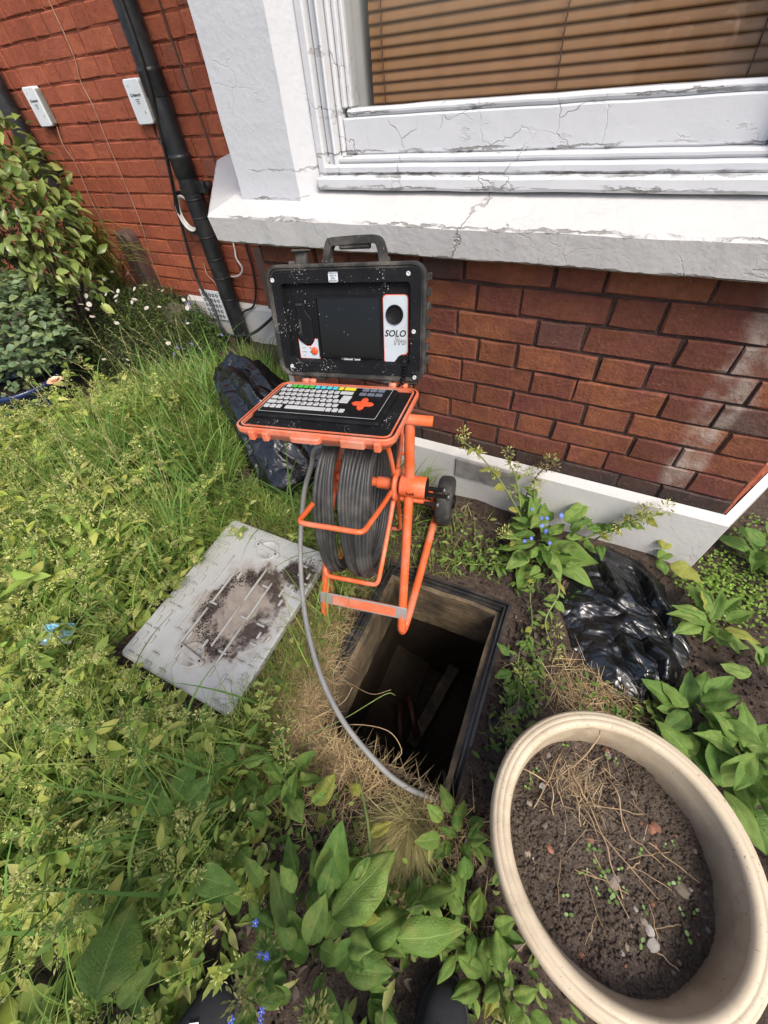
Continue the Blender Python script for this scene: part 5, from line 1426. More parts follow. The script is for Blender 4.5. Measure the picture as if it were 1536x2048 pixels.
    for (x, y, z, s) in ((.10, -1.235, 1.165, 1), (-.10, -1.29, 1.165, -1)):
        m = MB(); m.lathe([(.0001, -.05), (.024, -.045), (.038, -.02), (.040, .01), (.034, .035), (.0001, .045)], 12, M=Matrix.Translation((x, y, z)) @ Matrix.Rotation(R(60), 4, 'X') @ Matrix.Scale(.5, 4, (1, 0, 0)))
        for k in range(4):
            bx = x - s*.01; P = [(bx, y+.03, z+.03-.019*k), (bx-s*.03, y+.055, z+.032-.019*k), (bx-s*.05, y+.04, z+.03-.019*k), (bx-s*.05, y+.02, z+.03-.019*k)]
            m.tube(catmull(P, 3), [.009]*9+[.007], 7)
        m.tube(catmull([(x, y, z+.035), (x-s*.02, y+.0, z+.055), (x-s*.045, y+.01, z+.05)], 3), .0095, 7)
        m.build('hand', M['skin'], p, mat=inv)
build_person()

# ================================================================== PLANTS
def in_rect(x, y, c, a, hx, hy):
    dx, dy = x-c[0], y-c[1]; u = dx*math.cos(a)+dy*math.sin(a); v = -dx*math.sin(a)+dy*math.cos(a); return abs(u) < hx and abs(v) < hy
def blocked(x, y, m=0.0):
    if in_rect(x, y, HC, HA, HW+.02+m, HL+.02+m): return True
    if in_rect(x, y, (-.835, -.81), R(-1.5), .222+m, .285+m): return True
    if (x-.294)**2 + (y+.946)**2 < (.185+m)**2: return True
    if in_rect(x, y, (.33, -.31), R(-20), .13+m, .21+m): return True
    if in_rect(x, y, (-1.06, -.18), R(15), .20+m, .12+m) or in_rect(x, y, (-1.33, -.04), R(20), .13, .06): return True
    if y > .80: return True
    if x > -1.7 and y > -.05 + max(0, (-1.05-x))*1.1 and x < .49 + max(0, y)*.48 + .04: return True
    if (x-.11)**2*30 + (y+1.36)**2*6 < .14**2*6 or (x+.262)**2*30 + (y+1.56)**2*6 < .14**2*6: return True
    return False

def grass(pts, L, W, az, lean, curl, col, seg=5):
    """ribbons; all arguments arrays of length n"""
    n = len(pts); S_ = np.linspace(0, 1, seg+1); P = np.array(pts, float).reshape(n, 3)
    ang = lean[:, None] + curl[:, None]*S_[None, :]**1.3
    ds = (L/seg)[:, None]
    hor = np.concatenate([np.zeros((n, 1)), np.cumsum(np.sin(ang[:, :-1])*ds, 1)], 1)
    ver = np.concatenate([np.zeros((n, 1)), np.cumsum(np.cos(ang[:, :-1])*ds, 1)], 1)
    ca, sa = np.cos(az), np.sin(az)
    ctr = P[:, None, :] + np.stack([hor*ca[:, None], hor*sa[:, None], ver], -1)
    ctr[:, :, 2] = np.maximum(ctr[:, :, 2], P[:, None, 2] - .01 + .004)
    wid = W[:, None]*np.maximum(1 - S_[None, :]**2.2, .06)*.5
    side = np.stack([-sa, ca, np.zeros(n)], -1)[:, None, :]*wid[:, :, None]
    tw = np.stack([np.zeros(n), np.zeros(n), np.ones(n)], -1)[:, None, :]*wid[:, :, None]*.35
    V = np.stack([ctr - side, ctr + side + tw], 2).reshape(-1, 3)
    k = (seg+1)*2; i0 = (np.arange(n)*k)[:, None] + (np.arange(seg)*2)[None, :]; i0 = i0.ravel()
    F = np.stack([i0, i0+1, i0+3, i0+2], 1)
    shade = (.75 + .35*S_)[None, :, None, None]
    cc = np.broadcast_to(np.asarray(col)[:, None, None, :], (n, seg+1, 2, 3))*np.ones_like(shade)
    return V, F, cc.reshape(-1, 3)

LT = np.array([(0, 0, 0), (.18, .62, .10), (.20, 0, 0), (.18, -.62, .10), (.50, 1.0, .14), (.52, 0, .0), (.50, -1.0, .14), (.80, .60, .04), (.80, 0, -.04), (.80, -.60, .04), (1.0, 0, -.12)])
LF4 = np.array([(2, 5, 4, 1), (3, 6, 5, 2), (5, 8, 7, 4), (6, 9, 8, 5)]); LF3 = np.array([(0, 2, 1), (0, 3, 2), (8, 10, 7), (9, 10, 8)])
def leaves(base, dirv, nrm, L, W, col, bend=0.0):
    """many small folded leaves; base,dirv,nrm (n,3)"""
    n = len(base); d = dirv/np.linalg.norm(dirv, axis=1, keepdims=True)
    s = np.cross(nrm, d); s /= np.linalg.norm(s, axis=1, keepdims=True)+1e-9; q = np.cross(d, s)
    u, v, w = LT[:, 0], LT[:, 1], LT[:, 2] - bend*LT[:, 0]**2
    V = base[:, None, :] + d[:, None, :]*(u[None, :]*L[:, None])[:, :, None] + s[:, None, :]*(v[None, :]*W[:, None]*.5)[:, :, None] + q[:, None, :]*(w[None, :]*L[:, None]*.8)[:, :, None]
    o = (np.arange(n)*len(LT))[:, None, None]
    return V.reshape(-1, 3), (LF3[None]+o).reshape(-1, 3), (LF4[None]+o).reshape(-1, 4), np.repeat(col, len(LT), 0)

def merge(parts):
    Vs, F3, F4, Cs = [], [], [], []; o = 0
    for V, f3, f4, c in parts:
        Vs.append(V); Cs.append(c)
        if f3 is not None and len(f3): F3.append(np.asarray(f3)+o)
        if f4 is not None and len(f4): F4.append(np.asarray(f4)+o)
        o += len(V)
    return np.concatenate(Vs), (np.concatenate(F3) if F3 else None), (np.concatenate(F4) if F4 else None), np.concatenate(Cs)

def pick(pal, n, jit=.18, r=rng):
    p = np.array(pal, float); c = p[r.integers(0, len(p), n)]
    return c*(1 + jit*r.standard_normal((n, 1))).clip(.5, 1.6)

GREENS = [(.185, .285, .055), (.24, .345, .068), (.29, .385, .088), (.14, .23, .048), (.34, .405, .11)]
YELLOWS = [(.40, .45, .10), (.48, .49, .13), (.36, .42, .08), (.54, .52, .18)]
STRAW = [(.46, .34, .17), (.38, .27, .13), (.52, .41, .22), (.30, .21, .11)]

def scatter(n, box, dens, m=0.0, r=rng):
    out = []
    while len(out) < n:
        x = r.uniform(box[0], box[1]); y = r.uniform(box[2], box[3])
        if r.random() > dens(x, y) or blocked(x, y, m): continue
        out.append((x, y, gh(x, y)-.004))
    return np.array(out)

def build_grass():
    # long grass across the left bed
    def d1(x, y):
        t = math.exp(-((x+1.45)/.75)**2 - ((y+.10)/.55)**2)
        t = max(t, .15*math.exp(-((x+.75)/.5)**2 - ((y+1.35)/.4)**2))
        t = max(t, .30*math.exp(-((x+1.6)/.6)**2 - ((y+.9)/.5)**2))
        if x < -2.2: t *= .3
        if y > -.05 + (x+2.5)*1.1: t *= .04
        nz = .5+.5*noise.noise(Vector((x*3.2, y*3.2, 9)))
        return min(1, t*(.35+1.1*nz))
    parts = []
    n = 17000; P = scatter(n, (-3.0, -.42, -1.75, .75), d1, .035)
    tuft = np.array([noise.noise(Vector((p[0]*2.6, p[1]*2.6, 4))) for p in P]); az = tuft*7 + rng.normal(0, .8, n)
    L = rng.uniform(.10, .34, n)*(.8+.5*np.array([noise.noise(Vector((p[0]*1.7, p[1]*1.7, 8))) for p in P]).clip(-.5, 1))
    pal = GREENS + [(.25, .35, .07), (.18, .305, .055), (.34, .37, .12), (.28, .355, .09), (.155, .265, .048)]
    V, F, c = grass(P, L, rng.uniform(.0014, .0040, n), az, rng.uniform(.05, .6, n), rng.uniform(.5, 1.9, n), pick(pal, n)); parts.append((V, None, F, c))
    # broad blades
    n = 1100; P = scatter(n, (-2.4, -.42, -1.75, .5), d1, .05)
    V, F, c = grass(P, rng.uniform(.2, .42, n), rng.uniform(.005, .009, n), rng.uniform(0, 6.28, n), rng.uniform(.1, .6, n), rng.uniform(.7, 2.0, n), pick([(.13, .24, .05), (.18, .29, .07), (.10, .20, .045)], n), 7); parts.append((V, None, F, c))
    V, f3, f4, c = merge(parts); o = link('long_grass', fastmesh('long_grass', V, f3, f4, [M['foliage']], False, c)); tag(o, 'long arching green grass filling the bed left of the reel', 'grass', kind='stuff')
    # pale seeding stalks
    n = 90; P = scatter(n, (-2.6, -1.2, -1.0, .3), lambda x, y: 1)
    V, F, c = grass(P, rng.uniform(.3, .5, n), np.full(n, .002), rng.uniform(2.2, 3.8, n), rng.uniform(.1, .4, n), rng.uniform(.4, 1.5, n), pick([(.42, .38, .16), (.36, .34, .12)], n), 9)
    parts = [(V, None, F, c)]
    tips = V.reshape(n, 10, 2, 3).mean(2)
    B, Dv = [], []
    for i in range(n):
        for j in range(26):
            t = 6 + 3*j/26; k = int(t); q = tips[i, k]*(1-(t-k)) + tips[i, min(k+1, 9)]*(t-k); dd = tips[i, min(k+1, 9)]-tips[i, k-1]; dd /= np.linalg.norm(dd)+1e-9
            B.append(q); Dv.append(dd + rng.normal(0, .35, 3))
    B = np.array(B); Dv = np.array(Dv); k = len(B)
    V, f3, f4, c = leaves(B, Dv, rng.normal(0, 1, (k, 3)), rng.uniform(.006, .011, k), rng.uniform(.0022, .0035, k), pick([(.45, .42, .19), (.50, .45, .24)], k)); parts.append((V, f3, f4, c))
    V, f3, f4, c = merge(parts); o = link('grass_seed_stalks', fastmesh('grass_seed_stalks', V, f3, f4, [M['dryfol']], False, c)); tag(o, 'pale arching grass seed heads above the left bed', 'grass', kind='stuff')
    # short grass and moss strip by the reel and round the cover
    def d2(x, y): return min(1, math.exp(-((x+.9)/.35)**2-((y+.42)/.1)**2) + .9*math.exp(-((x+.55)/.10)**2-((y+.85)/.3)**2) + .7*math.exp(-((x+.52)/.14)**2-((y+1.13)/.13)**2)+.25*math.exp(-((x+.28)/.1)**2-((y+.3)/.16)**2))
    n = 7000; P = scatter(n, (-1.4, -.1, -1.35, -.1), d2)
    V, F, c = grass(P, rng.uniform(.03, .10, n), rng.uniform(.0012, .003, n), rng.uniform(0, 6.28, n), rng.uniform(.1, .9, n), rng.uniform(.3, 1.6, n), pick([(.20, .27, .05), (.28, .30, .08), (.14, .22, .045), (.33, .31, .12)], n), 4)
    o = link('short_grass', fastmesh('short_grass', V, None, F, [M['foliage']], False, c)); tag(o, 'short yellow green grass between the cover and the chamber', 'grass', kind='stuff')
    # straw: dry clipped grass on the chamber edge, at the near end, and beside the pot
    def d3(x, y):
        return min(1, 1.1*math.exp(-((x+.475)/.055)**2-((y+.98)/.16)**2) + .9*math.exp(-((x+.33)/.11)**2-((y+1.09)/.05)**2) + .45*math.exp(-((x+.08)/.13)**2-((y+1.12)/.07)**2) + .30*math.exp(-((x-.26)/.11)**2-((y+.60)/.06)**2) + .25*math.exp(-((x+.55)/.09)**2-((y+.72)/.2)**2))
    n = 7500; P = scatter(n, (-.75, .5, -1.3, -.45), d3); nearm = (P[:, 1] < -1.0) & (P[:, 1] > -1.13); P[nearm, 1] += .045; leftm = (P[:, 0] < -.42) & (P[:, 0] > -.5) & (P[:, 1] < -.8); P[leftm, 0] += .035
    V, F, c = grass(P, rng.uniform(.02, .09, n), rng.uniform(.0009, .0020, n), rng.uniform(0, 6.28, n), rng.uniform(1.38, 1.62, n), rng.uniform(-.15, .25, n), pick(STRAW, n, .3), 4)
    V[:, 2] = np.maximum(V[:, 2], -.02); V[:, 2] += np.repeat(rng.uniform(0, .026, n), 10)
    o = link('straw', fastmesh('straw', V, None, F, [M['dryfol']], False, c)); tag(o, 'tan dry clipped grass heaped along the chamber edges', 'straw', kind='stuff')
    # olive dead tuft at the near chamber corner
    n = 1500; a = rng.uniform(0, 6.28, n); q = np.abs(rng.normal(0, .028, n)); P = np.stack([-.055+q*np.cos(a), -1.075+q*np.sin(a), np.full(n, .01)], 1)
    V, F, c = grass(P, rng.uniform(.05, .13, n), rng.uniform(.001, .0018, n), rng.normal(-1.6, .7, n), rng.uniform(.3, 1.0, n), rng.uniform(.5, 1.5, n), pick([(.36, .31, .14), (.28, .27, .10), (.42, .36, .18)], n), 5)
    o = link('dry_tuft', fastmesh('dry_tuft', V, None, F, [M['dryfol']], False, c)); tag(o, 'drooping olive tuft of dead grass at the near chamber corner', 'grass tuft')
    # loose green stalks over the opening
    for i, pts in enumerate(([(-.44, -.88, .02), (-.36, -.86, .02), (-.27, -.86, .03), (-.22, -.83, .05)], [(-.38, -1.03, .02), (-.30, -.95, .05), (-.22, -.86, .10), (-.20, -.84, .06)], [(-.36, -1.02, .02), (-.28, -.96, .06), (-.18, -.93, .08), (-.13, -.95, .05), (-.14, -.98, .04)], [(-.40, -1.0, .02), (-.33, -.92, .04), (-.31, -.88, .09)])):
        m = MB(); m.tube(catmull(pts, 5), .0010, 5); tag(m.build('grass_stalk', M['plant_stem'] if i == 1 else M['dry_stem']), ('short pale stalk reaching over the left chamber edge', 'long bent green stalk crossing under the grey cable', 'curled pale stalk hooked over the dark opening', 'dry stalk standing at the left chamber edge')[i], 'grass stalk', 'grass stalks over the chamber')
build_grass()

# ------------------------------------------------------------------ soil crumbs, leaf litter
def build_litter():
    def d(x, y):
        return min(1, math.exp(-((x-.08)/.06)**2-((y+.62)/.35)**2) + .8*math.exp(-((x+.02)/.3)**2-((y+.27)/.12)**2) + .5*math.exp(-((x-.55)/.25)**2-((y+.3)/.5)**2) + .5*math.exp(-((x-.05)/.2)**2-((y+1.15)/.12)**2) + .12)
    n = 9000; P = scatter(n, (-.5, .95, -1.5, .3), d); s = rng.choice([.0015, .002, .003, .005, .007], n, p=[.3, .3, .22, .12, .06])
    O = np.array([(1, 0, 0), (-1, 0, 0), (0, 1, 0), (0, -1, 0), (0, 0, 1), (0, 0, -1)], float); T = np.array([(0, 2, 4), (2, 1, 4), (1, 3, 4), (3, 0, 4), (2, 0, 5), (1, 2, 5), (3, 1, 5), (0, 3, 5)])
    V = P[:, None, :] + np.array([0, 0, .004]) + O[None]*s[:, None, None]*rng.uniform(.6, 1.3, (n, 6, 1)); F = T[None] + (np.arange(n)*6)[:, None, None]
    o = link('soil_crumbs', fastmesh('soil_crumbs', V.reshape(-1, 3), F.reshape(-1, 3), None, [M['soil_dark']])); tag(o, 'loose dark soil crumbs around the chamber', 'soil', kind='stuff')
    # curled dead leaves and stems
    def d2(x, y): return min(1, math.exp(-((x-.10)/.05)**2-((y+.5)/.25)**2) + .8*math.exp(-((x-.02)/.16)**2-((y+1.13)/.09)**2) + .35*math.exp(-((x+.25)/.25)**2-((y+.17)/.07)**2) + .4*math.exp(-((x+.7)/.6)**2-((y+1.35)/.35)**2))
    n = 2600; P = scatter(n, (-1.7, .6, -1.75, .0), d2); P[:, 2] += .006
    V, f3, f4, c = leaves(P, np.concatenate([rng.normal(0, 1, (n, 2)), rng.normal(0, .25, (n, 1))], 1), np.array([0, 0, 1.]) + rng.normal(0, .7, (n, 3)), rng.uniform(.015, .045, n), rng.uniform(.008, .02, n), pick([(.11, .085, .07), (.16, .125, .10), (.075, .055, .045), (.21, .16, .12)], n), .5)
    o = link('leaf_litter', fastmesh('leaf_litter', V, f3, f4, [M['dryfol']], False, c)); tag(o, 'shrivelled grey brown leaf litter on the soil', 'leaf litter', kind='stuff')
    def d4(x, y): return .9*math.exp(-((x-.11)/.04)**2-((y+.68)/.16)**2) + math.exp(-((x+.02)/.22)**2-((y+1.2)/.07)**2) + .5*math.exp(-((x+.15)/.2)**2-((y+.28)/.06)**2) + .4*math.exp(-((x-.45)/.15)**2-((y+.62)/.1)**2)
    n = 1500; P = scatter(n, (-.5, .7, -1.45, -.05), d4); P[:, 2] += rng.uniform(.004, .05, n)
    V, f3, f4, c = leaves(P, np.concatenate([rng.normal(0, 1, (n, 2)), rng.normal(.2, .3, (n, 1))], 1), np.array([0, 0, 1.]) + rng.normal(0, .45, (n, 3)), rng.uniform(.01, .032, n), rng.uniform(.005, .014, n), pick([(.14, .24, .045), (.19, .29, .06), (.10, .185, .04), (.26, .33, .09)], n), .3)
    o = link('seedling_weeds', fastmesh('seedling_weeds', V, f3, f4, [M['foliage']], True, c)); tag(o, 'small green weeds on the soil round the chamber', 'weeds', kind='stuff')
    # moss-like clover seedlings beside the plinth corner
    def d3(x, y): return math.exp(-((x-.60)/.10)**2-((y+.06)/.10)**2) + .5*math.exp(-((x-.52)/.07)**2-((y+.2)/.06)**2) + .55*math.exp(-((x-.75)/.1)**2-((y-.12)/.15)**2)
    n = 1500; P = scatter(n, (.4, 1.0, -.4, .4), d3); P[:, 2] += rng.uniform(.004, .03, n)
    V, f3, f4, c = leaves(P, np.concatenate([rng.normal(0, 1, (n, 2)), rng.normal(.1, .2, (n, 1))], 1), np.array([0, 0, 1.]) + rng.normal(0, .25, (n, 3)), rng.uniform(.007, .013, n), rng.uniform(.007, .012, n), pick([(.20, .32, .05), (.26, .38, .08), (.15, .26, .04)], n))
    o = link('ground_cover', fastmesh('ground_cover', V, f3, f4, [M['foliage']], False, c)); tag(o, 'tiny round bright green ground cover at the bay corner', 'ground cover', kind='stuff')
build_litter()

def build_carpet():
    # low leafy weeds closing the gaps of the left bed
    def d(x, y):
        if x > -.40 and y > -1.02: return 0
        t = 1.0 if y < -.2 else .35
        if y > -.1 + (x+2.5)*1.1: t = 0
        if x > -.30: t *= .35
        return t*(.45 + .55*noise.noise(Vector((x*4, y*4, 6))))
    n = 9500; P = scatter(n, (-2.9, .05, -1.85, .3), d, .045); P[:, 2] += .10*rng.random(n)**1.6 + .012
    pal = [(.24, .335, .07), (.31, .395, .095), (.18, .275, .052), (.37, .415, .125), (.13, .215, .045), (.41, .42, .15)]
    V, f3, f4, c = leaves(P, np.concatenate([rng.normal(0, 1, (n, 2)), rng.normal(.1, .35, (n, 1))], 1), np.array([0, 0, 1.]) + rng.normal(0, .5, (n, 3)), rng.uniform(.010, .042, n), rng.uniform(.005, .018, n), pick(pal, n, .28), .35)
    o = link('low_weeds', fastmesh('low_weeds', V, f3, f4, [M['foliage']], True, c)); tag(o, 'low yellow green weeds carpeting the soil of the left bed', 'weeds', kind='stuff')
build_carpet()

# ------------------------------------------------------------------ broad leaves as single pieces
def leaf_mesh(k, mat, wr=.5, nu=14, nv=8, droop=.25, fold=.22, seed=0, tipk=1.0):
    r = random.Random(seed*13+k); V = []; UV = []; F = []
    ph = r.uniform(0, 6); ph2 = r.uniform(0, 6); r_side = r.uniform(.2, 1.3); r_pow = r.uniform(1.4, 2.6); r_wave = r.uniform(7, 17); r_curl = r.uniform(-.5, 1.4)
    for i in range(nu+1):
        u = i/nu; w = wr*(math.sin(math.pi*min(u**.78, 1))**.85)*(1-.25*u*tipk) if 0 < u < 1 else .004
        for j in range(nv+1):
            v = j/nv*2-1
            z = fold*abs(v)*w*.9*(1 if v > 0 else r_side) - droop*u**r_pow + .03*math.sin(u*r_wave+ph)*abs(v)**1.5 - r_curl*max(0, abs(v)-.55)**1.5*w + .03*noise.noise(Vector((u*5+ph, v*2+ph2, k)))*(1 if 0 < u < 1 else .2)
            y = v*w*.5 + .05*math.sin(u*2.4+ph2)*u*.5
            V.append((u - .04*droop*u*u, y, z)); UV.append((u, j/nv))
    n = nv+1
    for i in range(nu):
        for j in range(nv): F.append((i*n+j, (i+1)*n+j, (i+1)*n+j+1, i*n+j+1))
    return fastmesh('leaf', V, None, F, [mat], True, None, UV)
LM = {}
for nm in ('leaf', 'leaf_dark', 'leaf_yellow', 'leaf_dead'):
    LM[nm] = [leaf_mesh(k, M[nm], wr, droop=dr, fold=fo, seed=hash(nm) % 7 if False else len(nm)) for k, (wr, dr, fo) in enumerate([(.64, .22, .22), (.58, .38, .28), (.72, .12, .16), (.52, .30, .32), (.62, .05, .2), (.55, .5, .4), (.48, .15, .5), (.66, .3, .1), (.6, -.1, .35), (.5, .42, .15), (.7, .25, .3), (.45, .2, .25)])]

def leaf_matrix(base, az, el, L, roll=0.0, wk=1.0):
    return Matrix.Translation(base) @ Matrix.Rotation(az, 4, 'Z') @ Matrix.Rotation(-el, 4, 'Y') @ Matrix.Rotation(roll, 4, 'X') @ Matrix.Diagonal((L, L*wk, L, 1))
def put_leaf(parent, pinv, base, az, el, L, kind='leaf', roll=0.0, wk=1.0, r=rnd):
    return link('leaf', r.choice(LM[kind]), parent, mat=pinv @ leaf_matrix(base, az, el, L, roll, wk))

def flower(parent, pinv, pos, s, mats, nrm=(0, 0, 1), petals=5, name='flower'):
    q = Vector(nrm).to_track_quat('Z', 'Y').to_matrix().to_4x4(); m = MB(); Mt = pinv @ Matrix.Translation(pos) @ q @ Matrix.Scale(s, 4)
    for k in range(petals):
        a = 2*math.pi*k/petals; P = [(.12, 0, 0), (.55, .28 if petals < 8 else .12, .08), (1, .18 if petals < 8 else .09, .05), (1, -.18 if petals < 8 else -.09, .05), (.55, -.28 if petals < 8 else -.12, .08)]
        m.add([Mt @ Vector((x*math.cos(a)-y*math.sin(a), x*math.sin(a)+y*math.cos(a), z)) for x, y, z in P], [(0, 1, 2, 3, 4)], 0)
    m.lathe([(.3 if petals > 8 else .16, .03), (.2, .12), (.0001, .16)], 8, 1, M=Mt)
    return m.build(name, mats, parent)

def broad_plant(loc, label, n, Lr, kinds, el=(.15, .9), seed=0, spread=.02, stems=0, flowers=0, azr=(0, 6.28), name='broadleaf_plant', group=None, wk=(.85, 1.15), lift=(0, .06), extra=()):
    r = random.Random(seed); z0 = gh(loc[0], loc[1]); p = empty(name, (loc[0], loc[1], z0)); pinv = Matrix.Translation((-loc[0], -loc[1], -z0))
    tag(p, label, 'plant', group)
    for k in range(n):
        az = azr[0] + (azr[1]-azr[0])*((k+r.uniform(-.35, .35))/n); q = r.random(); e = el[0] + (el[1]-el[0])*q*q; L = r.uniform(*Lr)*(1-.3*q)
        b = (loc[0]+spread*math.cos(az)*r.random()*2, loc[1]+spread*math.sin(az)*r.random()*2, z0+.01+r.uniform(*lift)+.04*q)
        put_leaf(p, pinv, b, az, e, L, r.choice(kinds), r.uniform(-.35, .35), r.uniform(*wk), r)
    for (b, az, e, L, kd, ro, *wk_) in extra: put_leaf(p, pinv, b, az, e, L, kd, ro, wk_[0] if wk_ else 1.0, r)
    return p, pinv, r, z0

def seed_cluster(m_parts, c, rad, n, r, pal, big=1.0):
    d = np.array([Vector((r.gauss(0, 1), r.gauss(0, 1), r.gauss(.3, 1))).normalized()[:] for _ in range(n)]); b = np.array(c)[None] + d*rad*np.array([r.random()**.5 for _ in range(n)])[:, None]
    nn = np.array([(r.gauss(0, 1), r.gauss(0, 1), r.gauss(0, 1)) for _ in range(n)])
    m_parts.append(leaves(b, d + nn*.3, nn, np.array([r.uniform(.008, .014)*big for _ in range(n)]), np.array([r.uniform(.003, .006)*big for _ in range(n)]), pick(pal, n)))

def flower_stem(p, pinv, pts, r, thick=.003, nleaf=7, leafL=(.03, .07), kinds=('leaf', 'leaf_yellow'), clusters=4, dead=False, blue=0):
    P = catmull(pts, 6); m = MB(); N = len(P); m.tube([pinv @ q for q in P], [thick*(1-.55*i/N) for i in range(N)], 6); m.build('stem', M['wood_stem'] if dead else M['plant_stem'], p)
    for k in range(nleaf):
        t = .15 + .75*k/max(nleaf-1, 1); i = int(t*(N-1)); d = (P[min(i+1, N-1)]-P[max(i-1, 0)]).normalized(); az = math.atan2(d.y, d.x) + (1 if k % 2 else -1)*r.uniform(.5, 1.4)
        put_leaf(p, pinv, P[i], az, r.uniform(-.3, .7), r.uniform(*leafL)*(1-.4*t), r.choice(kinds), r.uniform(-.5, .5), r.uniform(.8, 1.1), r)
    parts = []
    pal = [(.22, .17, .10), (.16, .12, .08), (.3, .26, .12)] if dead else [(.36, .38, .12), (.42, .42, .17), (.30, .35, .10), (.48, .45, .2)]
    for k in range(clusters):
        t = 1 - .16*k; i = min(int(t*(N-1)), N-1); c = P[i] + Vector((r.uniform(-.02, .02), r.uniform(-.02, .02), r.uniform(0, .02)))
        seed_cluster(parts, c, .022, 38, r, pal)
    if parts:
        V, f3, f4, c = merge(parts); V = V + np.array(pinv.translation)[None]; o = link('seed_heads', fastmesh('seed_heads', V, f3, f4, [M['foliage']], False, c), p); o['kind'] = 'stuff'
    for k in range(blue):
        i = int(r.uniform(.5, 1)*(N-1)); flower(p, pinv, P[i] + Vector((r.uniform(-.02, .02), r.uniform(-.02, .02), .012)), .006, [M['petal_blue'], M['petal_white']], (r.uniform(-.5, .5), -.6, .8))

def place_broad():
    d = R
    # clump against the bay plinth
    ex = [((.06, -.19, .07), d(-8), .12, .16, 'leaf', .2), ((.05, -.20, .09), d(-48), -.1, .13, 'leaf', -.1), ((.02, -.19, .08), d(205), .05, .13, 'leaf', .2), ((-.01, -.21, .04), d(188), .0, .11, 'leaf_dark', .3),
          ((.035, -.25, .03), d(-100), -.15, .115, 'leaf', 0), ((.09, -.21, .06), d(-22), .0, .15, 'leaf', .3), ((.10, -.08, .12), d(60), .7, .10, 'leaf', .2), ((.0, -.15, .12), d(120), .6, .11, 'leaf', .1), ((.02, -.13, .15), d(250), .4, .09, 'leaf', 0), ((-.02, -.1, .11), d(150), .5, .09, 'leaf_dark', 0)]
    p, pi, r, z = broad_plant((.03, -.17), 'broad leaved green plant with blue flowers against the white plinth', 34, (.06, .11), ('leaf', 'leaf', 'leaf', 'leaf_dark'), (.1, 1.1), 3, .05, extra=ex, lift=(.02, .11))
    flower_stem(p, pi, [(-.02, -.15, .08), (-.08, -.12, .15), (-.16, -.10, .24), (-.25, -.10, .33), (-.31, -.12, .38)], r, .0042, 9, (.04, .07), clusters=5)
    flower_stem(p, pi, [(-.06, -.12, .14), (-.10, -.09, .24), (-.15, -.08, .32)], r, .003, 5, (.03, .05), clusters=3)
    flower_stem(p, pi, [(.0, -.12, .10), (-.03, -.09, .18), (-.05, -.07, .25)], r, .0035, 9, (.04, .06), ('leaf',), clusters=2)
    flower_stem(p, pi, [(-.03, -.2, .06), (-.06, -.22, .09), (-.09, -.22, .11)], r, .003, 4, (.03, .05), ('leaf_yellow',), clusters=2)
    for k in range(14): flower(p, pi, (r.uniform(-.05, .07), r.uniform(-.24, -.12), r.uniform(.11, .19)), .0065, [M['petal_blue'], M['petal_white']], (r.uniform(-.4, .4), -.5, .9))
    flower_stem(p, pi, [(-.02, -.22, .03), (-.09, -.29, .02), (-.18, -.33, .02), (-.27, -.34, .03)], r, .003, 6, (.05, .07), ('leaf', 'leaf_dark'), clusters=0)
    p2, pi2, r2, z = broad_plant((-.05, -.055), 'single brown dead flower stalk leaning on the bay wall', 0, (.05, .06), ('leaf_dead',), seed=4, name='dead_stalk')
    flower_stem(p2, pi2, [(-.05, -.055, .03), (-.06, -.05, .12), (-.05, -.045, .22), (-.02, -.045, .31)], r2, .003, 5, (.03, .045), ('leaf_dead',), 2, True)
    parts = []; seed_cluster(parts, (-.018, -.05, .325), .022, 70, r2, [(.34, .33, .12), (.40, .36, .15)]); V, f3, f4, c = merge(parts); V += np.array(pi2.translation)[None]; link('seed_heads', fastmesh('seed_heads', V, f3, f4, [M['foliage']], False, c), p2)
    p, pi, r, z = broad_plant((.20, -.075), 'leaning flower stem with yellow green heads above the flat bag', 5, (.06, .09), ('leaf', 'leaf_dark'), (.3, 1), 6, .02, lift=(.03, .08))
    flower_stem(p, pi, [(.15, -.09, .03), (.21, -.07, .10), (.28, -.06, .18), (.34, -.065, .25)], r, .004, 10, (.04, .07), clusters=5)
    flower_stem(p, pi, [(.20, -.08, .06), (.25, -.07, .16), (.29, -.06, .24)], r, .003, 5, (.03, .05), clusters=3)
    broad_plant((.39, -.09), 'small plant with a yellow spotted leaf behind the flat bag', 4, (.09, .12), ('leaf_yellow', 'leaf_dark', 'leaf'), (.1, .5), 8, .02, azr=(-1.2, 2.4))
    # right hand rosettes
    broad_plant((.54, -.26), 'rosette of broad green leaves right of the flat bag', 14, (.09, .14), ('leaf', 'leaf', 'leaf', 'leaf', 'leaf_yellow'), (.25, .9), 9, .02, lift=(.01, .05))
    broad_plant((.50, -.545), 'leafy plant between the flat bag and the pot rim', 14, (.08, .12), ('leaf', 'leaf_dark'), (.2, 1.0), 10, .03)
    broad_plant((.60, -.60), 'leafy plant at the right edge behind the pot', 16, (.10, .15), ('leaf', 'leaf', 'leaf_dark'), (.2, .9), 11, .03)
    broad_plant((.55, -.70), 'green plant leaning over the right side of the pot', 9, (.10, .15), ('leaf_dark', 'leaf'), (.3, .9), 12, .03, azr=(-1.0, 3.2))
    broad_plant((.69, .09), 'small rosette beside the canted plinth at the right edge', 9, (.11, .15), ('leaf', 'leaf_dark'), (.3, .9), 13, .015)
    broad_plant((.66, -.36), 'small weed right of the bag rosette', 7, (.06, .09), ('leaf', 'leaf_dark'), (.2, .9), 14, .02)
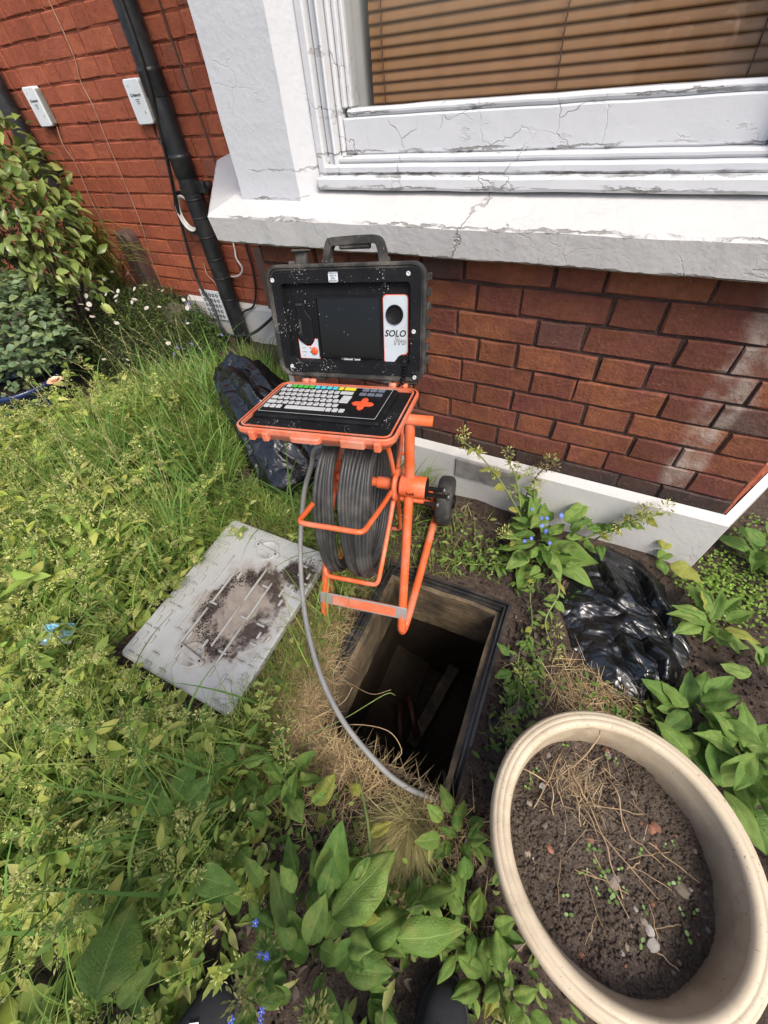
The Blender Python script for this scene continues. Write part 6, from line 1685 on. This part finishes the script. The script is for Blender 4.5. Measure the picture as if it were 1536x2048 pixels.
    # trailing stems between chamber and bag, and beside the pot
    for k, (pts, lab, kd) in enumerate((([(.10, -.26, .04), (.13, -.34, .06), (.115, -.44, .04), (.15, -.51, .03)], 'trailing stem with small leaves left of the flat bag', ('leaf', 'leaf_yellow')),
            ([(.06, -.27, .03), (.05, -.36, .04), (.085, -.47, .02), (.07, -.58, .04), (.10, -.66, .02)], 'long trailing stem along the right chamber rim', ('leaf_dark', 'leaf')),
            ([(.08, -.62, .02), (.10, -.70, .05), (.10, -.76, .06), (.08, -.80, .05)], 'small weed at the left foot of the pot rim', ('leaf_dark', 'leaf')))):
        p, pi, r, z = broad_plant(pts[0][:2], lab, 3, (.04, .06), kd, seed=20+k, name='trailing_plant'); flower_stem(p, pi, pts, r, .003, 13, (.02, .055), kd + ('leaf_yellow', 'leaf_dead'), clusters=2)
    broad_plant((.06, -1.04), 'dark leafy weed between the chamber corner and the pot', 15, (.04, .075), ('leaf_dark', 'leaf_dark', 'leaf'), (.2, 1.0), 30, .03, lift=(.0, .06))
    broad_plant((.13, -1.16), 'low dark weed at the near left of the pot', 16, (.04, .07), ('leaf_dark', 'leaf'), (.2, 1.0), 31, .04)
    p, pi, r, z = broad_plant((.20, -1.21), 'yellow tipped sprig below the pot', 8, (.05, .08), ('leaf', 'leaf_yellow'), (.3, 1.1), 32, .03); flower_stem(p, pi, [(.20, -1.21, .02), (.21, -1.24, .10), (.22, -1.26, .14)], r, .003, 6, (.03, .05), clusters=3)
    # big foreground plants
    ex = [((-.12, -1.27, .14), d(70), .30, .15, 'leaf', -.35), ((-.15, -1.24, .12), d(100), .7, .12, 'leaf_dark', .2), ((-.07, -1.31, .15), d(20), .25, .09, 'leaf_dark', .2), ((-.18, -1.32, .14), d(150), .30, .10, 'leaf', .1), ((-.05, -1.27, .11), d(55), .2, .09, 'leaf', -.2)]
    p, pi, r, z = broad_plant((-.13, -1.33), 'large leaved plant with blue flowers between the two shoes', 60, (.035, .085), ('leaf', 'leaf_dark', 'leaf_dark'), (.05, 1.0), 40, .075, extra=ex, lift=(.02, .16), azr=(-.6, 3.9))
    flower_stem(p, pi, [(-.16, -1.34, .1), (-.18, -1.36, .2), (-.17, -1.38, .26)], r, .003, 8, (.03, .06), ('leaf', 'leaf_dark'), clusters=4)
    flower_stem(p, pi, [(-.10, -1.34, .1), (-.08, -1.36, .2), (-.06, -1.37, .25)], r, .003, 8, (.03, .06), ('leaf', 'leaf_dark'), clusters=4)
    for k in range(7): flower(p, pi, (-.17+r.uniform(-.07, .05), -1.35+r.uniform(-.07, .06), r.uniform(.2, .27)), .0055, [M['petal_blue'], M['petal_white']], (r.uniform(-.4, .4), r.uniform(-.2, .5), .9))
    flower_stem(p, pi, [(-.10, -1.28, .1), (-.08, -1.20, .11), (-.13, -1.12, .09), (-.2, -1.05, .05)], r, .005, 4, (.05, .08), ('leaf', 'leaf_yellow'), clusters=0)
    flower_stem(p, pi, [(-.05, -1.28, .08), (.0, -1.20, .08), (.06, -1.16, .06)], r, .004, 3, (.06, .08), ('leaf',), clusters=0)
    broad_plant((.02, -1.22), 'plant with one big bright leaf above the right shoe', 4, (.05, .08), ('leaf_dark', 'leaf'), (.3, .9), 41, .03, azr=(.4, 3.0), extra=[((.0, -1.235, .16), d(25), .10, .13, 'leaf', .35)])
    broad_plant((-.44, -1.56), 'plant with one big oval leaf at the lower left', 5, (.05, .08), ('leaf_dark', 'leaf'), (.3, .9), 42, .05, extra=[((-.42, -1.53, .20), d(118), -.05, .12, 'leaf', .1, 1.45), ((-.40, -1.54, .14), d(75), .2, .07, 'leaf', .1)])
    p, pi, r, z = broad_plant((-.36, -1.15), 'upright leafy sprig with small pale flowers by the straw', 10, (.05, .08), ('leaf', 'leaf_dark'), (.3, 1.0), 43, .03); flower_stem(p, pi, [(-.36, -1.15, .02), (-.37, -1.11, .08), (-.40, -1.06, .13)], r, .003, 8, (.03, .05), ('leaf',), clusters=4)
    broad_plant((-.47, -1.17), 'dark green leafy clump left of the straw', 16, (.045, .085), ('leaf_dark', 'leaf'), (.25, 1.0), 44, .05, lift=(.02, .1))
    broad_plant((-.27, -1.22), 'leafy clump below the near chamber corner', 13, (.05, .09), ('leaf', 'leaf_dark', 'leaf_yellow'), (.15, .9), 45, .06, lift=(.01, .08))
    broad_plant((-.52, -1.36), 'wide leaved clump low in the left bed', 14, (.07, .11), ('leaf_dark', 'leaf', 'leaf_dark'), (.15, .9), 46, .07, lift=(.02, .1))
place_broad()

# ------------------------------------------------------------------ straggling plants of the left bed
def proto(seed):
    r = random.Random(seed); nr = np.random.default_rng(seed)
    p = empty('alkanet_plant'); st = MB(); lp = []; sp = []
    B, D, N, L, W, Cc = [], [], [], [], [], []
    for s in range(r.choice((3, 4, 4, 5))):
        az = r.uniform(0, 6.28); lean = r.uniform(.15, 1.15); Ls = r.uniform(.20, .42)
        P = [Vector((0, 0, 0))]; dirv = Vector((math.cos(az)*math.sin(lean), math.sin(az)*math.sin(lean), math.cos(lean)))
        for k in range(7):
            dirv = (dirv + Vector((r.gauss(0, .13), r.gauss(0, .13), r.gauss(.02, .1)))).normalized(); P.append(P[-1] + dirv*Ls/7)
            if P[-1].z < .02: P[-1].z = .02
        st.tube(P, [.0032*(1-.07*i) for i in range(8)], 5)
        for k in range(15):
            t = r.uniform(.1, 1)*7; i = min(int(t), 6); q = P[i].lerp(P[i+1], t-i); a2 = r.uniform(0, 6.28)
            B.append(q); D.append((math.cos(a2), math.sin(a2), r.uniform(-.4, .7))); N.append((r.gauss(0, .35), r.gauss(0, .35), 1)); l = r.uniform(.032, .078)*(1.25-.5*t/7); L.append(l); W.append(l*r.uniform(.38, .55))
            Cc.append(r.choice(GREENS + GREENS + YELLOWS + [(.26, .31, .06)]))
        for k in range(r.choice((4, 5, 6))):
            t = 1 - .12*k - r.uniform(0, .05); i = min(int(t*7), 6); c = P[i].lerp(P[i+1], t*7-i) + Vector((r.gauss(0, .018), r.gauss(0, .018), r.gauss(.008, .012)))
            seed_cluster(sp, c + Vector((0, 0, .012)), r.uniform(.011, .020), 32, r, [(.44, .49, .14), (.54, .56, .22), (.60, .59, .27), (.48, .50, .17), (.38, .46, .11)])
    for k in range(7):
        a2 = r.uniform(0, 6.28); l = r.uniform(.07, .12); B.append((r.gauss(0, .02), r.gauss(0, .02), .02+r.uniform(0, .05))); D.append((math.cos(a2), math.sin(a2), r.uniform(.0, .7))); N.append((r.gauss(0, .2), r.gauss(0, .2), 1)); L.append(l); W.append(l*.48); Cc.append(r.choice(GREENS))
    V, f3, f4, c = leaves(np.array([tuple(b) for b in B]), np.array(D), np.array(N), np.array(L), np.array(W), np.array(Cc), .25)
    st.build('stem', M['plant_stem'], p)
    o = link('foliage', fastmesh('foliage', V, f3, f4, [M['foliage']], True, c), p); o['kind'] = 'stuff'
    V, f3, f4, c = merge(sp); o = link('seed_heads', fastmesh('seed_heads', V, f3, f4, [M['foliage']], False, c), p); o['kind'] = 'stuff'
    return p
def build_bed():
    protos = [proto(100+k) for k in range(8)]
    used = [False]*8
    def dens(x, y):
        # bed outline: left of the cover and chamber, thinning towards the wall
        t = 1.0
        if y > -.15: t *= .25
        if x > -.5 and y > -1.05: t = 0
        if x > -.36: t = 0
        if y > .0 or y > -.15+(x+2.5)*1.1: t = 0
        if y < -1.05: t *= 1.0
        if -1.7 < x < -.95 and y > -.45: t *= .25
        return t
    pts = list(scatter(225, (-2.75, -.36, -1.8, .2), dens, .085, np.random.default_rng(77)))
    for (x, y) in ((-1.10, -.60), (-1.13, -.8), (-1.12, -1.0), (-.95, -1.16), (-.78, -1.17), (-.62, -1.19), (-1.2, -.7), (-1.2, -1.15), (-.7, -1.3), (-.55, -1.25), (-.85, -1.3), (-.6, -1.5), (-.75, -1.45), (-.5, -1.45), (-.9, -1.5), (-.42, -1.32)): pts.append((x, y, gh(x, y)-.004))
    rr = random.Random(5)
    near = ('alkanet with pale yellow seed heads in the tangled bed left of the manhole cover', 'alkanets of the left bed')
    for i, (x, y, z) in enumerate(pts):
        k = i % 8; src = protos[k]
        if not used[k]: o = src; used[k] = True
        else:
            o = src.copy(); C.objects.link(o)
            for ch in list(src.children):
                c = ch.copy(); C.objects.link(c); c.parent = o
        o.location = (x, y, z); s = rr.uniform(.6, 1.0)*(1.1 if x < -1.3 else .85); o.scale = (s, s, s*rr.uniform(.6, .85)); o.rotation_euler = (rr.gauss(0, .12), rr.gauss(0, .12), rr.uniform(0, 6.28))
        if y < -1.2 and x > -.62: lab, gp = 'alkanet with pale seed heads between the cover and the bottom left corner', 'alkanets below the manhole cover'
        elif x > -1.3 and -1.2 <= y: lab, gp = 'alkanet with yellow seed heads along the edge of the manhole cover', 'alkanets beside the manhole cover'
        elif x > -1.3: lab, gp = 'alkanet with yellow seed heads in the lower left tangle', 'alkanets of the lower left tangle'
        elif y > -.5: lab, gp = 'alkanet among the long grass below the rose bush', 'alkanets in the long grass'
        elif x < -2.0: lab, gp = 'alkanet with pale yellow heads at the far left below the blue pot', 'alkanets below the blue pot'
        elif y > -.9: lab, gp = 'alkanet with pale yellow heads left of the far end of the manhole cover', 'alkanets left of the cover'
        elif y > -1.3: lab, gp = 'alkanet with pale yellow heads near the blue packet', 'alkanets round the packet'
        else: lab, gp = 'alkanet with pale yellow heads at the left edge below the packet', 'alkanets at the left edge'
        tag(o, lab, 'plant', gp)
build_bed()

# ------------------------------------------------------------------ shrubs and flowers by the house wall
def bush(name, label, c, rad, n, L, W, pal, seed, mat, stems, cat='shrub', flat=.35, shell=.45, compound=False):
    r = np.random.default_rng(seed); z0 = gh(c[0], c[1]); p = empty(name, (c[0], c[1], z0)); tag(p, label, cat)
    u = r.normal(0, 1, (n, 3)); u /= np.linalg.norm(u, axis=1, keepdims=True); q = (shell + (1-shell)*r.random(n)**.6)
    lump = np.array([1 + .38*noise.noise(Vector(v)*1.9 + Vector((seed, 0, 0))) for v in u])
    B = np.array([0, 0, c[2]-z0]) + u*np.array(rad)*(q*lump)[:, None]
    if compound:
        BB, DD, NN = [], [], []
        for b, v in zip(B, u):
            d = np.array([v[0], v[1], .25*v[2]+.1]) + r.normal(0, .4, 3); d /= np.linalg.norm(d); s = np.cross(d, (0, 0, 1)); s /= np.linalg.norm(s)+1e-9
            for (t, w) in ((0, 1), (0, -1), (.035, 1), (.035, -1), (.07, 0)): BB.append(b+d*t+s*.004*w); DD.append(d*(1 if w == 0 else .45)+s*w); NN.append((v[0]*.5, v[1]*.5, 1)+r.normal(0, .25, 3))
        B, D, Nn = np.array(BB), np.array(DD), np.array(NN)
    else:
        D = u*np.array([1, 1, .3]) + r.normal(0, .55, (n, 3)); D[:, 2] -= .15; Nn = u*.7 + np.array([0, 0, .9]) + r.normal(0, .35, (n, 3))
    k = len(B)
    V, f3, f4, cc = leaves(B, D, Nn, r.uniform(L[0], L[1], k), r.uniform(W[0], W[1], k), pick(pal, k, .2, r), .2)
    link('crown', fastmesh('crown', V, f3, f4, [mat], True, cc), p)
    m = MB(); rr = random.Random(seed)
    for s in range(stems):
        t = B[rr.randrange(k)]*.92; a = Vector((rr.gauss(0, .03), rr.gauss(0, .03), -.02)); m.tube(catmull([a, a.lerp(Vector(t), .5) + Vector((0, 0, .06)), Vector(t)], 4), [.006-.0004*i for i in range(9)], 5)
    m.build('stems', M['wood_stem'], p)
    return p, z0
def build_shrubs():
    p, z0 = bush('leafy_shrub', 'green leafy shrub at the left edge against the red wall', (-3.12, .32, .80), (.47, .30, .46), 1500, (.055, .085), (.026, .042), [(.15, .205, .05), (.20, .26, .065), (.11, .165, .04), (.26, .30, .09)], 3, M['foliage_gloss'], 40, shell=.35)
    # arching narrow blades behind it
    q = empty('arching_grass_clump', (-3.02, .62, 0)); tag(q, 'clump of narrow arching yellow green blades behind the shrub', 'grass clump')
    n = 160; P = np.zeros((n, 3)); P[:, :2] = rng.normal(0, .04, (n, 2)); P[:, 2] = rng.uniform(.3, .55, n)
    V, F, c = grass(P, rng.uniform(.3, .5, n), rng.uniform(.007, .012, n), rng.normal(-.5, .7, n), rng.uniform(.2, .7, n), rng.uniform(1.0, 2.2, n), pick([(.30, .32, .07), (.22, .28, .05), (.36, .34, .12)], n), 8); link('blades', fastmesh('blades', V, None, F, [M['foliage']], False, c), q)
    m = MB()
    for k in range(14): m.tube([(rnd.gauss(0, .03), rnd.gauss(0, .03), 0), (rnd.gauss(0, .04), rnd.gauss(0, .04), .5)], .004, 5)
    m.build('canes', M['plant_stem'], q)
    # rose in a blue pot
    b = empty('blue_pot', (-2.82, -.29, -.09)); tag(b, 'dark blue glazed pot under the rose bush', 'plant pot')
    m = MB(); m.lathe([(.0001, 0), (.13, 0), (.15, .02), (.185, .2), (.19, .25), (.205, .255), (.208, .28), (.2, .285), (.185, .28), (.18, .25), (.17, .22)], 32); m.build('body', M['blue_glaze'], b)
    m = MB(); m.lathe([(.178, .235), (.0001, .25)], 24); m.build('soil', M['soil_dark'], b)
    p, z0 = bush('rose_bush', 'rose bush with blue green leaves and a peach bloom above the blue pot', (-2.90, -.14, .37), (.31, .28, .28), 480, (.034, .052), (.024, .036), [(.19, .28, .14), (.25, .34, .18), (.15, .23, .11), (.30, .38, .15)], 5, M['foliage_gloss'], 24, shell=.3, compound=True)
    m = MB(); fc = Vector((-2.25, -.335, .315)) - Vector((-2.90, -.14, z0)); m.tube(catmull([(.1, -.05, .1), (.4, -.12, .33), tuple(fc)], 6), .003, 5, mi=1)
    for ring, (cnt, rr_, el) in enumerate(((7, .034, .25), (6, .026, .7), (5, .017, 1.1), (3, .008, 1.4))):
        for k in range(cnt):
            a = 2*math.pi*(k+.5*(ring % 2))/cnt; d = Vector((math.cos(a), math.sin(a), 0)); s = Vector((-d.y, d.x, 0)); out = d*math.cos(el)+Vector((0, 0, math.sin(el)))
            P = [fc+d*.003, fc+out*rr_*.6+s*rr_*.45, fc+out*rr_*1.05+s*rr_*.3, fc+out*rr_*1.1-s*rr_*.3, fc+out*rr_*.6-s*rr_*.45]; m.add(P, [(0, 1, 2, 3, 4)], 0, False)
    m.build('bloom', [M['petal_peach'], M['plant_stem']], p)
    # daisies: fine dark foliage with individual flowers
    q = empty('daisy_clump', (-2.75, .42, 0)); tag(q, 'mound of small white daisies under the brown wall cover', 'plant'); off = np.array([2.75, -.42, 0])
    n = 17000; P = []
    while len(P) < n:
        x, y = rng.uniform(-3.35, -2.2), rng.uniform(.0, .83)
        d = 1 - ((x+2.8)/.6)**2 - ((y-.5)/.48)**2
        if d < 0 or in_rect(x, y, (-2.83, .30), .3, .11, .11): continue
        P.append((x, y, rng.uniform(0, 1)**.8*.36*d**.5*(1.0+.6*noise.noise(Vector((x*6, y*6, 1)))**2)))
    P = np.array(P)
    V, f3, f4, c = leaves(P+off, rng.normal(0, 1, (n, 3))*np.array([1, 1, .7])+np.array([0, 0, .3]), np.array([0, 0, 1.])+rng.normal(0, .5, (n, 3)), rng.uniform(.014, .03, n), rng.uniform(.004, .009, n), pick([(.07, .11, .035), (.10, .15, .045), (.13, .18, .05), (.08, .095, .045)], n)); link('foliage', fastmesh('foliage', V, f3, f4, [M['foliage']], False, c), q)
    n = 500; P = P[rng.integers(0, len(P), n)]; V, F, c = grass(P+off, rng.uniform(.08, .2, n), np.full(n, .0015), rng.uniform(0, 6.28, n), rng.uniform(0, .6, n), rng.uniform(0, .8, n), pick([(.14, .13, .05), (.2, .17, .07)], n), 4); link('fine_stems', fastmesh('fine_stems', V, None, F, [M['foliage']], False, c), q)['kind'] = 'stuff'
    rr = random.Random(2); pin = Matrix.Translation((2.75, -.42, 0)); fm = flower(q, Matrix.Identity(4), (0, 0, 0), .0140, [M['petal_white'], M['pollen']], (0, 0, 1), 12).data
    bpy.data.objects.remove([o for o in q.children if o.name.startswith('flower')][0])
    cnt = 0
    while cnt < 85:
        x, y = rr.uniform(-3.25, -2.3), rr.uniform(.08, .8); d = 1 - ((x+2.8)/.55)**2 - ((y-.48)/.42)**2
        if d < 0: continue
        o = link('flower', fm, q); o.location = (x+2.75, y-.42, .10+.33*d**.5+rr.uniform(-.04, .05)); o.rotation_euler = (rr.gauss(.45, .35), rr.gauss(-.1, .4), rr.uniform(0, 6)); s = rr.uniform(.75, 1.15); o.scale = (s, s, s); cnt += 1
    # bellflowers by the pipe
    for (cx, cy, sx, sy, hh, lab, sd) in ((-2.42, .66, .20, .13, .24, 'violet bellflowers below the white vent beside the pipe', 1), (-2.30, .42, .28, .16, .11, 'low violet bellflowers at the top of the long grass', 2)):
        q = empty('bellflower_clump', (cx, cy, 0)); tag(q, lab, 'plant'); n = 1700; a = rng.uniform(0, 6.28, n); d = np.sqrt(rng.random(n)); P = np.stack([d*np.cos(a)*sx, d*np.sin(a)*sy, hh*rng.random(n)*(1.05-d**2)], 1)
        V, f3, f4, c = leaves(P, rng.normal(0, 1, (n, 3)), np.array([0, 0, 1.])+rng.normal(0, .5, (n, 3)), rng.uniform(.014, .03, n), rng.uniform(.010, .022, n), pick([(.10, .19, .05), (.14, .24, .06), (.07, .14, .04)], n)); link('foliage', fastmesh('foliage', V, f3, f4, [M['foliage']], False, c), q)
        fm = flower(q, Matrix.Identity(4), (0, 0, 0), .013, [M['petal_violet'], M['petal_white']], (0, 0, 1), 5); fm.location = (0, 0, hh)
        for k in range(42):
            j = rng.integers(0, n); o = link('flower', fm.data, q); o.location = P[j]*np.array([1, 1, 1.1])+np.array([0, 0, .02]); o.rotation_euler = (rng.normal(.5, .5), rng.normal(0, .5), rng.uniform(0, 6)); s = rng.uniform(.7, 1.2); o.scale = (s, s, s)
    # black drain cover among them
    dcv = empty('drain_cover', (-2.83, .30, .06), .35); tag(dcv, 'black ribbed plastic drain cover among the daisies', 'drain cover')
    dcv.rotation_euler = (.15, -.1, .35)
    m = MB(); m.cbox((-.14, -.14, -.02), (.14, .14, 0), .004); m.build('plate', M['drain_black'], dcv)
    m = MB(); m.ring([(-.06, -.06), (.06, -.06), (.06, .06), (-.06, .06)], [(-.048, -.048), (.048, -.048), (.048, .048), (-.048, .048)], 0, .006); m.build('centre_frame', M['drain_black'], dcv)
    for k in range(20):
        a = k*math.pi/10; m = MB(); m.cbox((-.022, -.005, 0), (.022, .005, .006), .001, M=Matrix.Translation((.1*math.cos(a), .1*math.sin(a), 0)) @ Matrix.Rotation(a + (.8 if k % 2 else -.8), 4, 'Z')); m.build('rib', M['drain_black'], dcv)
    # stone by the wall
    b = bmesh.new(); bmesh.ops.create_icosphere(b, subdivisions=4, radius=1)
    for v in b.verts: v.co = Vector((v.co.x*.15, v.co.y*.08, v.co.z*.11))*(1+.3*noise.noise(v.co*1.6)+.08*noise.noise(v.co*6))
    me = bpy.data.meshes.new('stone'); b.to_mesh(me); b.free(); me.materials.append(M['rock']); o = link('stone', me, loc=(-2.60, .72, .13)); tag(o, 'rounded tan stone at the wall foot behind the daisies', 'stone')
    # crumpled packet in the bed
    V = []; F = []; n = 14
    for i in range(n+1):
        for j in range(n+1):
            u, v = i/n-.5, j/n-.5; V.append((u*.13, v*.09, .02*ridged(Vector((u*2, v*2, .3)), 2.2, 2)+.03*(1-4*u*u)))
    for i in range(n):
        for j in range(n): F.append((i*(n+1)+j, (i+1)*(n+1)+j, (i+1)*(n+1)+j+1, i*(n+1)+j+1))
    o = link('crumpled_packet', fastmesh('crumpled_packet', V, None, F, [M['litter_blue']], True)); o.scale = (.7, .7, .7); o.location = (-1.25, -1.15, .075); o.rotation_euler = (.3, .2, .6); tag(o, 'crumpled blue and white packet lying in the left bed', 'litter')
build_shrubs()
build_pot()
